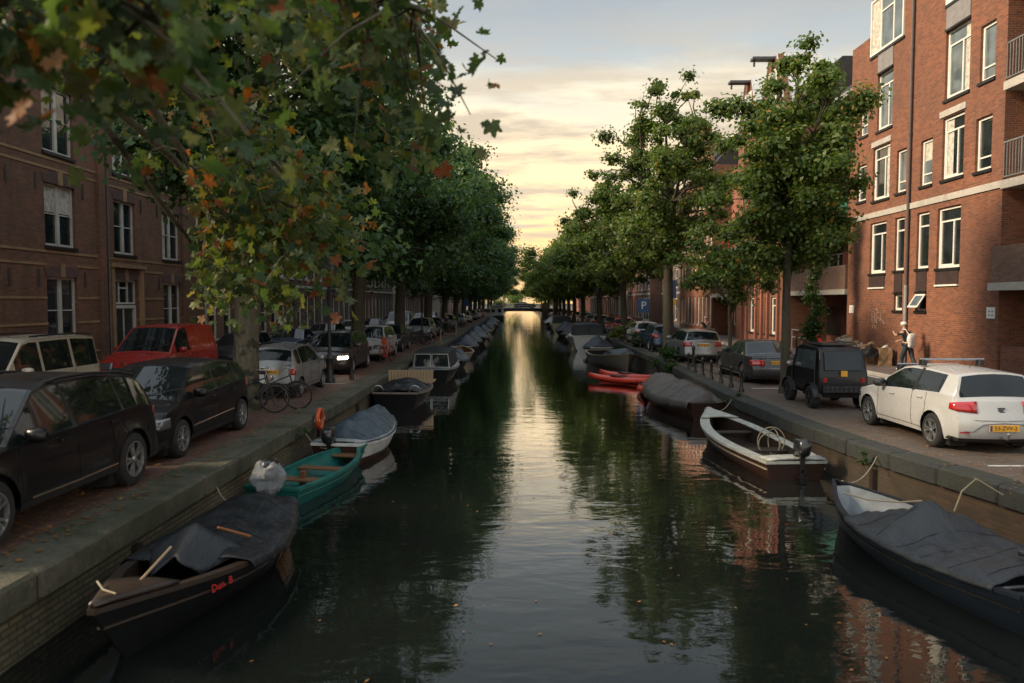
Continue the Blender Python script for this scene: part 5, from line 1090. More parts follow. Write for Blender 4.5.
MINIBUS = dict(L=4.6, W=1.85, H=1.90, wb=2.8, fo=.9, r=.33, zb=.26, tum=.16, round=.07, flare=.012, spokes=5, belt=[(-2.3, 1.10), (.9, 1.10), (1.25, 1.06), (1.9, .98), (2.3, .75)], top=[(-2.3, 1.12), (-2.28, 1.4), (-2.2, 1.78), (-2.1, 1.85), (-1.0, 1.90), (.5, 1.88), (.75, 1.82), (1.45, 1.15), (1.75, 1.08), (2.1, .98), (2.3, .80)],
 ws=(.72, 1.42), rw=(-2.27, -2.18), side=[(-2.05, -1.0), (-.9, .15), (.24, 1.1)], head=(.5, .68, .88, .40), tail=(.84, .8, 1.2, .08), seams=[-.95, .2, 1.1], handles=[.35, -.7], fplate=.45, rplate=.7, trimz=.42)
GC = 'cars parked on the left quay'; GC2 = 'cars parked on the right quay'
AWAY, TOWARD = math.pi / 2, -math.pi / 2
def put(c, X, D, rz): c.location = (X, D, 0); c.rotation_euler = (0, 0, rz); return c
c, S_ = make_car('parked_car', 'large black suv at the left edge, nearest car on the left quay', 'suv', SUV, 'paint_black'); put(c, -6.52, 9.35, TOWARD)
m = MB()
for s in (1, -1): m.tube([(x, s * .74, pl(SUV['top'], x) + .0) for x in (-1.8, -1.4, -.6, .0, .3)], .022, 6)
m.build('roof_rail', 'trim_black', c, True)
m = MB(); [m.tube([S_['dfm'](x, s * (S_['wid'](x, z) + .004), z) for x, z in ((-.9, .42), (0, .40), (.9, .41))], .018, 6) for s in (1, -1)]; m.build('side_trim', 'chrome', c, True)
c, S_ = make_car('parked_car', 'black family hatchback with a sloping nose parked behind the large suv', 'car', MPV, 'paint_black'); put(c, -6.60, 14.05, TOWARD)
m = MB(); [m.tube([S_['dfm'](x, s * (S_['wid'](x, z) + .006), z) for x, z in ((-.95, .52), (0, .50), (.95, .48))], .014, 6) for s in (1, -1)]; m.build('side_trim', 'chrome', c, True)
MZ, S_ = make_car('parked_car', 'small silver hatchback seen from behind next to the bicycles', 'car', MATIZ, 'paint_silver'); put(MZ, -6.78, 22.05, AWAY)
m = MB(); x = -1.76; m.lathe([(.001, 0), (.09, 0), (.10, .01)], (x - .05, 0, .60), 'x', 16); m.build('badge', 'chrome', MZ, True); m = MB(); m.box((-1.80, 0, .40), (.04, 1.3, .08)); m.build('bumper_strip', 'trim_black', MZ)
LIT = dict(MPV); LIT['head'] = (.60, .60, .70, .12, (.62, .70), 'headlamp_lit')
c, _ = make_car('parked_car', 'brown black car facing the viewer with its headlamp switched on', 'car', LIT, 'paint_brown', detail=False); put(c, -6.95, 28.9, TOWARD)
HY, _ = make_car('parked_car', 'white hybrid hatchback facing the viewer behind the car with the lit headlamp', 'car', dict(MPV, H=1.5, L=4.5), 'paint_white', detail=False); put(HY, -6.9, 35.6, TOWARD)
# hero: the white hatchback
WH, S_ = make_car('parked_car', 'white five door hatchback with grey roof bars on the right quay', 'car', IBIZA, 'paint_white'); put(WH, 8.40, 15.0, AWAY)
dfm, wid = S_['dfm'], S_['wid']
for x in (.42, -.42):
    m = MB(); zt = pl(IBIZA['top'], x); m.tube([(x, y, zt + .10) for y in (-.62, 0, .62)], .022, 8); o = m.build('roof_bar', 'steel', WH, True)
    m = MB(); [m.bev((x, s * .55, zt + .035), (.14, .10, .11), .015) for s in (1, -1)]; m.build('bar_foot', 'trim_black', o)
xb = dfm(-IBIZA['L'] / 2, 0, .80).x - .004
text_obj('model_lettering', 'I B I Z A', .062, 'letter_dark', Matrix.Translation((xb + .002, 0, .655)) @ Matrix.Rotation(R(-90), 4, 'Z') @ Matrix.Rotation(R(90), 4, 'X'), WH, .006)
m = MB(); m.box((xb + .005, 0, .80), (.02, .115, .03)); m.box((xb + .005, .012, .765), (.02, .09, .02)); m.box((xb + .005, -.012, .74), (.02, .09, .02)); m.build('badge', 'letter_dark', WH)
m = MB(); m.tube([(-1.0, 0, 1.43), (-1.12, 0, 1.55)], .006, 5); m.build('aerial', 'trim_black', WH)
m = MB(); m.tube([(-1.99, .0, .30), (-2.16, 0, .30), (-2.18, 0, .36)], .022, 8); m.blob((-2.18, 0, .385), (.027, .027, .027), 10, 7, amp=0); m.build('tow_bar', 'steel', WH, True)
m = MB(); rws = [[dfm(-2.03, y, z) + Vector((-.010, 0, 0)) for y in (-.58, -.46, -.2, .2, .46, .58)] for z in (.36,)]; 
m.tube([dfm(-2.03, y, z) + Vector((-.006, 0, 0)) for y, z in ((-.62, .40), (-.50, .40), (-.34, .53), (0, .555), (.34, .53), (.50, .40), (.62, .40))], .008, 5); m.build('bumper_crease', 'paint_grey', WH, True)
m = MB(); [m.box(tuple(dfm(-2.03, s * .60, .38) + Vector((-.008, 0, 0))), (.02, .20, .025), 0) for s in (1, -1)]; m.build('reflector', 'lamp_red', WH)
m = MB(); m.tube([dfm(-2.03, y, z) + Vector((-.004, 0, 0)) for y, z in ((-.72, .62), (-.4, .60), (0, .595), (.4, .60), (.72, .62))], .004, 4); m.build('tailgate_seam', 'void_black', WH)
# dark coupe-saloon, silver estate
SA, S_ = make_car('parked_car', 'dark grey two door saloon with a yellow number plate in front of the slim linden', 'car', SALOON, 'paint_charcoal'); put(SA, 8.28, 26.15, AWAY)
m = MB(); m.tube([S_['dfm'](-2.32, y, .52) + Vector((-.02, 0, 0)) for y in np.linspace(-.78, .78, 9)], .035, 6); m.build('rear_bumper', 'paint_grey', SA, True)
WG, _ = make_car('parked_car', 'silver estate car with roof rails behind the dark saloon', 'estate car', WAGON, 'paint_silver'); put(WG, 8.0, 34.6, AWAY)
m = MB(); [m.tube([(x, s * .60, pl(WAGON['top'], x) + .03) for x in (-1.7, -1.2, -.6, 0)], .018, 5) for s in (1, -1)]; m.build('roof_rail', 'steel', WG, True)
# second row on the left
RV, _ = make_car('delivery_van', 'red delivery van in front of the brown brick doorway', 'van', VAN, 'paint_red'); put(RV, -11.35, 23.9, TOWARD)
m = MB(); [m.add([(2.44, -.10, .80 + q), (2.46, 0, .86 + q), (2.44, .10, .80 + q), (2.44, .10, .83 + q), (2.46, 0, .89 + q), (2.44, -.10, .83 + q)], [(0, 1, 4, 5), (1, 2, 3, 4)]) for q in (0, .06)]; m.build('badge', 'chrome', RV)
MBs, _ = make_car('parked_minibus', 'cream minibus with dark glass at the left edge', 'minibus', MINIBUS, 'paint_cream'); put(MBs, -11.3, 16.6, TOWARD)
m = MB(); [m.tube([(x, s * .70, pl(MINIBUS['top'], x) + .02) for x in (-1.9, -1.2, -.4, .4)], .022, 5) for s in (1, -1)]; m.build('roof_rail', 'trim_black', MBs, True)
# generic copies farther off
HB, _ = make_car('parked_car', 'black hatchback half hidden by the nearest elm trunk, far side of the left lane', 'car', dict(IBIZA, ptext=None, rim='rim_silver'), 'paint_black', detail=False); put(HB, -11.2, 30.2, TOWARD)
def rc(src, X, D, rz, colour, label, frm): return dup(src, (X, D, 0), rz, label, None, {frm: colour})
rc(SA, -11.0, 36.4, TOWARD, 'paint_blue', 'dark blue saloon parked across the lane behind the small silver hatchback', 'paint_charcoal')
rc(WG, -11.1, 43.0, TOWARD, 'paint_grey', 'grey estate car across the lane, past the dark blue saloon', 'paint_silver')
VW, _ = make_car('delivery_van', 'white delivery van farther up the left street', 'van', dict(VAN, H=2.2, wiper=0), 'paint_white', detail=False); put(VW, -9.4, 60, TOWARD)
L2 = [(HB, -7.0, 41.2, 'paint_charcoal', 'dark hatchback parked just past the white hybrid on the left quay'), (HY, -6.9, 53.5, 'paint_silver', 'silver car facing the viewer past the iron lantern'), (WG, -6.9, 59.6, 'paint_green', 'dull green estate past the silver car on the left quay'), (HB, -6.9, 73.0, 'paint_grey', 'grey hatchback behind the row of parked bicycles on the left'), (SA, -6.9, 86, 'paint_silver', 'pale saloon between far elms'), (HB, -6.9, 98, 'paint_white', 'white hatchback between far elms on the left quay'), (HY, -6.9, 110, 'paint_charcoal', 'dark car far up the left quay'), (WG, -6.9, 122, 'paint_white', 'white estate near the far bridge, left quay'), (HB, -6.9, 134, 'paint_red', 'red hatchback near the far bridge, left quay'),
 (WG, -11.1, 50.5, 'paint_white', 'white estate across the left lane beside the white delivery van'), (HB, -11.1, 56.6, 'paint_brown', 'brown hatchback across the left lane'), (HY, -11.1, 66.5, 'paint_grey', 'grey car across the left lane behind the white van'), (SA, -11.1, 74, 'paint_black', 'black saloon across the left lane in the distance'), (WG, -11.1, 83, 'paint_silver', 'silver estate across the left lane in the distance'), (HB, -11.1, 95, 'paint_white', 'white hatchback across the left lane, far away')]
base = {MZ.name: 'paint_silver', HB.name: 'paint_black', HY.name: 'paint_white', SA.name: 'paint_charcoal', WG.name: 'paint_silver', VW.name: 'paint_white'}
for src, X, D, colr, lab in L2: rc(src, X, D, TOWARD, colr, lab, base[src.name])
R2_ = [(WG, 8.0, 42.3, 'paint_blue', 'dark blue estate parked in front of the silver estate, under the spreading linden'), (HB, 8.0, 48.2, 'paint_white', 'white hatchback past the spreading linden on the right quay'), (HY, 8.0, 58.5, 'paint_red', 'dark red car past the third linden on the right quay'), (SA, 8.0, 64.6, 'paint_black', 'black saloon farther along the right quay'), (HB, 8.0, 74.5, 'paint_silver', 'silver hatchback between far lindens'), (WG, 8.0, 80.3, 'paint_charcoal', 'charcoal estate between far lindens'), (HY, 8.0, 90.5, 'paint_white', 'white car between far lindens, right quay'), (SA, 8.0, 102, 'paint_green', 'green saloon far along the right quay'), (HB, 8.0, 113, 'paint_grey', 'grey hatchback far along the right quay'), (WG, 8.0, 124.5, 'paint_silver', 'silver estate near the far bridge, right quay'), (HB, 8.0, 135.5, 'paint_black', 'black hatchback near the far bridge, right quay')]
for src, X, D, colr, lab in R2_: rc(src, X, D, AWAY, colr, lab, base[src.name])
dup(SA, (1.4, 158, 1.36), 0, 'dark car crossing the far bridge', None, {'paint_charcoal': 'paint_black'})
# black microcar: boxy cabin, open mudguards, spare-free flat back
t = thing('microcar', 'tiny boxy black microcar with an orange plate in front of the white hatchback', 'microcar', (7.98, 19.55, 0), AWAY)
m = MB(); hl = 1.15
prof = [(-hl, .42), (-hl - .02, .80), (-hl + .03, .95), (-hl + .16, 1.46), (-hl + .28, 1.54), (.20, 1.57), (.42, 1.50), (.66, 1.02), (1.05, .92), (1.15, .72), (1.15, .42)]
rows = []
for y in (-.60, -.585, -.56, -.3, 0, .3, .56, .585, .60):
    k = abs(y); ins = .0 if k < .57 else .03 if k < .59 else .06
    rows.append([Vector((x * (1 - ins * .6), y * (1 if z < 1.0 else 1 - .10 * (z - 1.0) / .5), .42 + (z - .42) * (1 - ins * .3))) for x, z in prof])
m.grid(rows); m.add(rows[0], [tuple(range(len(prof)))]); m.add(rows[-1], [tuple(range(len(prof)))[::-1]]); m.build('body', 'paint_black', t, True, angle=30)
m = MB(); m.box((0, 0, .36), (2.1, .9, .14)); m.build('chassis', 'void_black', t)
for nm_, pts in (('rear_window', [(-1.150, -.46, .98), (-1.150, .46, .98), (-1.028, .44, 1.42), (-1.028, -.44, 1.42)]), ('windscreen', [(.69, -.5, 1.05), (.69, .5, 1.05), (.48, .46, 1.46), (.48, -.46, 1.46)])):
    m = MB(); m.add(pts, [(0, 1, 2, 3)]); o = m.build(nm_, 'car_glass', t); 
for s in (1, -1):
    m = MB(); m.add([(-.88, s * .612, .98), (.50, s * .612, .98), (.34, s * .562, 1.44), (-.82, s * .562, 1.44)], [(0, 1, 2, 3)]); m.build('side_window', 'car_glass_pale', t)
    m = MB(); m.tube([(.62, s * .625, .45), (.56, s * .625, .98), (.36, s * .575, 1.5)], .02, 6); m.tube([(-.92, s * .625, .98), (.56, s * .625, .98)], .012, 5); m.tube([(-.95, s * .625, .5), (-.92, s * .62, .98), (-.86, s * .575, 1.48)], .014, 5); m.build('door_frame', 'trim_black', t, True)
    m = MB(); m.blob((0, 0, 0), (.05, .09, .07), 8, 6, sq=.7, amp=0); m.build('door_mirror', 'steel' if s > 0 else 'trim_black', t, True, (.52, s * .72, 1.02))
    m = MB(); m.bev((0, 0, 0), (.02, .10, .10), .004); m.build('taillight', 'lamp_red', t, loc=(-1.175, s * .46, .74))
    m = MB(); m.lathe([(.001, 0), (.09, .0), (.10, -.03)], (1.17, s * .42, .70), 'x', 16); m.build('headlight', 'lamp_clear', t, True)
    for x in (-.78, .78):
        wheel_at(t, x, s * .60, .285, .20, 6, 'rim_dark', True, s)
        m = MB(); m.ring((x, s * .60, .285), .35, .02, 'y', 12, 6, a0=R(5), a1=R(175)); m.grid([[Vector((x + .35 * math.cos(a), s * (.50 + q * .22), .285 + .35 * math.sin(a))) for a in np.linspace(R(5), R(175), 12)] for q in (0, 1)]); m.build('mudguard', 'trim_black', t, True)
m = MB(); m.bev((0, 0, 0), (.012, .16, .14), .004); m.build('number_plate', 'plate_yellow', t, loc=(-1.185, 0, .90))
m = MB(); m.box((-1.17, 0, .52), (.06, 1.02, .18)); [m.box((-1.205, y, z), (.01, .03, .03), 1) for y in np.linspace(-.4, .4, 8) for z in (.48, .56)]; m.build('rear_bumper', ['trim_black', 'paint_grey'], t)
m = MB(); m.box((-.3, 0, 1.585), (1.1, .9, .02)); [m.tube([(-.9, s * .42, 1.57), (-.8, s * .42, 1.62), (.2, s * .42, 1.63), (.3, s * .42, 1.57)], .015, 6) for s in (1, -1)]; m.build('roof_rack', 'trim_black', t)
# ---------------------------------------------------------------- bicycles
GB = 'bicycles along the quays'
BK = make_bike('black city bicycle leaning by the nearest elm trunk, nearer of the two', 'iron_black', GB); BK.location = (-6.35, 17.75, 0); BK.rotation_euler = (R(-4), 0, R(8)); 
def bike(X, D, rz, lab, colr='iron_black'): b = dup(BK, (X, D, 0), R(rz), lab, GB, {'iron_black': colr}); b.rotation_euler = (R(random.Random(X * D).uniform(-6, 6)), 0, R(rz)); return b
bike(-5.95, 18.35, 4, 'black city bicycle behind the silver hatchback, farther of the two by the trunk')
bike(-5.75, 33.0, 78, 'bicycle with a red child seat beside the white hybrid car', 'bike_red')
t = thing('child_seat', 'red orange child seat fixed on the back of the bicycle by the white hybrid', 'child seat', (-5.82, 32.6, .80)); m = MB(); m.bev((0, 0, .05), (.22, .22, .08), .03); m.build('seat', 'buoy_orange', t); m = MB(); m.bev((0, -.10, .2), (.22, .05, .26), .022); m.build('backrest', 'buoy_orange', t)
for i, (X, D, rz, lab) in enumerate([(-6.4, 45.2, 20, 'first bicycle of the cluster by the iron lantern'), (-6.2, 46.1, 12, 'second bicycle of the cluster by the iron lantern'), (-6.5, 46.9, 25, 'third bicycle of the cluster by the iron lantern'), (-6.1, 47.6, 5, 'fourth bicycle, closest to the iron lantern foot'), (-6.6, 49.6, 30, 'bicycle just past the iron lantern'),
 (-6.3, 64.5, 15, 'nearest of the bicycles past the green estate'), (-6.3, 65.4, 8, 'second of the bicycles past the green estate'), (-6.2, 66.4, 22, 'third of the bicycles past the green estate'), (-6.3, 77.5, 18, 'bicycle by a far left elm'), (-6.3, 79.0, 10, 'last visible bicycle of the left quay'),
 (7.35, 45.0, 160, 'bicycle beside the blue estate on the right quay'), (7.3, 46.0, 170, 'second bicycle beside the blue estate on the right quay'), (7.3, 51.3, 165, 'bicycle by the third linden trunk'), (7.35, 54.6, 172, 'bicycle right behind the third linden trunk'), (7.35, 55.8, 168, 'another bicycle past the third linden, farther'), (7.2, 70.8, 165, 'bicycle beside a far linden trunk'), (7.2, 72.0, 170, 'farthest bicycle of the right quay'), (14.2, 64.2, 88, 'bicycle leaning near the red orange block wall'),
 (-13.4, 27.2, 88, 'bicycle standing against the brown brick house past the doorway'), (-13.5, 38.5, 85, 'bicycle on the left pavement by the brown brick house with tall windows')]): bike(X, D, rz, lab, ['iron_black', 'paint_blue', 'paint_green', 'iron_black', 'steel'][i % 5])
# ================================================================ BOATS
# 1 dark wooden sloop, bow towards the viewer
BT, b, zs, P = make_boat('wooden_boat', 'dark wooden sloop under black covers with red lettering, nearest boat on the left', 'boat', 3.5, 1.50, .40, ('hull_black', 'wood_dark', 'wood_dark'), deck=[(.86, .995, 'wood_dark')], rub='wood_dark', bowr=.28, sternr=.16, tr=.55, rake=.8, gw=.10, p=2.4)
place(BT, 9.1, -3.78, -91)
tarp(BT, b, zs, P, .02, .66, .26, 'tarp_dark', 3, .10, .05)
m = MB(); rows = []                      # the tent-like flap propped on a boathook
for i in range(9):
    u = i / 8; rows.append([Vector((lerp(.42, .95, u) + .05 * math.sin(v * 5), v * (.56 - .30 * u), .52 + (.34 - .22 * u) * (1 - abs(v) ** 1.3) - .10 * u * abs(v))) for v in np.linspace(-1, 1, 13)])
m.grid(rows, flip=True); o = m.build('propped_flap', 'tarp_grey', BT, True, angle=70); o.modifiers.new('c', 'SOLIDIFY').thickness = .008
m = MB(); m.tube([(2.1, .05, .62), (1.0, -.02, .76)], .014, 7); m.build('boathook', 'wood_pale', BT, True)
m = MB(); m.tube([(.1, .52, .60), (.40, .25, .80)], .016, 7); m.build('spar', 'wood_orange', BT, True)
m = MB()
for i in range(5):
    t_ = .28 - i * .066; m.grid([[P(t_ + dt_, s_, 1) + Vector((0, .022, 0)) for s_ in (.45, .55, .65, .75, .85, .95)] for dt_ in (0, .028, .056)])
m.build('varnished_panel', 'wood_orange', BT)
pc = P(.80, .84, 1); pd = P(.70, .84, 1); an = math.atan2(pd.y - pc.y, pd.x - pc.x)
text_obj('boat_name', 'Dun  B', .12, 'letter_red', Matrix.Translation((pc + pd) / 2 + Vector((0, .05, .0))) @ Matrix.Rotation(an, 4, 'Z') @ Matrix.Rotation(R(84), 4, 'X') @ Matrix.Shear('XZ', 4, (.0, .0)), BT, .002)
m = MB(); m.tube([P(1, 1, 1) + Vector((-.3, .05, .05)), P(1, 1, 1) + Vector((-.35, -.1, .07)), P(1, 1, 1) + Vector((-.6, -.3, .05))], .012, 5); m.build('mooring_rope', 'rope', BT, True)
# 2 teal dinghy with a wrapped outboard
BT, b, zs, P = make_boat('rowing_boat', 'teal green open rowing boat with brown benches', 'boat', 3.1, 1.15, .30, ('hull_teal', 'hull_teal', 'hull_teal'), bowr=.14, sternr=.02, tr=.86, rake=.22, gw=.065, p=3.2, tw=.4, bt=.42, thwarts=((.30, .26, 'wood_brown'), (.58, .24, 'wood_brown'), (.88, .30, 'wood_brown')), rub='hull_teal')
place(BT, 14.1, -3.82, 78)
outboard(BT, -1.58, 0, .45, sc=.8)
m = MB(); m.blob((-1.74, 0, .55), (.25, .22, .26), 22, 14, 0, 9, .5, .9); m.tube([(-1.74, 0, .36), (-1.74, 0, .20), (-1.72, .03, .06)], [.22, .10, .16], 12); m.build('plastic_wrap', 'plastic_film', BT, True, angle=20)
m = MB(); m.box((-.55, 0, .22), (.10, .10, .3)); m.build('thwart_post', 'wood_brown', BT)
# 3 covered sloop with white sheer strake
BT, b, zs, P = make_boat('covered_sloop', 'brown hulled sloop with white rim under a slate blue cover', 'boat', 3.4, 1.42, .40, ('mahogany', 'wood_dark', 'hull_white'), open_=False, bowr=.22, tr=.7, gw=.09, deck=[(.03, .97, 'deck_grey')])
place(BT, 17.3, -3.62, 83); tarp(BT, b, zs, P, .10, .92, .48, 'tarp_blue', 8, -.0, .05, peaks=(1, 2), width=.92)
m = MB(); [m.grid([[P(t_, s, sd_) + Vector((0, sd_ * .012, 0)) for s in (.62, .72, .82, .92, .99)] for t_ in np.linspace(0, 1, 14)], flip=sd_ > 0) for sd_ in (1, -1)]; m.build('sheer_strake', 'hull_white', BT, True)
outboard(BT, -1.7, .1, .42, sc=.9)
t = thing('lifebuoy', 'orange lifebuoy hanging at the quay above the slate blue cover', 'lifebuoy', (-4.58, 17.2, -.05)); m = MB(); m.ring((0, 0, 0), .22, .055, 'x', 24, 10); m.build('ring', 'buoy_orange', t, True); m = MB(); [m.ring((0, math.cos(a) * .22, math.sin(a) * .22), .06, .012, 'y' if abs(math.sin(a)) < .1 else 'z', 12, 4) for a in (0, math.pi)]; m.build('strap', 'hull_white', t, True)
# 4 black workboat with slatted box
BT, b, zs, P = make_boat('workboat', 'black workboat heaped with dark covers and a pale slatted crate', 'boat', 4.2, 1.75, .48, ('hull_black', 'wood_dark', 'wood_grey'), bowr=.25, tr=.8, deck=[(.80, .99, 'wood_dark')], gw=.08)
place(BT, 25.9, -3.85, 88); tarp(BT, b, zs, P, .05, .62, .30, 'tarp_dark', 11, .05, .09, width=.9, peaks=(1, 2, 3))
m = MB(); [m.box((.75, y, .80), (.03, .10, .44)) for y in np.linspace(-.75, .75, 14)]; m.box((.78, 0, 1.0), (.05, 1.62, .05)); m.box((.78, 0, .62), (.05, 1.62, .05)); m.box((1.3, 0, .58), (1.1, 1.5, .05)); m.build('slatted_crate', 'wood_pale', BT)
m = MB(); m.ring((-1.9, -.6, .58), .18, .025, 'x', 16, 6, a0=0, a1=math.pi); m.ring((-1.9, .6, .58), .18, .025, 'x', 16, 6, a0=0, a1=math.pi); m.build('grab_rail', 'steel', BT, True)
# 5 cabin sloop
def cabin(root, L, w_, z, mat, wx=(-.9, .9), h=.62, glass_='window_glass', fr='hull_white', end=-1):
    x0, x1 = wx; m = MB(); pr = [(x0, z), (x0 + .12, z + h), (x1 - .35, z + h + .04), (x1, z + .05)]; n_ = 8; rows = []
    for i in range(n_ + 1):
        v = lerp(-1, 1, i / n_); rows.append([Vector((x, v * w_ * (1 - .12 * (zz - z) / h), zz + (.07 * (1 - v * v) if zz > z + .1 else 0))) for x, zz in pr])
    m.grid(rows); m.add(rows[0], [(0, 1, 2, 3)]); m.add(rows[-1], [(3, 2, 1, 0)]); o = m.build('cabin', mat, root, True, angle=35)
    f = MB(); g_ = MB()
    for a, c in ((-.92, -.04), (.04, .92)):
        q = [Vector((x0 - .012 + .12 * k, v * w_ * (1 - .12 * k), z + h * k)) for k, v in ((.12, a), (.12, c), (.90, c), (.90, a))]; f.tube(q + [q[0]], .025, 5); g_.add([p + Vector((-.002, 0, 0)) for p in q], [(0, 1, 2, 3)])
    f.build('window_frame', fr, root, True); g_.build('windscreen', glass_, root)
    return o
BT, b, zs, P = make_boat('cabin_boat', 'grey cabin boat with white framed windows moored on the left', 'boat', 5.4, 2.0, .55, ('hull_black', 'wood_dark', 'deck_grey'), open_=False, bowr=.3, tr=.85, deck=[(.02, .98, 'deck_grey')])
place(BT, 34.3, -3.7, 89); cabin(BT, 5, .86, .56, 'tarp_grey', (-2.1, 1.0), .72)
t_, b, zs, P = make_boat('small_boat', 'small boat under a pale blue cover ahead of the grey cabin boat', 'boat', 3.6, 1.5, .45, ('hull_blue', 'wood_dark', 'hull_white')); place(t_, 39.6, -3.4, 88); tarp(t_, b, zs, P, .03, .97, .40, 'tarp_blue', 21, .15, .05)
BT, b, zs, P = make_boat('open_boat', 'cream open launch on the left past the pale blue cover', 'boat', 4.6, 1.9, .50, ('hull_cream', 'wood_brown', 'hull_cream'), bowr=.2, thwarts=((.3, .3, 'wood_brown'), (.6, .3, 'wood_brown'))); place(BT, 45.0, -3.6, 89); OPEN = BT
T1, b, zs, P = make_boat('covered_boat', 'boat with a dark peaked cover past the cream launch', 'boat', 5.0, 1.9, .50, ('hull_blue', 'wood_dark', 'hull_white')); place(T1, 51.3, -3.7, 90); tarp(T1, b, zs, P, .03, .97, .55, 'tarp_navy', 31, .15, .05)
T2, b, zs, P = make_boat('covered_boat', 'boat under a tall blue tent cover farther along the left', 'boat', 5.6, 2.1, .55, ('hull_black', 'wood_dark', 'wood_dark')); place(T2, 63.0, -3.6, 90)
tarp(T2, b, zs, P, .03, .97, 1.05, 'tarp_blue', 41, .12, .05, prof=lambda u: 1.05 * (1 - abs(2 * u - 1)) ** .8)
for i, (src, X, D, lab) in enumerate(((T1, -3.7, 57.3, 'dark covered boat between the peaked cover and the blue tent'), (OPEN, -3.6, 70.0, 'pale open boat past the blue tent cover'), (T1, -3.7, 76, 'covered boat in the far left row'), (BT, -3.6, 82.5, 'second open boat in the far left row'), (T1, -3.7, 89, 'low covered boat farther in the left row'), (T2, -3.7, 98, 'far boat with a peaked tent cover on the left'), (T1, -3.7, 112, 'covered boat near the far bridge on the left'))): dup(src, (X, D, WL), R(90), lab, 'boats moored far along the left wall')
# the pale houseboat by the bridge
t_ = thing('houseboat', 'white houseboat with square windows moored before the far bridge', 'houseboat', (-5.6 + 1.4, 150, WL)); m = MB(); m.bev((0, 0, .35), (2.8, 9, 1.0), .1); m.build('hull', 'hull_blue', t_); m = MB(); m.bev((0, 0, 1.75), (2.5, 7.5, 1.8), .08); m.build('cabin', 'hull_white', t_); m = MB(); m.box((0, 0, 2.72), (2.8, 8, .12)); m.build('roof', 'panel_grey', t_)
for x in (-.6, .6): m = MB(); m.box((x, -3.76, 1.8), (.7, .03, .7)); m.build('window', 'window_glass', t_)
# right side
BT, b, zs, P = make_boat('open_sloop', 'dark sloop with a pale grey inside half under a black cover, nearest on the right', 'boat', 3.8, 1.62, .40, ('hull_blue', 'deck_grey', 'hull_blue'), bowr=.26, sternr=.06, tr=.82, gw=.06, p=2.6, rake=.25, deck=None, floor=.14, rub='hull_black')
place(BT, 9.6, 5.38, 101); tarp(BT, b, zs, P, .07, .70, .40, 'tarp_grey', 51, .06, .06, peaks=(1,), width=.94, prof=lambda u: .06 + .42 * math.exp(-((u - .68) / .13) ** 2) + .10 * math.exp(-((u - .2) / .2) ** 2))
outboard(BT, -1.9, .0, .48, sc=1.05); m = MB(); m.tube([P(.05, 1, s) * .92 for s in (-1, 1)], .02, 5); m.build('stern_bar', 'steel', BT)
m = MB(); m.tube([(1.5, .3, .64), (1.2, .1, .60), (.8, -.1, .66), (.6, -.3, .72)], .012, 5); m.tube([(.5, -.72, .58), (.52, -.85, .85), (.5, -1.05, 1.02), (.40, -1.4, .80)], .010, 5); m.build('mooring_rope', 'rope', BT, True)
BT, b, zs, P = make_boat('motor_launch', 'brown motor launch with a broad cream deck rim and black outboard', 'boat', 5.0, 1.52, .36, ('mahogany', 'wood_dark', 'deck_white'), bowr=.26, sternr=.0, tr=.78, gw=.22, p=2.9, bt=.10, rake=.22, deck=[(.84, .995, 'deck_white'), (.0, .06, 'deck_white')], thwarts=((.32, .35, 'wood_dark'), (.70, .25, 'wood_dark')), rub='rope')
place(BT, 17.0, 5.2, 94); outboard(BT, -2.50, -.1, .40, sc=.9); m = MB(); m.box((-2.62, -.1, .765), (.16, .14, .02)); m.build('motor_decal', 'letter_red', BT)
m = MB(); m.ring((-.9, -.2, .46), .30, .014, 'x', 20, 5); m.ring((-1.05, -.1, .42), .24, .014, 'x', 20, 5); m.ring((-.8, -.3, .40), .30, .012, 'y', 20, 5); m.build('rope_coil', 'rope', BT, True)
BT, b, zs, P = make_boat('covered_boat', 'low boat wholly wrapped in a taupe cover on the right', 'boat', 5.4, 1.7, .42, ('mahogany', 'wood_dark', 'wood_dark'), bowr=.2, tr=.6); place(BT, 24.6, 5.2, 97); tarp(BT, b, zs, P, .01, .97, .52, 'tarp_taupe', 61, .20, .06, peaks=(1, 2, 3))
# mooring ropes, each one slack from a boat to its ring on the quay
def rope(lab, a, b_, sag=.25):
    a, b_ = Vector(a), Vector(b_); m = MB(); m.tube([lerp(a, b_, t) - Vector((0, 0, sag * 4 * t * (1 - t))) for t in np.linspace(0, 1, 9)], .012, 5); tag(m.build('mooring_rope', 'rope', None, True), lab, 'rope')
rope('slack rope from the stern of the black covered sloop to the left wall', (-4.1, 10.6, -.2), (-4.74, 11.6, -.2), .1); rope('slack rope from the teal boat to the left wall', (-3.95, 15.3, -.36), (-4.74, 16.4, -.15), .12)
rope('rope from the bow of the black workboat to the left wall', (-3.8, 28.0, -.1), (-4.72, 29.4, .0), .15); rope('rope from the bow of the motor launch to the right wall', (5.1, 19.4, -.15), (6.02, 21.0, -.02), .15); rope('rope from the grey lined sloop bow to the right wall', (5.0, 11.5, -.1), (6.45, 13.4, -.1), .2); rope('rope from the taupe wrapped boat to the right wall', (5.6, 22.3, -.3), (6.02, 21.4, -.1), .08)
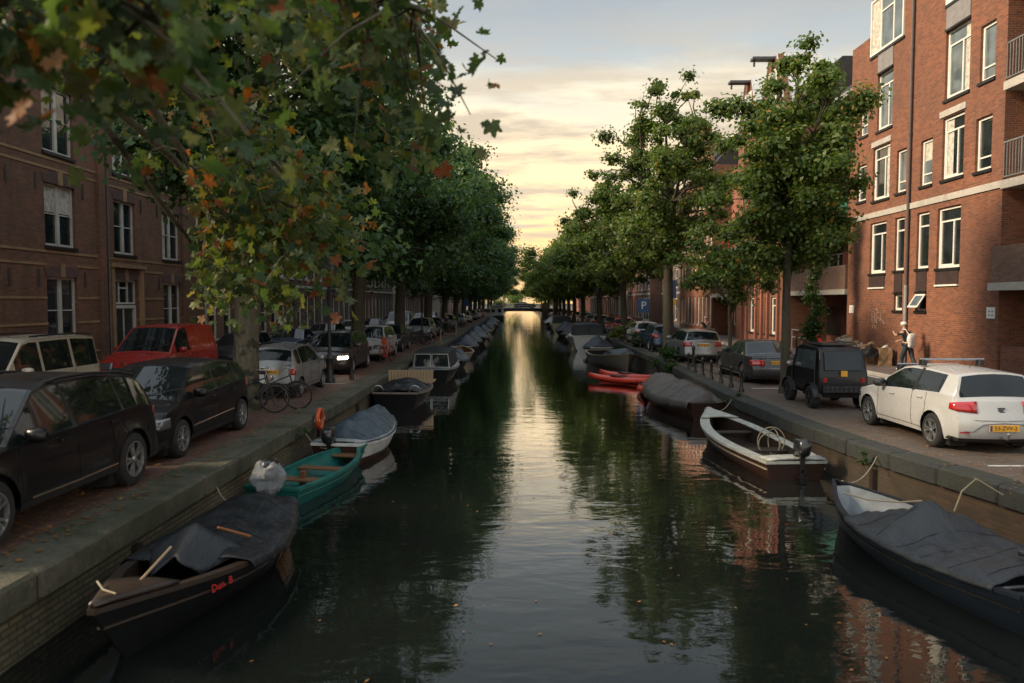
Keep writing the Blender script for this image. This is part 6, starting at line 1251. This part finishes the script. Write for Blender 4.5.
# kayaks: two red ones, one more bow beyond the covered boat
def kayak(lab, X, D, rz, tilt=0, z=WL + .06):
    t_ = thing('kayak', lab, 'kayak', (X, D, z), R(rz)); m = MB(); rows = []; n_ = 22; Lk = 3.3
    for i in range(n_ + 1):
        t0 = -1 + 2 * i / n_; hw = .30 * (1 - abs(t0) ** 2.2) + .012; up = .10 * abs(t0) ** 3
        rows.append([Vector((t0 * Lk / 2, hw * math.cos(a), up + (.20 if math.sin(a) > 0 else .14) * math.sin(a) * (1 - .3 * abs(t0)) + .10)) for a in np.linspace(0, 2 * math.pi, 15)[:-1]])
    m.grid(rows, close=True); m.build('hull', 'kayak_red', t_, True, angle=60)
    m = MB(); m.lathe([(.30, .0), (.27, .03), (.24, .0)], (0, 0, 0), 'z', 20); m.v = [(v[0] * 1.5, v[1] * .8, v[2] + .285) for v in m.v]; m.build('cockpit_rim', 'trim_black', t_, True)
    m = MB(); m.lathe([(.001, 0), (.25, 0)], (0, 0, 0), 'z', 20); m.v = [(v[0] * 1.5, v[1] * .8, v[2] + .282) for v in m.v]; m.build('cockpit', 'void_black', t_)
    return t_
kayak('red kayak on the water, nearer of the pair beside the open dark boat', 4.25, 31.6, 135); kayak('red kayak on the water, farther of the pair', 4.75, 33.0, 128)
kayak('red and white kayak poking out beyond the taupe cover', 4.85, 28.6, 80)
BT, b, zs, P = make_boat('open_boat', 'dark open boat with a blue grey bundle on its bow, above the kayaks', 'boat', 6.2, 2.3, .60, ('wood_grey', 'hull_black', 'rope'), bowr=.3, tr=.8, thwarts=((.3, .4, 'wood_dark'),)); place(BT, 40.6, 5.15, -84)
m = MB(); m.blob((1.6, 0, .72), (.95, .72, .30), 20, 10, 0, 5, .4); m.build('bundle', 'tarp_blue', BT, True)
BT, b, zs, P = make_boat('cabin_boat', 'white cabin cruiser with a dark fabric hood on the right', 'boat', 6.6, 2.5, .95, ('hull_white', 'hull_white', 'hull_white'), open_=False, bowr=.35, tr=.9, deck=[(.01, .98, 'hull_white')]); place(BT, 56.0, 5.0, 90)
cabin(BT, 6, 1.05, .98, 'tarp_navy', (-3.1, .6), .85, 'tarp_grey', 'tarp_grey'); CR = BT
m = MB(); m.bev((1.1, 0, 1.2), (1.9, 1.6, .5), .1); m.build('fore_cabin', 'hull_white', BT)
SB = dup(T1, (5.35, 49.8, WL), R(88), 'small dark covered boat between the cruiser and the open dark boat', None)
for i, (src, X, D, lab, cc) in enumerate(((OPEN, 5.0, 63.6, 'open boat just past the white cruiser', {}), (T1, 5.0, 69.8, 'navy covered boat past the white cruiser', {}), (T2, 4.9, 77.0, 'dark tented boat in the far right row', {'tarp_blue': 'tarp_navy'}), (CR, 4.9, 86, 'cream and dark cabin boat in the far right row', {'hull_white': 'hull_cream'}), (T1, 4.9, 94, 'low boat past the cream cabin boat', {}), (T2, 4.8, 106, 'boat under a pale grey tent cover near the far bridge', {'tarp_blue': 'tarp_pale'}), (OPEN, 4.9, 118, 'open boat near the far bridge on the right', {}))): dup(src, (X, D, WL), R(90), lab, 'boats moored far along the right wall', cc)
# ================================================================ STREET FURNITURE
def lantern(label, X, D):
    t_ = thing('street_lantern', label, 'street lamp', (X, D, 0)); m = MB(); m.lathe([(.001, 0), (.17, 0), (.17, .12), (.12, .18), (.12, .75), (.14, .80), (.08, .88), (.06, 1.0), (.045, 3.1), (.07, 3.15), (.05, 3.22), (.06, 3.40), (.001, 3.40)], n=14); m.tube([(-.28, 0, 3.05), (.28, 0, 3.05)], .018, 6); m.build('post', 'iron_black', t_, True)
    m = MB(); a, c, z0, z1 = .13, .23, 3.42, 3.86
    for i in range(6):
        q = math.pi * i / 3; m.tube([(a * math.cos(q), a * math.sin(q), z0), (c * math.cos(q), c * math.sin(q), z1)], .014, 5)
    m.ring((0, 0, z1), c, .02, 'z', 6, 5); m.ring((0, 0, z0), a, .02, 'z', 6, 5); m.lathe([(c + .03, z1), (.12, z1 + .20), (.06, z1 + .24), (.07, z1 + .32), (.001, z1 + .40)], n=6); m.build('lantern_frame', 'iron_black', t_)
    m = MB(); m.lathe([(a - .01, z0 + .01), (c - .012, z1 - .01)], n=6); m.build('lantern_glass', 'window_pale', t_); return t_
lantern('black iron lantern behind the small silver hatchback', -6.2, 24.6); lantern('black iron lantern on the left quay by the bicycle cluster', -6.2, 48.4); lantern('black iron lantern at the right edge above the white hatchback', 8.02, 11.55); lantern('far iron lantern on the right quay', 7.0, 66.5)
# iron railing on the right quay: posts with two rails
t_ = thing('quay_railing', 'low black iron railing of posts along the right quay beside the dark saloon', 'railing', (6.62, 22.2, 0))
pd = [0, 1.15, 2.3, 3.45, 4.6, 5.8, 7.0]
for u in pd: m = MB(); m.lathe([(.001, 0), (.085, 0), (.075, .08), (.05, .12), (.045, .55), (.065, .58), (.06, .64), (.001, .70)], n=12); m.build('post', 'iron_black', t_, True, (.02 * math.sin(u), u, 0))
for z in (.28, .52): m = MB(); m.tube([(0, pd[0], z), (0, pd[-1] + .6, z)], .02, 6); m.build('rail', 'iron_black', t_, True)
BO = None
for i, (X, D, lab) in enumerate(((7.15, 30.6, 'iron bollard by the thin young linden'), (7.1, 39.8, 'iron bollard by the spreading linden'), (-5.7, 25.6, 'iron bollard on the left quay behind the silver hatchback'), (13.3, 31.5, 'iron bollard on the right pavement near the rubbish'), (13.3, 36.0, 'iron bollard on the right pavement by the brick bay'))):
    if BO is None:
        BO = tag(MB().lathe([(.001, 0), (.10, 0), (.085, .1), (.06, .16), (.055, .72), (.075, .75), (.06, .86), (.001, .90)], n=12).build('bollard', 'iron_black', None, True), lab, 'bollard', 'iron bollards'); BO.location = (X, D, 0)
    else: dup(BO, (X, D, .12 if X > 13 else 0), 0, lab)
def sign(label, X, D, z, w_, h, txt=None, below=None, cat='sign'):
    t_ = thing('street_sign', label, cat, (X, D, 0)); m = MB(); m.cyl((0, 0, 0), (0, 0, z + h), .03, n=8); m.build('post', 'pipe_grey', t_, True); m = MB(); m.bev((0, -.045, z + h / 2), (w_, .03, h), .01); o = m.build('panel', 'sign_blue', t_)
    if txt: text_obj('letter', txt, h * .8, 'sign_white', Matrix.Translation((0, -.062, z + h / 2)) @ Matrix.Rotation(R(90), 4, 'X'), t_, .002)
    if below: m = MB(); m.box((0, -.045, z - .25), (w_, .02, .35)); m.build('lower_panel', below, t_)
sign('blue parking sign with a white P on a post by the third linden', 7.75, 46.5, 2.0, .75, .85, 'P'); sign('tall blue notice board with a yellow lower plate past the spreading linden', 9.4, 46.0, 2.9, .5, 1.1, None, 'plate_yellow')
t_ = thing('street_sign', 'small blue parking sign on the left quay far past the white van', 'sign', (-5.8, 84, 0)); m = MB(); m.cyl((0, 0, 0), (0, 0, 3), .04); m.build('post', 'pipe_grey', t_); m = MB(); m.box((0, -.05, 2.6), (.6, .03, .8)); m.build('panel', 'sign_blue', t_)
# ivy climbing a post in front of the brick bay
t_ = thing('ivy_column', 'thick green ivy climbing a post in front of the recessed brick bay', 'climbing plant', (13.0, 33.2, .1)); m = MB(); m.cyl((0, 0, 0), (.05, 0, 7.0), .12, .09, 10); m.build('post', 'bark', t_, True)
rng = np.random.default_rng(9); zz = rng.uniform(.9, 7.0, 46); C = np.stack([rng.normal(0, .13, 46), rng.normal(0, .15, 46), zz], 1); V, F = leaves(rng, C, rng.uniform(.26, .46, 46), 9000, .11, .9, 0); mesh_np('foliage', V, F, 'leaf_ivy', t_)
m = MB(); m.lathe([(.001, 0), (.40, 0), (.44, .10), (.42, .62), (.47, .64), (.47, .72), (.001, .70)], n=18); m.build('planter', 'coping_dark', t_, True)
# rubbish put out against the orange wall
t_ = None
def bag(kind, label, X, D, r, mat, seed, cat, sq=.8):
    m = MB(); m.blob((0, 0, r[2]), r, 22, 16, 0, seed, .45, sq, flat=.0); 
    if kind == 'tied': m.tube([(0, 0, r[2] * 1.9), (.02, 0, r[2] * 2.15), (.07, .02, r[2] * 2.3)], [.05, .03, .06], 7)
    o = m.build('rubbish_bag' if 'bin' in mat else 'paper_bag', mat, None, True, (X, D, .12), angle=50); return tag(o, label, cat)
def openbag(label, X, D, w_, d_, h, mat, seed, rz=0, junk=None):
    t2 = thing('paper_bag' if mat != 'cardboard' else 'cardboard_box', label, 'bag' if mat != 'cardboard' else 'box', (X, D, .12), R(rz)); m = MB(); rr = random.Random(seed); rows = []
    for k, z in enumerate((0, h * .33, h * .66, h)):
        rows.append([Vector((x * w_ / 2 * (1 + rr.uniform(-.07, .09)), y * d_ / 2 * (1 + rr.uniform(-.07, .09)), z + (rr.uniform(-.05, .05) if k == 3 else 0))) for x, y in ((-1, -1), (-.3, -1.04), (.4, -.97), (1, -1), (1.03, 0), (1, 1), (0, 1.03), (-1, 1), (-.97, 0))])
    m.grid(rows, close=True); m.add(rows[0], [tuple(range(9))[::-1]]); o = m.build('bag' if mat != 'cardboard' else 'carton', mat, t2); o.modifiers.new('s', 'SOLIDIFY').thickness = .012
    if junk: m = MB(); [m.blob((rr.uniform(-.2, .2) * w_, rr.uniform(-.2, .2) * d_, h * rr.uniform(.85, 1.08)), (w_ * .25, d_ * .25, .10), 9, 6, 0, i, .5) for i in range(5)]; m.build('crumpled_paper', junk, t2, True)
openbag('tall grey paper sack, leftmost of the rubbish by the orange wall', 14.45, 33.4, .52, .42, .95, 'paper_white', 1, 8, 'paper_bag')
openbag('white paper bag of waste next to the tall sack', 14.3, 32.1, .62, .5, .78, 'paper_white', 2, -8, 'paper_bag'); openbag('brown paper bag with crumpled paper behind the carton', 14.5, 31.1, .6, .5, .75, 'paper_bag', 3, 5, 'paper_bag')
openbag('upright brown cardboard carton in the rubbish pile', 14.02, 30.85, .40, .34, .62, 'cardboard', 4, 12); openbag('brown paper bag at the right end of the rubbish', 14.55, 29.95, .5, .42, .70, 'paper_bag', 6, -6, 'paper_white')
bag('tied', 'black tied rubbish bag in front of the paper bags', 14.05, 30.1, (.38, .36, .36), 'bin_bag', 4, 'rubbish bag'); bag('tied', 'small black rubbish bag beside the ivy planter', 14.0, 35.6, (.42, .4, .30), 'bin_bag', 8, 'rubbish bag')
m = MB(); m.lathe([(.001, 0), (.20, 0), (.29, .7), (.32, .74), (.27, .74), (.20, .2), (.001, .2)], n=18); o = m.build('flower_pot', 'terracotta', None, True, (14.2, 34.6, .12)); tag(o, 'terracotta pot standing between the ivy and the paper sack', 'flower pot')
bag('tied', 'bright red plastic sack hanging over the terracotta pot', 13.9, 35.0, (.26, .26, .42), 'red_panel', 12, 'sack').name = 'plastic_sack'
# the row of planters and weeds on the right quay edge
def shrub(name, lab, X, D, z, r, n, size, seed, mat='leaf_ivy', nb=8):
    rg = np.random.default_rng(seed); t2 = thing(name, lab, 'plant', (X, D, z)); C = rg.normal(size=(nb, 3)) * np.array(r) * .45 + np.array([0, 0, r[2] * .8]); C[:, 2] = np.abs(C[:, 2]); m = MB(); [m.tube([(0, 0, 0), tuple(c * .6), tuple(c)], [.015, .01, .004], 4, cap=False) for c in C]; m.build('stems', 'bark', t2); V, F = leaves(rg, C, rg.uniform(.12, .24, nb) * (r[0] / .4), n, size, .8, .4); mesh_np('foliage', V, F, mat, t2)
shrub('shrub', 'green shrub growing from the right quay edge beside the silver estate', 6.75, 33.2, 0, (.5, .9, .45), 1800, .10, 1); shrub('shrub', 'weedy green plant hanging on the right wall above the taupe cover', 6.3, 31.0, -.35, (.45, .8, .35), 1500, .09, 2); shrub('shrub', 'leafy bush by the third linden trunk at the water edge', 6.95, 50.5, 0, (.7, .9, 1.1), 2200, .13, 3, 'leaf_linden'); shrub('shrub', 'small bush in front of the white hatchback far on the right quay', 6.95, 44.0, 0, (.4, .6, .5), 900, .10, 4)
for i, (X, D, z, lab) in enumerate(((6.25, 18.6, -.35, 'tuft of weeds in the right wall behind the motor launch stern'), (6.35, 13.6, -.3, 'tuft of weeds in the right wall above the nearest right boat bow'), (-4.72, 15.6, -.3, 'tuft of weeds in the left wall above the teal boat'), (6.08, 20.8, -.1, 'moss and weeds on the right coping by the first railing post'))): shrub('weed_tuft', lab, X, D, z, (.22, .3, .16), 260, .05, 20 + i, 'leaf_ivy', 5)
# terrace posts near the rail on the left far
for i, (X, D, lab) in enumerate(((-4.9, 46.5, 'pale mooring post on the left wall past the cabin boat'), (-4.9, 58.0, 'second pale mooring post on the left wall, farther'))): m = MB(); m.cyl((0, 0, -1), (0, 0, 1.0), .06, .05, 8); tag(m.build('mooring_post', 'wood_pale', None, True, (X + .1, D, 0)), lab, 'mooring post')
# fallen leaves on the quays and a few on the water
def litter(name, n, xr_, yr_, z, size, lab, seed):
    rg = np.random.default_rng(seed); x = rg.uniform(*xr_, n); y = yr_[0] + (yr_[1] - yr_[0]) * rg.random(n) ** 1.6; a = rg.uniform(0, 6.28, n); s = size * (.6 + .8 * rg.random(n)); c = np.stack([x, y, np.full(n, z)], 1); u = np.stack([np.cos(a), np.sin(a), rg.normal(0, .12, n)], 1); v = np.stack([-np.sin(a), np.cos(a), rg.normal(0, .12, n)], 1)
    V = np.stack([c - u * s[:, None] * .5, c + v * s[:, None] * .3, c + u * s[:, None] * .5, c - v * s[:, None] * .35], 1).reshape(-1, 3); o = mesh_np(name, V, np.arange(4 * n).reshape(-1, 4), 'leaf_fallen', None); o['kind'] = 'stuff'; tag(o, lab, 'leaves')
litter('fallen_leaves', 3200, (-6.6, -5.0), (6, 60), .045, .07, 'dry leaves scattered along the left quay', 1); litter('fallen_leaves', 2400, (6.75, 9.6), (8, 45), .03, .06, 'dry leaves scattered along the right quay', 2); litter('floating_leaves', 160, (-3, 5.2), (5, 40), WL + .012, .05, 'single leaves floating on the canal', 3)
# overhead lamp wire across the far canal is not visible; chimneys on the right roofs
# ================================================================ PEOPLE
def skin(name, verts, edges, radii, mat, parent, sub=2, rootv=0):
    me = bpy.data.meshes.new(name); me.from_pydata([tuple(v) for v in verts], edges, []); me.materials.append(MATS[mat]); o = bpy.data.objects.new(name, me); COL.objects.link(o); o.parent = parent
    md = o.modifiers.new('skin', 'SKIN'); md.use_smooth_shade = True; md.branch_smoothing = .6
    for i, r in enumerate(radii): me.skin_vertices[0].data[i].radius = (r, r) if isinstance(r, (int, float)) else r; me.skin_vertices[0].data[i].use_root = (i == rootv)
    s = o.modifiers.new('sub', 'SUBSURF'); s.levels = sub; s.render_levels = sub; return o
def person(label, X, D, z, rz, pose, top='cotton_black', legs='denim', hair='hair_grey', cap=None, sc=1.0):
    """pose: joints in metres in body axes, +x is where the person faces"""
    t_ = thing('person', label, 'person', (X, D, z), rz); t_.scale = (sc,) * 3; J = {k: Vector(v) for k, v in pose.items()}
    V, E, Rr = [], [], []; ix = {}
    def a(k, r, p=None, src=None): ix[k] = len(V); V.append(J[k] if src is None else src); Rr.append(r); (E.append((ix[p], ix[k])) if p else None)
    a('pel', .125); a('waist', .115, 'pel'); a('chest', .145, 'waist'); a('neckb', .065, 'chest'); a('neck', .055, 'neckb'); a('head', (.085, .095), 'neck'); a('crown', .070, 'head')
    for s in 'lr':
        a(s + 'hip', .095, 'pel'); a(s + 'knee', .062, s + 'hip'); a(s + 'calf', .052, s + 'knee', lerp(J[s + 'knee'], J[s + 'ank'], .35)); a(s + 'ank', .038, s + 'calf'); a(s + 'toe', .036, s + 'ank')
        a(s + 'sh', .060, 'chest'); a(s + 'elb', .040, s + 'sh'); a(s + 'wr', .027, s + 'elb'); a(s + 'palm', (.034, .018), s + 'wr', J[s + 'wr'] + (J[s + 'wr'] - J[s + 'elb']).normalized() * .07)
        d = (J[s + 'wr'] - J[s + 'elb']).normalized(); side = d.cross(Vector((0, 0, 1))); side = side.normalized() if side.length > .1 else Vector((0, 1, 0)); cu = side.cross(d)
        for f, (o_, ln) in enumerate(((-.027, .065), (-.009, .078), (.009, .072), (.027, .055))):
            b0 = J[s + 'wr'] + d * .085 + cu * o_; i0 = len(V); V.append(b0); Rr.append(.009); E.append((ix[s + 'palm'], i0)); V.append(b0 + d * ln * .55 + side * .012); Rr.append(.008); E.append((i0, i0 + 1)); V.append(b0 + d * ln * .85 + side * .035); Rr.append(.007); E.append((i0 + 1, i0 + 2))
        i0 = len(V); V.append(J[s + 'wr'] + d * .035 + cu * -.045); Rr.append(.010); E.append((ix[s + 'palm'], i0)); V.append(J[s + 'wr'] + d * .075 + cu * -.060 + side * .02); Rr.append(.008); E.append((i0, i0 + 1))
    skin('body', V, E, Rr, 'skin', t_)
    h = J['head']; fx = pose.get('_f', (1, 0, 0)); fx = Vector(fx); sy = Vector((0, 0, 1)).cross(fx)
    m = MB(); m.blob(h + fx * .105 + Vector((0, 0, -.005)), (.02, .014, .026), 8, 6, amp=0); [m.blob(h + sy * s * .088, (.016, .012, .03), 8, 6, amp=0) for s in (1, -1)]; m.build('face', 'skin', t_, True)
    m = MB(); [m.blob(h + fx * .088 + sy * s * .034 + Vector((0, 0, .025)), (.010, .010, .008), 8, 6, amp=0) for s in (1, -1)]; m.box(tuple(h + fx * .094 + Vector((0, 0, -.055))), (.012, .045, .008)); m.build('eyes_and_mouth', 'paint_brown', t_, True)
    m = MB(); m.blob(h + Vector((0, 0, .055)) - fx * .015, (.105, .100, .085), 14, 9, 0, 3, .1); m.build('hair', hair, t_, True)
    T = [J['pel'] + Vector((0, 0, .02)), J['waist'], J['chest'], J['neckb'], J['lsh'], lerp(J['lsh'], J['lelb'], .75), J['rsh'], lerp(J['rsh'], J['relb'], .75)]
    skin('shirt', T, [(0, 1), (1, 2), (2, 3), (2, 4), (4, 5), (2, 6), (6, 7)], [.150, .140, .165, .075, .080, .060, .080, .060], top, t_)
    T = [J['pel']]; e = []; r_ = [.145]
    for s in 'lr': k = len(T); T += [J[s + 'hip'], J[s + 'knee'], lerp(J[s + 'knee'], J[s + 'ank'], .4), J[s + 'ank']]; e += [(0, k), (k, k + 1), (k + 1, k + 2), (k + 2, k + 3)]; r_ += [.112, .080, .068, .060]
    skin('trousers', T, e, r_, legs, t_)
    for s in 'lr': m = MB(); p = lerp(J[s + 'ank'], J[s + 'toe'], .55); m.blob((p.x, p.y, .05), (.135, .052, .055), 12, 8, amp=0, sq=.8, flat=.0); m.build('shoe', 'cotton_white', t_, True)
    if cap:
        m = MB(); m.blob(h + Vector((0, 0, .075)) - fx * .005, (.118, .110, .085), 16, 10, amp=0); q = [h + fx * (.07 + .13 * math.cos(a)) + sy * .09 * math.sin(a) + Vector((0, 0, .062 - .015 * math.cos(a))) for a in np.linspace(-math.pi / 2, math.pi / 2, 9)]; m.add(q + [v + Vector((0, 0, .012)) for v in q], [tuple(range(9)), tuple(range(17, 8, -1))]); m.build('cap', cap, t_, True)
    return t_, J
# leaning with one hand on the pipe, weight on the front leg
lean_pose = dict(pel=(0, 0, .98), waist=(.03, 0, 1.10), chest=(.10, 0, 1.32), neckb=(.15, 0, 1.50), neck=(.18, 0, 1.56), head=(.22, 0, 1.66), crown=(.215, 0, 1.75), lhip=(0, .10, .92), rhip=(0, -.10, .92), lknee=(.16, .12, .50), rknee=(-.08, -.12, .50), lank=(.16, .12, .09), rank=(-.32, -.12, .09), ltoe=(.34, .13, .04), rtoe=(-.16, -.13, .04), lsh=(.12, .19, 1.44), rsh=(.12, -.19, 1.44), lelb=(.36, .22, 1.30), relb=(.30, -.26, 1.18), lwr=(.56, .10, 1.40), rwr=(.50, -.12, 1.10))
t_, J = person('person in white cap and black top with white bag leaning at the grey pipe', 14.28, 27.55, .12, R(112), lean_pose, cap='cotton_white')
m = MB(); m.blob((-.16, .02, 1.12), (.10, .19, .26), 16, 12, 0, 6, .2, .75); m.build('shoulder_bag', 'cotton_white', t_, True); m = MB(); m.tube([(-.12, .10, 1.33), (-.02, .15, 1.52), (.14, .13, 1.55), (.24, .10, 1.40), (.16, .02, 1.15)], .016, 6); m.build('bag_strap', 'cotton_white', t_, True)
walk = dict(pel=(0, 0, .96), waist=(0, 0, 1.08), chest=(.03, 0, 1.30), neckb=(.04, 0, 1.48), neck=(.05, 0, 1.54), head=(.07, 0, 1.63), crown=(.065, 0, 1.72), lhip=(0, .10, .90), rhip=(0, -.10, .90), lknee=(.18, .10, .50), rknee=(-.03, -.10, .48), lank=(.22, .10, .09), rank=(-.30, -.10, .14), ltoe=(.38, .10, .04), rtoe=(-.16, -.10, .04), lsh=(.03, .19, 1.42), rsh=(.03, -.19, 1.42), lelb=(-.08, .25, 1.16), relb=(.10, -.25, 1.16), lwr=(.06, .25, .94), rwr=(.28, -.22, 1.02))
person('grey haired person in a black jacket walking behind the silver estate car', 11.6, 46.5, .0, R(90), walk, top='cotton_black', legs='cotton_black')
person('small figure in dark clothes on the left quay by the far bicycles', -5.9, 61.5, 0, R(-80), walk, top='denim', legs='cotton_black')
